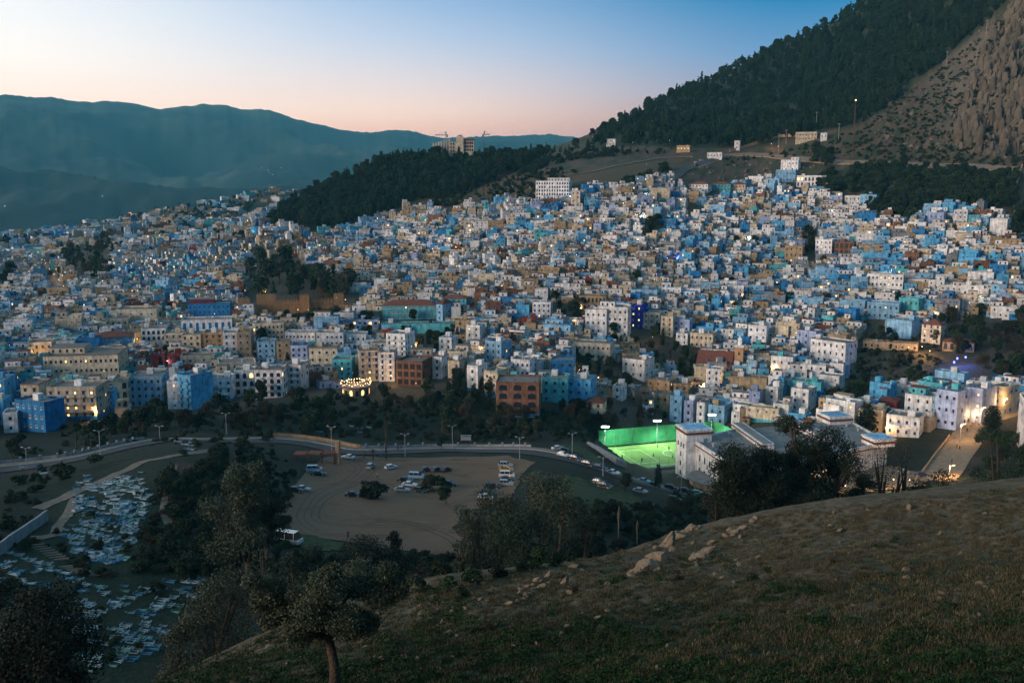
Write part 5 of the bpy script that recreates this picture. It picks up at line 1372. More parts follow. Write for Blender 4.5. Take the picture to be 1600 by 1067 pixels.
for c in [(544,717,'sedan','white',160,'white saloon driving in near the gateway canopy'),(579,732,'suv','silver',80,'silver car seen from behind beside the hut sign'),(611,733,'hatch','white',35,'white hatchback parked alone left of the lot centre'),
 (491,737,'van','pale blue',5,'pale van at the left edge under the trees, behind the black saloon'),(498,743,'sedan','black',0,'black saloon in front of the pale van at the left edge'),(473,767,'sedan','silver',-15,'silver saloon under the left trees'),(463,769,'hatch','black',-10,'black hatchback farthest left under the trees'),
 (552,776,'sedan','black',0,'black saloon half hidden behind the round bushes'),(665,737,'hatch','dark grey',45,'dark grey hatchback, left of the three behind the round bush'),(682,737,'hatch','dark grey',50,'dark grey hatchback, middle of the three behind the round bush'),(697,737,'hatch','black',55,'black hatchback, right of the three behind the round bush'),
 (650,748,'van','pale blue',-8,'pale blue van left of the big round bush'),(633,753,'sedan','black',-8,'black saloon behind the white saloon in the lot centre'),(640,760,'sedan','white',-12,'white saloon in the middle of the lot'),(628,768,'sedan','silver',-10,'silver saloon nearest the hedge in the lot centre'),(657,769,'hatch','dark grey',-25,'dark grey car right of the silver saloon in the lot centre'),(702,759,'sedan','black',-12,'black saloon right of the big round bush'),
 (790,730,'suv','silver',-5,'silver car at the top of the right hand row'),(791,736,'sedan','yellow',-5,'yellow taxi in the right hand row'),(792,746,'van','white',-5,'white van in the right hand row below the taxi'),(792,752,'sedan','black',-5,'black saloon in the right hand row below the white van'),(790,759,'suv','silver',-8,'silver car lowest in the right hand row'),
 (769,764,'suv','black',-8,'black car, upper of two beside the trees at the right'),(763,774,'suv','dark blue',-15,'dark blue car, lower of two beside the trees at the right'),(759,780,'sedan','white',-15,'white saloon half under the tree at the right'),
 (451,849,'minibus','white',-20,'white minibus with roof vents on the grass at lower left of the lot'),
 (872,703,'sedan','white',20,'white saloon at the upper end of the road row'),(880,706,'sedan','black',18,'black saloon next to the upper white one in the road row'),(880,713,'hatch','white',-35,'white hatchback, second in the road row'),(899,719,'suv','black',-35,'black car, third in the road row'),(919,728,'suv','black',-32,'black car, fourth in the road row'),(937,734,'suv','dark blue',-32,'dark blue car, fifth in the road row'),(958,741,'sedan','white',-30,'white saloon near the pitch corner'),
 (944,762,'suv','black',-30,'black car on the near road side below the white saloon'),(936,756,'hatch','dark grey',-30,'dark grey car on the near road side, left of the black one'),(1006,754,'sedan','pale blue',-25,'pale blue saloon left of the cypress'),(1022,760,'sedan','black',-25,'black saloon behind the cypress'),(1048,765,'suv','black',-20,'black car right of the cypress'),(1070,770,'suv','dark blue',-18,'dark blue car below the school tower'),(1090,773,'hatch','teal',-15,'turquoise hatchback below the school tower'),(1054,784,'suv','black',-20,'black car on the near side below the cypress'),(1000,770,'sedan','silver',-25,'silver saloon on the near road side left of the cypress'),
 (1440,745,'suv','dark blue',10,'dark blue car at the foot of the lamplit street'),(1412,740,'sedan','silver',15,'silver saloon in the yard behind the trees'),(984,622,'hatch','dark grey',-20,'dark grey car on the curving lane, left'),(996,626,'hatch','black',-25,'black car on the curving lane, right'),(1088,255,'sedan','white',30,'white car high up on the mountain road'),(1096,252,'sedan','white',30,'second white car high up on the mountain road')]:
    car(*c)

# ------------------------------------------------------------------ people (tiny in the picture)
def person(px_, py_, lab, shirt, trousers, pose=0, yaw=0, rmin=130, zadd=.25):
    b = plane_pt(px_, py_, ZP) if rmin == -1 else hit(px_, py_, rmin)
    if b is None: return
    t = empty('person', b+Vector((0,0,zadd if rmin != -1 else .02)), rad(yaw), label=lab, cat='person')
    st = .28 if pose else .09
    def skinmesh(nm, vs, es, rs, m, root=0):
        me = bpy.data.meshes.new(nm); me.from_pydata(vs, es, []); me.materials.append(m)
        o = bpy.data.objects.new(nm, me); link(o, t)
        md = o.modifiers.new('skin','SKIN')
        for i, r_ in enumerate(rs): me.skin_vertices[0].data[i].radius = (r_, r_)
        me.skin_vertices[0].data[root].use_root = True
        s2 = o.modifiers.new('sub','SUBSURF'); s2.levels = 1; s2.render_levels = 1
        return o
    def sv(vs, es, rs, nm, m):
        me = bpy.data.meshes.new(nm); me.from_pydata(vs, es, [])
        return None
    # body: pelvis, chest, neck, head, arms, legs in one surface
    V_ = [(0,0,.95),(0,0,1.25),(0,0,1.43),(0,0,1.52),(0,.01,1.66), (.2,0,1.38),(.27,.04*st*5,1.1),(.28,-.2*st*2,.85),(-.2,0,1.38),(-.27,-.04,1.1),(-.28,.2*st*2,.85),
          (.1,0,.88),(.11,-st*.5,.48),(.11,-st,.08),(.11,-st-.14,.03),(-.1,0,.88),(-.11,st*.4,.48),(-.11,st,.08),(-.11,st-.14,.03)]
    E_ = [(0,1),(1,2),(2,3),(3,4),(2,5),(5,6),(6,7),(2,8),(8,9),(9,10),(0,11),(11,12),(12,13),(13,14),(0,15),(15,16),(16,17),(17,18)]
    R_ = [.13,.14,.09,.055,.1,.06,.045,.035,.06,.045,.035,.09,.06,.045,.04,.09,.06,.045,.04]
    me = bpy.data.meshes.new('body'); me.from_pydata(V_, E_, []); me.materials.append(M['skin'])
    o = bpy.data.objects.new('body', me); link(o, t); md = o.modifiers.new('skin','SKIN')
    if not me.skin_vertices: bpy.ops.mesh.customdata_skin_add() if False else None
    for i, r_ in enumerate(R_): me.skin_vertices[0].data[i].radius = (r_, r_)
    me.skin_vertices[0].data[0].use_root = True
    MB().tube([(0,0,.88),(0,0,1.0),(0,0,1.25),(0,0,1.45)],[.18,.17,.2,.14],8).tube([(.17,0,1.42),(.28,.02,1.12)],[.09,.07],6).tube([(-.17,0,1.42),(-.28,-.02,1.12)],[.09,.07],6).build('shirt', shirt, t)
    MB().tube([(.09,0,.95),(.11,-st*.5,.5),(.11,-st,.1)],[.12,.09,.07],7).tube([(-.09,0,.95),(-.11,st*.4,.5),(-.11,st,.1)],[.12,.09,.07],7).build('trousers', trousers, t)
    MB().cyl(0,.02,1.64,1.8,.115,.06,8).build('hair', M['hair'], t)
Mhv = mat('hi_vis', (.45,.6,.05)); Mdk = mat('dark_cloth', (.02,.02,.025)); Mwt = mat('white_cloth', (.5,.5,.5)); Mrd = mat('red_cloth', (.35,.04,.03)); Mbl = mat('blue_cloth', (.05,.1,.35))
for a in [(590,748,'person in a hi-vis yellow vest walking in the lot',Mhv,Mdk,1,30),(544,841,'dark dressed person standing alone at the lower edge of the lot',Mdk,Mdk,0,0),(569,716,'dark dressed person at the lot entrance, left',Mdk,Mdk,0,40),(595,716,'dark dressed person at the lot entrance, right',Mdk,Mbl,0,0),
  (622,704,'person walking on the promenade by the bare tree, left',Mdk,Mdk,1,80),(626,703,'person walking on the promenade by the bare tree, right',Mbl,Mdk,1,80),(709,698,'person on the promenade near the middle lamp',Mdk,Mdk,1,80),
  (1499,704,'person near the middle of the lamplit street',Mdk,Mdk,1,10),(1495,702,'person beside another in the middle of the lamplit street',Mrd,Mdk,1,20),(1511,676,'dark figure walking up the lamplit street',Mdk,Mdk,1,10),(1487,724,'dark figure at the lower left of the lamplit street',Mdk,Mdk,1,-30),(1516,668,'person by the bright shop front on the street',Mwt,Mdk,0,0),(1524,662,'second person by the bright shop front',Mbl,Mdk,0,60)]:
    person(*a)
for a in [(972,717,'football player in dark kit at the left of the pitch',Mdk,Mdk,1,60),(1021,714,'football player in white near the centre of the pitch',Mwt,Mdk,1,0),(1003,722,'football player near the lit near side',Mrd,Mdk,1,-40),(1045,703,'football player in dark kit near the far net',Mdk,Mdk,1,30),(1051,716,'football player in blue and white at the right, by the school tower',Mwt,Mbl,1,10),(1027,700,'football player below the middle floodlight',Mdk,Mbl,1,100)]:
    person(*a, rmin=-1)
# ------------------------------------------------------------------ vegetation
def leaf_cloud(rs, lumps, n, leaf, asp=.5, mat_=None, name='crown', droop=0, shell=.45):
    """n leaf-sized quads spread through lumps [(x,y,z,rx,ry,rz)]"""
    L_ = np.array(lumps); vol = (L_[:,3]*L_[:,4]*L_[:,5])**.67; pr = vol/vol.sum()
    k = rs.choice(len(L_), n, p=pr)
    d = rs.normal(size=(n,3)); d /= np.linalg.norm(d, axis=1)[:,None]
    rr_ = (shell+(1-shell)*rs.rand(n)**.6)[:,None]*(1+.12*rs.normal(size=(n,1)))
    c_ = L_[k,:3] + d*rr_*L_[k,3:6]
    u = rs.normal(size=(n,3)); u /= np.linalg.norm(u, axis=1)[:,None]
    v = np.cross(u, rs.normal(size=(n,3))); v /= np.linalg.norm(v, axis=1)[:,None]
    s = leaf*(.6+.8*rs.rand(n))[:,None]
    u = u*s; v = v*s*asp
    V = np.stack([c_-u*.5-v*.2, c_+v*.5, c_+u*.5+v*.1, c_-v*.5], 1).reshape(-1,3)
    Q = np.arange(4*n).reshape(-1,4)
    return np_mesh(name, V, Q, [mat_])
def crown_lumps(rs, h0, h1, wid, n, kind='round'):
    """lumps for a crown between heights h0..h1, half width wid"""
    out = []; hc = (h0+h1)/2; hh_ = (h1-h0)/2
    for i in range(n):
        a = rs.rand()*6.283; t = rs.rand()**.6
        if kind == 'round':
            z = hc + hh_*rs.uniform(-.62,.72); q = math.sqrt(max(.05, 1-((z-hc)/hh_)**2)); r_ = wid*.62*q*t
            s = wid*(rs.uniform(.28,.46) if n < 16 else rs.uniform(.2,.36))
            out.append((r_*math.cos(a), r_*math.sin(a), z, s, s, s*rs.uniform(.6,.85)*min(1.4,hh_/wid+.3)))
        elif kind == 'pine':
            f = rs.rand()**1.2; z = h0+(h1-h0)*f; q = (1-f*.75); r_ = wid*.5*q*t; s = wid*rs.uniform(.3,.45)*(1-f*.5)
            out.append((r_*math.cos(a), r_*math.sin(a), z, s, s, s*.7))
        elif kind == 'cypress':
            f = i/(n-1); z = h0+(h1-h0)*f; s = wid*(math.sin(math.pi*min(1,.15+f*.8))**.7)*.9+.05
            out.append((rs.uniform(-.1,.1)*wid, rs.uniform(-.1,.1)*wid, z, s, s, (h1-h0)/n*1.1))
    return out
def trunk_mb(rs, h, r0, lumps, nl=5, lean=(0,0), n=7):
    mb = MB(); hs = h
    top = (lean[0], lean[1], hs)
    mid = (lean[0]*.3+rs.uniform(-.15,.15)*r0*3, lean[1]*.3, hs*.5)
    mb.tube([(0,0,-.8),(0,0,0),mid,top], [r0*1.7,r0*1.2,r0*.85,r0*.7], n)
    sel = list(lumps); R.shuffle(sel)
    for l in sel[:nl]:
        a = Vector(top); b = Vector(l[:3]); m = a.lerp(b,.5)+Vector((rs.uniform(-.1,.1),rs.uniform(-.1,.1),rs.uniform(-.05,.15)))*(b-a).length
        mb.tube([a, m, b], [r0*.5, r0*.3, r0*.1], 5)
        for _ in range(2):
            c = b+Vector((rs.uniform(-1,1),rs.uniform(-1,1),rs.uniform(0,1)))*l[3]*.8
            mb.tube([m, c], [r0*.18, r0*.05], 4)
    return mb
# shared prototypes of unit height ~1 (crown) scaled per tree
PROTO = {}
def proto(kind, i):
    key = (kind, i)
    if key in PROTO: return PROTO[key]
    rs = np.random.RandomState(100+i*7+sum(map(ord,kind)))
    if kind == 'round': lum = crown_lumps(rs,.22,1,.42,11); me = leaf_cloud(rs,lum,1700,.085,.6,M['leaf_dark' if i%2 else 'leaf_green']); tr = trunk_mb(rs,.35,.028,lum).mesh('trunk',[M['bark']])
    elif kind == 'olive': lum = crown_lumps(rs,.25,1,.5,10); me = leaf_cloud(rs,lum,1700,.08,.55,M['leaf_olive']); tr = trunk_mb(rs,.3,.035,lum).mesh('trunk',[M['bark']])
    elif kind == 'brown': lum = crown_lumps(rs,.15,1,.45,10); me = leaf_cloud(rs,lum,1500,.075,.4,M['leaf_brown']); tr = trunk_mb(rs,.3,.022,lum,8).mesh('trunk',[M['bark']])
    elif kind == 'pine': lum = crown_lumps(rs,.25,1,.30,12,'pine'); me = leaf_cloud(rs,lum,1000,.085,.6,M['leaf_pine']); tr = trunk_mb(rs,.6,.018,lum,2).mesh('trunk',[M['bark']])
    elif kind == 'cypress': lum = crown_lumps(rs,.1,.98,.14,9,'cypress'); me = leaf_cloud(rs,lum,1100,.06,.6,M['leaf_dark']); tr = MB().cyl(0,0,-.1,.3,.02,.015,6).mesh('trunk',[M['bark']])
    elif kind == 'bush': lum = crown_lumps(rs,-.1,.9,.7,8); me = leaf_cloud(rs,lum,1000,.13,.6,M['leaf_dark' if i%2 else 'leaf_green']); tr = None
    elif kind == 'brownbush': lum = crown_lumps(rs,-.1,.9,.7,8); me = leaf_cloud(rs,lum,900,.12,.45,M['leaf_brown']); tr = None
    elif kind == 'palm':
        mb = MB(); 
        for k in range(22):
            a = rs.rand()*6.283; e = rs.uniform(-.3,.9); p = Vector((0,0,.8)); d = Vector((math.cos(a)*math.cos(e),math.sin(a)*math.cos(e),math.sin(e)))*.11
            for q in range(4):
                p2 = p+d; w = Vector((-math.sin(a),math.cos(a),0))*.035*(1-q*.2)
                mb.face([p-w,p+w,p2+w*.8,p2-w*.8]); p = p2; d = d+Vector((0,0,-.045))
        me = mb.mesh('crown',[M['leaf_green']]); tr = MB().tube([(0,0,-.1),(.01,0,.4),(0,0,.8)],[.05,.035,.03],7).mesh('trunk',[M['bark']])
    PROTO[key] = (me, tr); return PROTO[key]
TREES = 0
TNAME = {'round':'tree','olive':'olive_tree','brown':'bare_brown_tree','pine':'pine_tree','cypress':'cypress_tree','bush':'bush','brownbush':'brown_bush','palm':'palm_tree'}
def put_tree(p, kind, h, lab, grp=None, wf=1.0, i=None):
    global TREES
    TREES += 1
    me, tr = proto(kind, R.randrange(3) if i is None else i)
    if tr is None:
        o = inst(TNAME[kind], me, None, p, R.uniform(0,6.28), (h*wf,h*wf,h), label=lab, cat='bush', group=grp); return o
    t = empty(TNAME[kind], p, R.uniform(0,6.28), label=lab, cat='tree', group=grp)
    inst('trunk', tr, t, (0,0,0), 0, (h,h,h)); inst('crown', me, t, (0,0,0), 0, (h*wf,h*wf,h))
    return t
def pxtree(px_, pyb, pyt, kind, lab, grp=None, wf=1.0, rmin=130):
    b = hit(px_, pyb, rmin)
    if b is None: return
    return put_tree(b, kind, (pyb-pyt)*b.length/FPX, lab, grp, wf)
def rtree(px_, r, pyt, wpx, kind, lab, n=5000, leaf=.16, grp=None, seed=0, lum_n=16, shape='round', h0f=.28, tr_r=None, lean=(0,0), lpx=None):
    """large unique tree on column px at distance r, top at row pyt, width wpx"""
    global TREES
    TREES += 1
    b = at_r(px_, r, 800); te = ray(px_, pyt)[1]; h = max(2.0, te*r-b.z); wid = wpx*b.length/FPX/2; leaf *= 1.35; n = int(n*2.0); lum_n += 6; wid *= 1.12; h *= 1.06
    rs = np.random.RandomState(seed+int(px_))
    lum = crown_lumps(rs, h*h0f, h, wid, lum_n+6, shape)
    zt_ = max(l[2]+l[5]*.95 for l in lum); zb_ = h*h0f; wt_ = max(math.hypot(l[0],l[1])+l[3]*.9 for l in lum)
    lum = [(l[0]*wid/wt_, l[1]*wid/wt_, zb_+(l[2]-zb_)*(h-zb_)/(zt_-zb_), l[3]*min(1.25,wid/wt_*1.1), l[4]*min(1.25,wid/wt_*1.1), l[5]) for l in lum]
    if lpx:
        sc1 = b.length/FPX
        def topz(y): return ray(px_, y)[1]*r-b.z
        lum = [((x-px_)*sc1, rs.uniform(-.9,.9)*rr*sc1, topz(y), rr*sc1*.85, rr*sc1, rr*sc1*.66) for x,y,rr in lpx]
    mk = {'olive':'leaf_olive','dark':'leaf_dark','green':'leaf_green','brown':'leaf_brown'}[kind]
    t = empty('olive_tree' if kind == 'olive' else 'tree', b-Vector((0,0,.2)), 0, label=lab, cat='tree', group=grp)
    trunk_mb(rs, h*(h0f+.08), tr_r or h*.035, lum, 8, lean, 9).build('trunk', M['bark'], t, smooth=True)
    inst('crown', leaf_cloud(rs, lum, n, leaf, .5, M[mk], shell=.35), t)
    return t
# near trees
rtree(524,43,872,250,'olive','olive tree with a thick dark trunk, nearest to the viewer at the bottom centre',26000,.085,seed=3,h0f=.45,tr_r=.26,lean=(-.3,0),lpx=[(430,925,30),(412,900,18),(455,955,26),(432,965,20),(418,940,18),(520,900,34),(500,938,36),(545,950,34),(528,878,18),(560,918,28),(600,893,22),(592,928,30),(616,920,20),(572,965,26),(640,903,12),(480,975,24),(505,985,22),(470,925,18),(550,985,20)])
rtree(60,72,925,170,'dark','broad dark tree filling the bottom left corner',13000,.17,seed=5,lum_n=18,h0f=.15)
rtree(5,80,905,110,'dark','dark tree cut by the left edge beside the corner tree',7000,.18,seed=6,h0f=.15)
rtree(352,98,905,140,'olive','olive tree above the slope edge, left of the nearest olive tree',12000,.16,seed=7,lum_n=18,h0f=.2)
rtree(290,96,975,80,'olive','small olive tree leaning over the lowest graves',5000,.15,seed=8,h0f=.1)
rtree(425,120,880,110,'olive','thin grey-green olive tree behind the nearest one',6000,.17,seed=18,h0f=.2)
rtree(388,185,728,76,'olive','tall brownish-green tree between the cemetery and the car park',9000,.3,seed=9,lum_n=18,h0f=.1)
rtree(362,190,775,80,'olive','lower olive tree left of the tall brownish one',5000,.3,seed=10,h0f=.08)
rtree(418,195,748,60,'dark','dark tree right of the tall brownish one by the minibus',5000,.3,seed=11,h0f=.1)
rtree(590,160,838,105,'dark','dark leafy tree below the car park, centre',8000,.25,seed=12,h0f=.1)
rtree(618,165,832,34,'dark','round dark tree top beside the leafy tree below the car park',3000,.22,seed=13,h0f=.2)
rtree(480,155,862,80,'dark','dark tree below the minibus',6000,.25,seed=14,h0f=.1)
rtree(545,140,880,90,'olive','olive tree behind the nearest olive, below the car park',6000,.2,seed=15,h0f=.1)
rtree(862,168,745,100,'olive','tallest olive tree of the dark clump right of the car park',11000,.26,seed=16,lum_n=18,h0f=.08)
rtree(775,170,770,100,'olive','wide olive tree at the left of the clump right of the car park',9000,.26,seed=17,lum_n=16,h0f=.08)
rtree(820,150,800,110,'dark','dark lower tree in the middle of the clump right of the car park',8000,.24,seed=19,h0f=.08)
rtree(905,155,800,70,'dark','dark small tree at the right of the clump right of the car park',4000,.24,seed=20,h0f=.05)
rtree(735,160,800,60,'olive','small olive at the left foot of the clump',4000,.24,seed=21,h0f=.05)
rtree(1160,116,693,112,'dark','round dark tree with a pale trunk in front of the school facade',15000,.2,seed=22,lum_n=20,h0f=.25,tr_r=.35)
rtree(1232,128,660,72,'dark','tall dark tree rising in front of the school roof',9000,.2,seed=23,lum_n=14,h0f=.35)
rtree(1288,124,680,105,'dark','broad dark tree right of the tall one, before the school',14000,.2,seed=24,lum_n=18,h0f=.22)
rtree(1215,118,742,90,'dark','low dark tree between the two before the school',7000,.2,seed=25,h0f=.1)
rtree(1262,120,745,80,'dark','low dark tree under the broad one before the school',6000,.2,seed=45,h0f=.1)
rtree(1375,136,700,90,'olive','airy tree with gaps where the yard lights shine through',2200,.15,seed=26,lum_n=14,h0f=.35)
rtree(1325,130,735,60,'olive','thin tree with lit gaps between the school and the airy tree',1300,.15,seed=27,h0f=.2)
rtree(1440,150,742,80,'dark','low dark tree at the foot of the lamplit street, left',5000,.22,seed=28,h0f=.05)
rtree(1490,155,740,70,'dark','low dark bushy tree at the foot of the lamplit street, right',5000,.22,seed=29,h0f=.05)
rtree(1548,165,690,80,'green','green tree beside the street lit from behind',7000,.24,seed=30,h0f=.1)
rtree(1598,150,700,80,'dark','dark tree at the right edge above the slope',6000,.22,seed=31,h0f=.05)
rtree(1410,140,765,50,'dark','dark shrub-like tree right of the airy tree',5000,.2,seed=32,h0f=.05)
rtree(1335,128,742,50,'dark','dark tree mass at the right of the school trees',4000,.2,seed=61,lum_n=14,h0f=.12)
rtree(1190,122,705,90,'dark','dark tree filling the gap behind the round one before the school',9000,.2,seed=62,lum_n=14,h0f=.15)
rtree(1130,122,730,60,'dark','lower dark crown at the left foot of the school trees',5000,.2,seed=63,h0f=.08)
rtree(1110,200,768,50,'brown','leafless brown tree near the road end',2500,.25,seed=33,h0f=.1)
# bare trunks
for px_, r, yt_, lab in ((966,842,790,'pale bare tree trunk standing on the grass, left one'),(995,850,812,'pale broken bare trunk, right one, near the rocks'),(845,868,846,'short pale dead trunk leaning at the slope edge')):
    b = hit(px_, r, 70); h = (r-yt_)*b.length/FPX
    t = empty('dead_tree', b, 0, label=lab, cat='tree')
    MB().tube([(0,0,-.5),(.05,0,h*.4),(-.15,0,h*.75),(.1,0,h)],[.2,.15,.12,.06],7).tube([(-.05,0,h*.6),(.25,.1,h*.8),(.35,.1,h*.9)],[.09,.06,.02],6).build('trunk', M['barklight'], t)
b = hit(603,717); h = 68*b.length/FPX; t = empty('bare_tree', b, 0, label='tall leafless tree by the promenade behind the car park', cat='tree')
mb = MB().tube([(0,0,-.3),(.1,0,h*.5),(0,0,h)],[.3,.2,.04],7); rs_ = np.random.RandomState(4)
mb.build('trunk', M['bark'], t); mb = MB()
for k in range(60):
    z = h*(.15+.8*k/60); a = rs_.rand()*6.28; l = (1-k/75)*2.6*rs_.uniform(.5,1)
    mb.tube([(0.05,0,z),(l*.6*math.cos(a),l*.6*math.sin(a),z+l*.25),(l*math.cos(a),l*math.sin(a),z+l*.2)],[.05,.03,.01],4)
mb.build('branch', M['bark'], t)
pxtree(1028,762,727,'cypress','dark pointed cypress beside the cars below the pitch'); pxtree(900,504,464,'cypress','dark cypress standing among the houses in the town centre',wf=1.3)
pxtree(1353,680,634,'cypress','dark conifer between the cream house and the school',wf=1.8); pxtree(697,788,758,'round','small round tree standing alone in the car park'); pxtree(583,720,700,'palm','small palm at the car park entrance',wf=.8)
pxtree(690,702,680,'round','small round tree on the promenade'); pxtree(977,768,739,'round','small round dark tree at the road side above the lawn')
for x_ in (1545,1552,1385): pxtree(x_,680 if x_>1500 else 668,640,'cypress','dark conifer near the lamplit street',None,1.4)
for x_,y_ in ((120,700),(132,706),(143,702)): pxtree(x_,y_,y_-26,'palm','small palm on the sandy slope above the left road','palms above the left road')
for x_,y_,t_,k in ((578,778,750,'bush'),(590,780,748,'bush'),(675,765,738,'bush'),(686,768,742,'bush'),(668,768,745,'brownbush'),(100,752,722,'bush'),(150,728,708,'bush'),(98,735,722,'cypress')):
    pxtree(x_,y_,t_,k,'round dark bush in the car park' if x_>500 else 'dark bush beside the left road','round bushes around the lot' if x_>500 else None)
VEG = [
 # polygon, count, (hmin,hmax), kinds, label, cap individually
 ([(100,690),(200,668),(270,645),(330,648),(400,628),(480,618),(530,620),(545,640),(560,660),(500,680),(440,678),(350,672),(250,680),(180,695)],70,(5,9),('round','round','bush','brown'),'dark leafy tree in the gully below the left half of town'),
 ([(560,632),(640,608),(700,625),(780,655),(850,655),(905,640),(960,660),(985,668),(935,688),(870,690),(780,688),(700,686),(600,680),(540,668)],85,(4,8),('round','round','brown','bush','olive'),'dark or brownish tree in the gully between road and town'),
 ([(640,612),(700,612),(770,640),(690,655),(640,640)],14,(4,7),('round','cypress','round'),'tree on the bank under the stepping row houses'),
 ([(700,588),(750,606),(775,622),(765,640),(700,622)],14,(6,9),('cypress','cypress','round'),'slim cypress on the bank under the row houses'),
 ([(852,632),(905,632),(960,645),(1040,652),(1045,662),(960,672),(880,655)],26,(4,7),('round','brown','brown','bush'),'brownish shrub tree on the bank above the pitch net'),
 ([(385,428),(470,402),(500,440),(545,455),(545,470),(480,470),(400,468)],42,(10,19),('round','round','olive','pine'),'tall dark tree in the castle garden'),
 ([(375,495),(545,492),(600,510),(500,512),(400,505)],24,(5,8),('round','bush','olive'),'tree in front of the castle wall'),
 ([(95,398),(175,382),(180,440),(125,448)],34,(10,16),('round','brown','pine'),'tall dark tree in the park on the left of town'),
 ([(0,425),(18,425),(20,465),(0,468)],6,(10,14),('cypress','round'),'dark tree at the left edge of town'),
 ([(600,520),(720,522),(722,550),(690,562),(650,552),(635,530)],22,(5,8),('round','round','cypress','bush'),'dark garden tree below the turquoise school'),
 ([(968,548),(1000,518),(1048,520),(1060,548),(1095,555),(1090,600),(1040,588),(1000,568)],26,(5,9),('round','palm','olive','cypress'),'garden tree left of the mosque'),
 ([(898,560),(950,562),(985,592),(985,630),(930,612),(900,590)],18,(5,8),('round','cypress','olive'),'dark tree among the houses by the curving lane'),
 ([(862,470),(912,482),(910,505),(870,500)],6,(5,8),('round',),'tree around the town cypress'),
 ([(1250,372),(1275,360),(1288,420),(1256,422)],12,(6,9),('round','round','brown'),'dark tree among the upper right houses'),
 ([(998,348),(1034,350),(1040,376),(1002,378)],8,(6,9),('round',),'dark tree among the upper middle houses'),
 ([(1335,555),(1350,500),(1385,508),(1400,545),(1440,550),(1440,600),(1400,600),(1300,600)],30,(4,7),('round','olive','brown','bush'),'tree on the terraces right of the large white house'),
 ([(1290,606),(1380,606),(1400,614),(1340,640),(1300,640)],18,(5,8),('round','brown','round'),'dark tree beside the winding path'),
 ([(1480,500),(1640,492),(1640,600),(1560,592),(1500,570)],45,(7,11),('round','round','brown'),'dark tree on the wooded slope at the right edge'),
 ([(1530,690),(1640,640),(1640,760),(1540,745)],20,(5,8),('round','olive'),'tree right of the lamplit street'),
 ([(15,690),(90,685),(120,700),(60,722),(10,722)],14,(3,6),('round','bush','brownbush'),'scrubby tree between the left road and the blue house'),
 ([(265,730),(345,705),(400,690),(430,690),(440,740),(330,800),(300,850),(270,860),(250,800)],40,(3,5),('bush','round'),'dark shrub on the knoll right of the cemetery'),
 ([(240,860),(340,830),(430,860),(470,880),(460,910),(380,915),(250,905)],24,(2.5,4.5),('bush','round'),'dark shrub below the knoll'),
 ([(0,750),(60,735),(130,735),(60,775),(0,800)],16,(1.5,3),('bush',),'low dark shrub under the left road'),
 ([(640,870),(735,880),(770,905),(700,925),(640,905)],14,(2.5,4),('bush','brownbush'),'dark shrub at the lower car park edge'),
 ([(900,810),(1010,800),(1080,790),(1100,820),(1000,838),(920,838)],20,(2.5,5),('bush','round','brownbush'),'dark shrub on the grass below the road'),
 ([(1040,775),(1140,790),(1130,810),(1050,805)],14,(3,5),('round','bush'),'dark shrub behind the rocky slope edge'),
]
for poly, n, (h0,h1), kinds, lab in VEG:
    for q in sample_poly(poly, n):
        b = hit(q[0], q[1], 130)
        if b is None: continue
        pp = kinds[R.randrange(len(kinds))]
        lb = lab
        put_tree(b-Vector((0,0,.3)), pp, R.uniform(h0,h1)*(.45 if 'bush' in pp and h1 > 5 else 1), lb, lab.replace('tree','trees',1) if 'tree' in lab else lab+'s')
# GN instancing for masses
def scatter(name, P_, rot, scl, ids, protos, label, tilt=None):
    col = bpy.data.collections.new(name+'_sources')
    for i, m_ in enumerate(protos):
        o = bpy.data.objects.new('source_%02d' % i, m_); col.objects.link(o)
    me = bpy.data.meshes.new(name); n = len(P_)
    me.vertices.add(n); me.vertices.foreach_set('co', np.ascontiguousarray(P_, np.float32).ravel())
    for nm, arr, ty in (('rz', rot, 'FLOAT'), ('sc', scl, 'FLOAT'), ('pid', ids, 'INT')):
        a = me.attributes.new(nm, ty, 'POINT'); a.data.foreach_set('value', np.ascontiguousarray(arr, np.float32 if ty == 'FLOAT' else np.int32))
    o = bpy.data.objects.new(name, me); link(o)
    ng = bpy.data.node_groups.new(name, 'GeometryNodeTree')
    ng.interface.new_socket('Geometry', in_out='INPUT', socket_type='NodeSocketGeometry'); ng.interface.new_socket('Geometry', in_out='OUTPUT', socket_type='NodeSocketGeometry')
    N = ng.nodes; gi = N.new('NodeGroupInput'); go = N.new('NodeGroupOutput'); ci = N.new('GeometryNodeCollectionInfo')
    ci.inputs['Collection'].default_value = col; ci.inputs['Separate Children'].default_value = True; ci.inputs['Reset Children'].default_value = True
    ip = N.new('GeometryNodeInstanceOnPoints'); ip.inputs['Pick Instance'].default_value = True
    def at(nm, ty): a = N.new('GeometryNodeInputNamedAttribute'); a.data_type = ty; a.inputs['Name'].default_value = nm; return a.outputs['Attribute']
    cx = N.new('ShaderNodeCombineXYZ'); L = ng.links
    L.new(at('rz','FLOAT'), cx.inputs['Z']); L.new(cx.outputs[0], ip.inputs['Rotation']); L.new(at('sc','FLOAT'), ip.inputs['Scale']); L.new(at('pid','INT'), ip.inputs['Instance Index'])
    L.new(gi.outputs[0], ip.inputs['Points']); L.new(ci.outputs[0], ip.inputs['Instance']); L.new(ip.outputs[0], go.inputs[0])
    md = o.modifiers.new('scatter','NODES'); md.node_group = ng
    return tag(o, label, name.split('_')[-1], kind='stuff')
def treemesh(kind, i):
    me, tr = proto(kind, i); return me
def hits(poly, n, rmin, rng=R):
    out = []
    for q in sample_poly(poly, n, rng):
        b = hit(q[0], q[1], rmin)
        if b is not None: out.append(b)
    return out
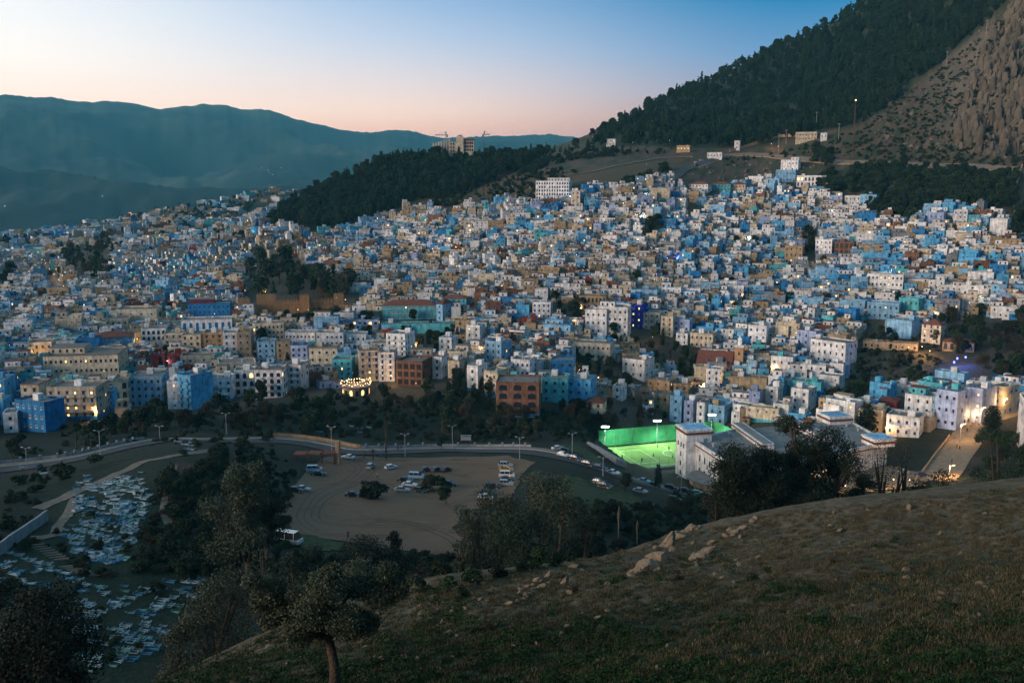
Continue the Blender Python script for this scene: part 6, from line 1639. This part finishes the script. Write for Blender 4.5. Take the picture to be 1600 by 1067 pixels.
GRV = [[(140,738),(232,732),(240,775),(234,810),(190,890),(140,885),(95,855),(100,800),(120,765)],[(105,900),(335,900),(320,960),(250,1020),(160,1060),(95,1040)],[(0,850),(60,865),(125,905),(70,930),(0,908)],[(40,800),(130,765),(345,695),(350,712),(130,790),(60,850)],[(252,725),(282,725),(275,825),(250,825)]]
def mass(name, polys, kinds, label, hr, rmin):
    P_ = []; 
    for poly, n in polys: P_ += hits(poly, n, rmin)
    if name == 'valley_scrub': P_ = [p for p in P_ if not any(bool(inpoly(*project(p.x,p.y,p.z), g)) for g in GRV)]
    P_.sort(key=lambda b: b.length)
    n = len(P_)
    scatter(name, np.array([tuple(p-Vector((0,0,.5))) for p in P_]), NR.rand(n)*6.28, hr[0]+NR.rand(n)*(hr[1]-hr[0]), NR.randint(0,len(kinds),n), [treemesh(*k) for k in kinds], label)
# the 300 largest of all trees stand as individuals; the nearest of the forest are the rest of those
nleft = max(0, 300-TREES); print('individual trees', TREES)
FK = [('pine',0),('pine',1),('pine',2),('round',0),('round',1)]
fp = hits(FOREST, 3600, 700); hp = hits(HILLF, 1500, 700)
sky_line = []
allf = [(p.length, p, 0) for p in fp] + [(p.length, p, 1) for p in hp]; allf.sort(key=lambda t_: t_[0])
near_f = allf[:nleft]
for d_, p, w_ in near_f: put_tree(p-Vector((0,0,.5)), 'pine', R.uniform(7,11), 'dark green pine at the lower edge of the ' + ('mountain forest' if w_ == 0 else 'hill forest above the town'), 'pines at the lower forest edges', wf=1.3)
rest = allf[nleft:]; n = len(rest)
for w_, nm, lb in ((0,'mountain_forest','dense dark pine forest covering the right hand mountain'),(1,'hill_forest','dark pine wood covering the hill with the hotel')):
    pp = [p for d_, p, k in rest if k == w_]; n = len(pp)
    scatter(nm, np.array([tuple(p-Vector((0,0,.6))) for p in pp]), NR.rand(n)*6.28, (7.5 if w_ == 0 else 8)+NR.rand(n)**1.5*(7 if w_ == 0 else 6), NR.randint(0,5,n), [treemesh(*k) for k in FK], lb)
mass('upper_wood', [([(1290,300),(1340,262),(1420,268),(1590,275),(1585,330),(1500,325),(1440,330),(1420,350),(1360,335),(1340,305),(1300,300)],420),([(1575,335),(1640,320),(1640,395),(1580,380)],60),([(1268,236),(1300,240),(1300,262),(1270,262)],22),([(1270,288),(1300,270),(1320,300),(1300,312)],40)], [('round',0),('round',1),('round',2),('bush',0)], 'dark wood and scrub below the hillside road at the upper right', (6,10), 700)
mass('saddle_trees', [([(800,262),(925,232),(1000,238),(1050,236),(1050,242),(960,244),(880,256),(820,275)],150),([(700,300),(835,262),(900,272),(860,300),(830,325),(760,320),(700,325),(650,318)],150),([(930,300),(1040,262),(1050,270),(980,300)],40)], [('round',1),('bush',0),('bush',1),('pine',0)], 'scattered dark trees and scrub on the saddle above the town', (3.5,7), 700)
mass('far_trees', [([(0,368),(120,345),(250,322),(330,308),(420,300),(430,306),(330,322),(250,336),(120,360),(0,385)],120),([(235,335),(330,312),(400,318),(380,350),(300,345)],120),([(0,380),(260,330),(420,320),(400,400),(0,440)],110),([(0,440),(560,380),(1560,360),(1600,520),(1200,600),(0,600)],150)], [('round',0),('round',1),('cypress',0),('round',2)], 'small dark trees scattered between the houses of the town', (5,9), 400)
mass('slope_scrub', [([(1130,262),(1340,205),(1440,130),(1580,20),(1640,0),(1640,262),(1340,250),(1130,245)],1300)], [('bush',0),('bush',1),('bush',2)], 'low dark shrubs dotting the rocky slope under the cliff', (1.6,3.8), 800)
mass('valley_scrub', [([(0,800),(330,690),(460,700),(450,860),(330,940),(0,960)],420),([(255,728),(350,705),(420,695),(440,700),(455,780),(440,860),(480,900),(330,960),(240,900),(225,840),(250,790)],420),([(440,870),(640,875),(650,920),(480,950),(430,930)],160),([(640,860),(740,880),(840,770),(1010,790),(1150,790),(1150,815),(900,880),(650,925),(560,900)],420),([(100,660),(330,640),(560,620),(980,650),(940,690),(500,690),(100,700)],500),([(1300,560),(1460,520),(1480,600),(1300,600)],180)], [('bush',0),('bush',1),('bush',2),('brownbush',0)], 'low undergrowth covering the valley floor and banks', (1.0,2.8), 130)
# trees standing along the two skylines
def skyline(nm, pl, n, hr, lb):
    P_ = []
    for k in range(n):
        t_ = R.random()*(len(pl)-1); i = int(t_); f = t_-i
        x_ = pl[i][0]+(pl[i+1][0]-pl[i][0])*f; rr_ = pl[i][1]+(pl[i+1][1]-pl[i][1])*f
        P_.append(at_r(x_, rr_*R.uniform(.93,1.0), 200))
    scatter(nm, np.array([tuple(p-Vector((0,0,.5))) for p in P_]), NR.rand(n)*6.28, hr[0]+NR.rand(n)**2*(hr[1]-hr[0]), NR.randint(0,4,n), [treemesh(*k) for k in FK[:4]], lb)
skyline('ridge_pines', [(935,1290),(1050,1450),(1200,1500),(1350,1550),(1400,1550)], 330, (8,16), 'pines along the skyline of the right hand mountain')
skyline('hill_pines', [(470,1040),(600,1080),(660,1090),(705,1075),(760,1090),(830,1120),(930,1180)], 200, (7,15), 'pines along the skyline of the hill with the hotel')

# ------------------------------------------------------------------ rocks
def ico(sub):
    import bmesh
    bm = bmesh.new(); bmesh.ops.create_icosphere(bm, subdivisions=sub, radius=1)
    v = np.array([x.co[:] for x in bm.verts]); f = np.array([[q.index for q in p.verts] for p in bm.faces]); bm.free(); return v, f
ICO3 = ico(3); ICO2 = ico(2)
def rock_mesh(seed, base=ICO3, rough=.35, m='rock'):
    v, f = base; rs = np.random.RandomState(seed); v = v.copy()
    for _ in range(15):
        n_ = rs.normal(size=3); n_ /= np.linalg.norm(n_); d = rs.uniform(.3,.75); s = v@n_; v -= np.clip(s-d,0,None)[:,None]*n_*.95
    v *= (1+rough*.35*(fbm(v[:,0]*2.3+seed, v[:,1]*2.3+v[:,2]*1.7, 3, seed)))[:,None]
    return np_mesh('rock', v, f, [M[m]])
RM = [rock_mesh(i) for i in range(7)]; RMS = [rock_mesh(20+i, ICO2) for i in range(5)]; RMG = [rock_mesh(40+i, ICO2, .6, 'rock2') for i in range(6)]
RK = [(1008,890,38,26,'largest ochre boulder slab, lower left of the outcrop on the slope edge'),(1030,872,30,22,'ochre slab in the middle of the big outcrop'),(1043,850,26,18,'pointed ochre slab at the top of the big outcrop'),(1027,893,12,12,'small boulder at the foot of the big outcrop'),(1050,862,14,12,'boulder behind the big outcrop'),(995,898,20,14,'low slab at the lower tip of the big outcrop'),
 (1078,828,22,8,'flat ochre rock left on the slope skyline'),(1092,825,12,7,'flat ochre rock right of the first on the skyline'),(1092,872,24,18,'broad boulder right of the big outcrop'),(1104,862,18,16,'upright boulder on the broad one'),(1082,850,12,8,'dark small rock behind the broad boulder'),(1132,838,12,9,'round ochre boulder below the skyline rocks'),(1158,828,22,8,'slanting slab near the skyline, right'),(1174,815,12,7,'rounded rock on the skyline, right end'),(1132,868,8,8,'small rock above the middle of the slope'),
 (898,887,20,14,'curved pale boulder beside the dark bush on the slope edge'),(880,912,20,12,'ochre boulder below the curved pale one'),(836,908,20,9,'flat rock slab near the left slope edge'),(812,922,14,8,'small slab at the left slope edge'),(818,937,10,6,'low ochre stone at the left slope edge'),(877,993,9,12,'upright reddish stone in the lower middle of the slope'),(960,999,9,6,'flat tan stone right of the reddish one'),(808,999,8,6,'pale stone left of the reddish one'),(592,1029,9,9,'reddish stone near the nearest olive tree'),(460,1005,8,5,'ochre stone left of the olive trunk'),(885,979,16,4,'thin slanting slab above the reddish stone'),(932,967,22,6,'pair of thin slabs in the slope middle'),(1024,948,6,8,'small pale upright stone'),(1188,951,5,6,'small reddish stone at the right middle'),(1538,803,10,4,'flat pale stone on the upper right slope'),(1470,790,7,4,'small pale stone near the right skyline'),(1310,830,14,5,'low pale rock on the upper slope middle'),(1355,797,9,5,'small stone right below the skyline'),(795,945,22,8,'broken ochre rocks on the left slope edge'),(700,988,14,5,'reddish slab left of the dark bushes'),(1185,872,16,9,'low brown rock right of the outcrop'),(1150,875,12,6,'brown stone right of the broad boulder'),(1145,1060,10,6,'stone at the bottom edge'),(790,1058,9,7,'reddish stone at the bottom edge, centre')]
rr_ = random.Random(3)
for (xa, ya, xb, yb, n_, sz_, nm_) in ((984,900,1052,838,15,15,'the big outcrop'),(1076,882,1114,848,8,12,'the second outcrop'),(1056,833,1098,821,7,9,'the skyline outcrop'),(1138,840,1180,813,8,10,'the right skyline outcrop'),(800,942,850,902,10,10,'the left edge outcrop'),(640,970,760,930,8,7,'the lower edge outcrop'),(580,1010,470,985,8,6,'the slope edge by the nearest olive')):
    for k_ in range(n_):
        t_ = (k_+rr_.random())/n_; q_ = rr_.uniform(.5,1.3)*sz_
        RK.append((xa+(xb-xa)*t_+rr_.uniform(-8,8), ya+(yb-ya)*t_+rr_.uniform(-5,7), q_*1.5, q_*.7, 'ochre slab of %s, one of its small broken pieces' % nm_))
for i, (x_, y_, w_, h_, lab) in enumerate(RK):
    b = hit(x_, y_, 8)
    if b is None or b.length > 200: continue
    s = b.length/FPX; o = inst('rock', RM[i%7], None, b+Vector((0,0,h_*s*.12)), 0, (w_*s*(.9 if i < 10 else .72), w_*s*.5, h_*s*(.95 if i < 10 else .72)), label=lab, cat='rock', group='rocks on the near slope')
    o.rotation_euler = (R.uniform(-.3,.3), -.6 if w_ > h_*1.2 else R.uniform(-.3,.3), R.uniform(-.3,.4))
SL = [(150,1110),(255,1062),(480,962),(640,920),(800,892),(1000,855),(1200,802),(1400,780),(1640,758),(1640,1120)]
# stones, tufts and leafy weeds on the near slope
def slope_pts(n, cond=None):
    out = []
    for q in sample_poly(SL, n):
        if cond and not cond(q): continue
        b = hit(q[0], q[1], 5)
        if b is not None and b.length < 130: out.append(b)
    return out
pp = slope_pts(1300, lambda q: R.random() < (1 if q[0] < 950 else .45)); n = len(pp)
scatter('loose_stones', np.array([tuple(p) for p in pp]), NR.rand(n)*6.28, (.03+NR.rand(n)**4*.22)*np.array([max(.7,p.length/50) for p in pp]), NR.randint(0,5,n), RMS, 'loose ochre stones scattered over the near slope')
def tuft(seed, n, h, w, m):
    rs = np.random.RandomState(seed); mb = MB()
    for k in range(n):
        a = rs.rand()*6.28; r0 = rs.rand()*w*.5; x, y = r0*math.cos(a), r0*math.sin(a); hh_ = h*rs.uniform(.5,1); b_ = rs.uniform(0,6.28); l = rs.uniform(.1,.6)*hh_
        ww = .018*rs.uniform(.7,1.6)
        mb.face([(x-ww*math.sin(b_),y+ww*math.cos(b_),-.03),(x+ww*math.sin(b_),y-ww*math.cos(b_),-.03),(x+l*math.cos(b_),y+l*math.sin(b_),hh_)])
    return mb.mesh('tuft', [m])
def weed(seed, n, h, m):
    rs = np.random.RandomState(seed); return leaf_cloud(rs, [(rs.uniform(-.2,.2),rs.uniform(-.2,.2),h*.35,.28,.28,h*.5) for _ in range(3)], n, .11, .7, m, 'weed')
TF = [tuft(i, 50, .11, .8, M['grass']) for i in range(3)] + [tuft(9+i, 30, .10, .5, M['grass_g']) for i in range(2)] 
pp = slope_pts(15000); n = len(pp)
pyv = np.array([project(p.x,p.y,p.z)[1] for p in pp])
ids_ = np.where(NR.rand(n) < .92-np.clip((pyv-880)/220,0,1)*.65, NR.randint(0,3,n), NR.randint(3,5,n))
scatter('dry_grass', np.array([tuple(p) for p in pp]), NR.rand(n)*6.28, .6+NR.rand(n)*.9, ids_, TF, 'short dry grass covering the near slope')
WD = [weed(i, 40, .22, M['grass_g']) for i in range(3)]
def gcond(q): return fbm(np.array(q[0]/60), np.array(q[1]/25), 3, 88)*2.2 + (q[1]-960)/260 > R.uniform(-.1,.5)
pp = slope_pts(9000, gcond); n = len(pp)
scatter('green_weeds', np.array([tuple(p) for p in pp]), NR.rand(n)*6.28, .5+NR.rand(n)*.8, NR.randint(0,3,n), WD, 'patches of low green weeds on the near slope')
for (x_, y_, w_, k) in ((700,925,30,'bush'),(738,918,36,'bush'),(720,938,26,'bush'),(690,905,34,'bush'),(838,885,34,'bush'),(820,892,26,'bush'),(868,884,24,'bush'),(892,876,22,'bush'),(1300,880,10,'brownbush'),(1180,905,12,'brownbush'),(500,1062,26,'bush'),(1062,905,16,'brownbush'),(900,925,14,'brownbush'),(780,900,30,'bush'),(655,925,26,'bush'),(760,985,18,'brownbush')):
    b = hit(x_, y_, 8)
    if b is None: continue
    s = b.length/FPX; put_tree(b, k, w_*s*.9, ('dark' if k == 'bush' else 'dry brown')+' bush on the near slope', 'bushes on the near slope', 1.0)
# slabs of the cliff and boulders of the scree
CL = [(1600,20),(1600,250),(1560,250),(1440,235),(1340,215),(1360,180),(1430,130),(1500,80),(1560,20)]
pp = hits(CL, 900, 800)+hits([(1060,262),(1180,250),(1300,262),(1340,300),(1290,290),(1200,285),(1100,282)], 170, 700)+hits([(760,300),(860,262),(900,270),(860,320),(640,335)], 170, 700)+hits([(870,300),(1000,280),(1030,290),(920,310)],60,700)
n = len(pp)
scatter('cliff_rocks', np.array([tuple(p) for p in pp]), NR.rand(n)*6.28, (.8+NR.rand(n)**3*3.6), NR.randint(0,6,n), RMG, 'grey-brown boulders and slabs of the cliff and scree')
pp = hits([(1595,-40),(1640,-40),(1640,240),(1560,245),(1500,235),(1490,200),(1530,100),(1570,20)], 420, 800); n = len(pp)
SLB = []
for i in range(5):
    m_ = rock_mesh(60+i, ICO2, .8, 'rock2'); a = np.empty(len(m_.vertices)*3, np.float32); m_.vertices.foreach_get('co', a); a = a.reshape(-1,3); a[:,2] *= 2.8; a[:,0] *= .5; m_.vertices.foreach_set('co', a.ravel()); SLB.append(m_)
scatter('cliff_slabs', np.array([tuple(p) for p in pp]), NR.rand(n)*1.2, 2+NR.rand(n)*4, NR.randint(0,5,n), SLB, 'tall upright limestone slabs of the cliff')

# ------------------------------------------------------------------ cemetery
def grave_mesh(kind):
    mb = MB(); l, w = 1.15, .48
    mb.box(-l,l,-w,-w+.12,0,.26); mb.box(-l,l,w-.12,w,0,.26)
    mb.box(-l-.14,-l,-w-.06,w+.06,0,.6 if kind != 2 else .4); mb.box(l,l+.14,-w-.06,w+.06,0,.45)
    if kind == 1: mb.box(-l,l,-w+.13,w-.13,.1,.3)
    if kind == 3: mb.box(-l*.8,l*.8,-w-1.2,-w-1.07,0,.3); mb.box(-l*.8,-l*.8+.13,-w-1.07,-w,0,.3); mb.box(l*.8-.13,l*.8,-w-1.07,-w,0,.3)
    return mb
GM = {(k, c): grave_mesh(k).mesh('grave', [M['grave_'+c]]) for k in range(4) for c in 'wbg'}
GP = [([(150,745),(228,738),(236,775),(230,800),(190,880),(150,880),(105,850),(112,805),(125,770)],190,'on the slope beside the forked path'),
      ([(112,905),(200,900),(330,905),(315,950),(250,1010),(160,1050),(105,1030)],62,'in the shadow at the foot of the cemetery'),
      ([(0,855),(55,868),(120,905),(70,925),(0,905)],22,'by the pale wall at the left edge'),
      ([(272,690),(310,680),(345,690),(310,702),(265,705)],7,'on top of the knoll by the road'),([(495,668),(540,655),(590,668),(580,678),(500,680)],9,'in the small walled plot across the road'),([(8,735),(60,722),(110,735),(60,745)],6,'under the left road')]
cw = {'w':'white','b':'blue','g':'pale green'}
for poly, n, place in GP:
    for q in sample_poly(poly, n):
        b = hit(q[0], q[1], 125)
        if b is None: continue
        c_ = R.choices('wbg',(.66,.22,.12))[0]; k = R.randrange(4)
        s = R.uniform(.6,1.0)
        o = inst('grave', GM[(k,c_)], None, b-Vector((0,0,.05)), -.12+R.gauss(0,.1)+(1.2 if R.random() < .06 else 0), (s,s,1.15*s), label='low %s painted %s grave %s' % (cw[c_], ('frame','slab','frame','walled double')[k], place), cat='grave', group='graves '+place)
gs_ = []
for pl_, n_ in (([(120,742),(235,736),(242,790),(232,830),(190,890),(130,888),(92,850),(108,800)],60),([(108,905),(335,902),(315,960),(250,1015),(165,1055),(100,1040)],60),([(0,850),(60,868),(120,900),(75,925),(0,910)],14)):
    gs_ += hits(pl_, n_, 125)
n = len(gs_)
scatter('small_graves', np.array([tuple(p) for p in gs_]), -.12+NR.normal(size=n)*.1, .45+NR.rand(n)*.3, NR.randint(0,4,n), [GM[(0,'w')], GM[(3,'w')], GM[(1,'g')], GM[(0,'b')]], 'many more small low graves between the others on the cemetery slope')
for q in sample_poly([(105,900),(335,905),(300,1000),(200,1050),(100,1040)], 9)+sample_poly([(100,800),(235,770),(235,860),(150,890)], 7):
    b = hit(q[0], q[1], 125)
    if b is not None: put_tree(b, 'bush', R.uniform(1.0,2.2), 'dark shrub between the graves', 'shrubs between the graves')
# stone steps
for k in range(15):
    x_, y_ = (55+k*5.5, 852+k*3.2) if k < 8 else (100+(k-8)*7, 886+(k-8)*2.2)
    b = hit(x_, y_, 125)
    if b is None: continue
    inst('stone_step', MB().box(-1.6,1.6,-.22,.22,-.1,.22).mesh('stone_step',[M['pave']]), None, b, .35, (1,1,1), label='long stone step of the stairway down through the cemetery', cat='step', group='cemetery steps')

# ------------------------------------------------------------------ haze over the whole country
mh = bpy.data.materials.new('haze'); mh.use_nodes = True; nt = mh.node_tree; nt.nodes.clear()
pv = nt.nodes.new('ShaderNodeVolumePrincipled'); pv.inputs['Color'].default_value = (.20,.80,1.0,1); pv.inputs['Density'].default_value = HAZE_D; pv.inputs['Anisotropy'].default_value = 0.0
om = nt.nodes.new('ShaderNodeOutputMaterial'); nt.links.new(pv.outputs[0], om.inputs['Volume'])
zmin = float(min(zz.min(), -320)); zmax = float(max(zz.max()+25, 50)); print('zmax', zmax)
MB().box(-17300,17300,-60,17400,zmin-1,zmax).build('haze', mh, kind='stuff', label='thin blue-green evening haze filling the whole valley', cat='haze')

# ------------------------------------------------------------------ labels of the houses
LMK = [(1040,705,'the green football pitch'),(1128,572,'the mosque'),(640,485,'the long turquoise school'),(520,480,'the castle wall'),(810,624,'the arcaded brick building'),(998,494,'the cobalt blue tower house'),(865,296,'the large hotel at the upper edge of town'),
 (1120,292,'the school wing on the upper slope'),(553,612,'the round lamplit terrace'),(1500,690,'the lamplit street'),(1240,690,'the white school with flat grey roofs'),(330,486,'the cobalt and dark red hotel'),(310,610,'the tall blue apartment tower'),(65,650,'the deep blue cube-like house'),
 (1300,552,'the large white house on the garden edge'),(1458,518,'the tower-like house with dark red roof'),(900,485,'the town cypress'),(178,534,'the blue and white school with red roof'),(648,583,'the unfinished brown brick building'),(1270,400,'the dark trees among the upper right houses'),(85,430,'the lit boulevard'),(1600,480,'the right edge wood'),(720,600,'the cypresses on the bank')]
LMV = LMK+[(118,778,'the fork of the cemetery path'),(40,845,'the pale cemetery wall'),(90,872,'the cemetery steps'),(388,800,'the tall olive by the minibus'),(520,950,'the nearest olive tree'),(60,980,'the corner tree'),(262,810,'the knoll footpath'),(505,700,'the gateway canopy'),(728,685,'the metal shelter'),(603,680,'the tall leafless tree'),
  (945,710,'the concrete stand'),(1028,745,'the cypress below the pitch'),(860,800,'the clump right of the car park'),(1020,875,'the ochre rock outcrop'),(155,690,'the second road lamp'),(250,676,'the third road lamp'),(354,660,'the fourth road lamp'),(1000,250,'the field track'),(1332,210,'the tall rusty mast'),(720,225,'the hilltop hotel'),(1450,300,'the upper wood')]
ORD = ['nearest','second nearest','third nearest','fourth nearest','fifth nearest','sixth nearest','seventh nearest','eighth nearest','ninth nearest','tenth nearest','eleventh nearest','twelfth nearest','13th nearest','14th nearest','15th nearest','16th nearest','17th nearest','18th nearest','19th nearest','20th nearest']+['%dth nearest' % k for k in range(21,60)]
def relabel(objs, desc):
    ky = {}
    for o in objs:
        x_, y_ = project(*o.location)
        d_ = min(((x_-x)**2+((y_-y)*1.4)**2, x, y, n_) for x, y, n_ in LMV)
        dx, dy_ = x_-d_[1], y_-d_[2]
        side = ('right of' if dx > 0 else 'left of') if abs(dx) > abs(dy_)*1.2 else ('above' if dy_ < 0 else 'below')
        ky.setdefault((desc(o), side, d_[3]), []).append((d_[0], o))
    for (ds, side, nm), l in ky.items():
        l.sort(key=lambda t_: t_[0])
        for i, (_, o) in enumerate(l):
            o['label'] = ' '.join((((ORD[min(i,58)]+' ') if len(l) > 1 else '')+ds+' '+side+' '+nm).split()[:16])
KW = {'tree':'dark round','olive_tree':'grey-green','bare_brown_tree':'brownish bare','pine_tree':'dark conical','cypress_tree':'slim dark','bush':'low dark','brown_bush':'low brown','palm_tree':'small'}
def base(o): return o.name.split('.')[0]
trs = [o for o in sc.objects if o.parent is None and base(o) in KW and o.get('label') and (o.get('group') or o['label'].startswith('dark bush beside') or o['label'].startswith('dark conifer near the')) and not (o.get('group') or '').startswith('pines')]
relabel(trs, lambda o: KW[base(o)]+' '+base(o).replace('_',' ').replace('bare brown ','').replace('brown ',''))
relabel([o for o in sc.objects if o.parent is None and base(o) == 'grave'], lambda o: ' '.join(o['label'].split(' grave ')[0].split())+' grave')
relabel([o for o in sc.objects if o.parent is None and base(o) == 'yard_lamp'], lambda o: 'warm yard lamp behind trees')
relabel([o for o in sc.objects if o.parent is None and base(o) == 'stone_step'], lambda o: 'long stone step')
relabel([o for o in sc.objects if o.parent is None and base(o) == 'rock' and 'broken pieces' in o['label']], lambda o: 'small broken '+' '.join(o['label'].split(',')[0].split()[:7]).replace('slab of','slab of'))
relabel([o for o in sc.objects if o.parent is None and base(o) == 'wall_lamp'], lambda o: ' '.join(o['label'].split()[:(3 if o['label'].startswith('bright') else 4)]).replace(' lamp','')+' lamp')
keyed = {}
FLW = {1:'single storey',2:'two storey',3:'three storey',4:'four storey',5:'five storey'}
for h_ in HOUSES:
    o = h_['o']; o['category'] = 'house'; o['group'] = 'houses of the hillside town'
    if h_['look']:
        lb = h_['look'].split(); o['label'] = ' '.join(lb[:16]); continue
    d_ = [((h_['px']-x)**2+((h_['py']-y)*1.5)**2, x, y, n_) for x, y, n_ in LMK]; _, x, y, nme = min(d_)
    dx, dy_ = h_['px']-x, h_['py']-y
    side = ('right of' if dx > 0 else 'left of') if abs(dx) > abs(dy_)*1.3 else ('uphill from' if dy_ < 0 else 'downhill from')
    ft = 'with red tiled roof edge' if h_.get('coped') else ('with a set back top floor' if h_.get('setb') else ('with a roof hut' if h_.get('hut') else 'with plain flat roof'))
    keyed.setdefault((PAL[h_['col']][1], FLW[h_['fl']], ft, side, nme), []).append((min(d_)[0], h_))
for k, lst in keyed.items():
    lst.sort(key=lambda t_: t_[0])
    for i, (dd0, h_) in enumerate(lst):
        c_, f_, ft, side, nme = k; f_ = f_.replace(' storey','-storey')
        h_['o']['label'] = ((ORD[min(i,58)]+' ') if len(lst) > 1 else '') + '%s %s house %s, %s %s' % (c_, f_, ft, side, nme)
for o in sc.objects:
    lb = o.get('label')
    if lb and len(lb.split()) > 16: 
        w_ = lb.split(); o['label'] = ' '.join(w_[:16])
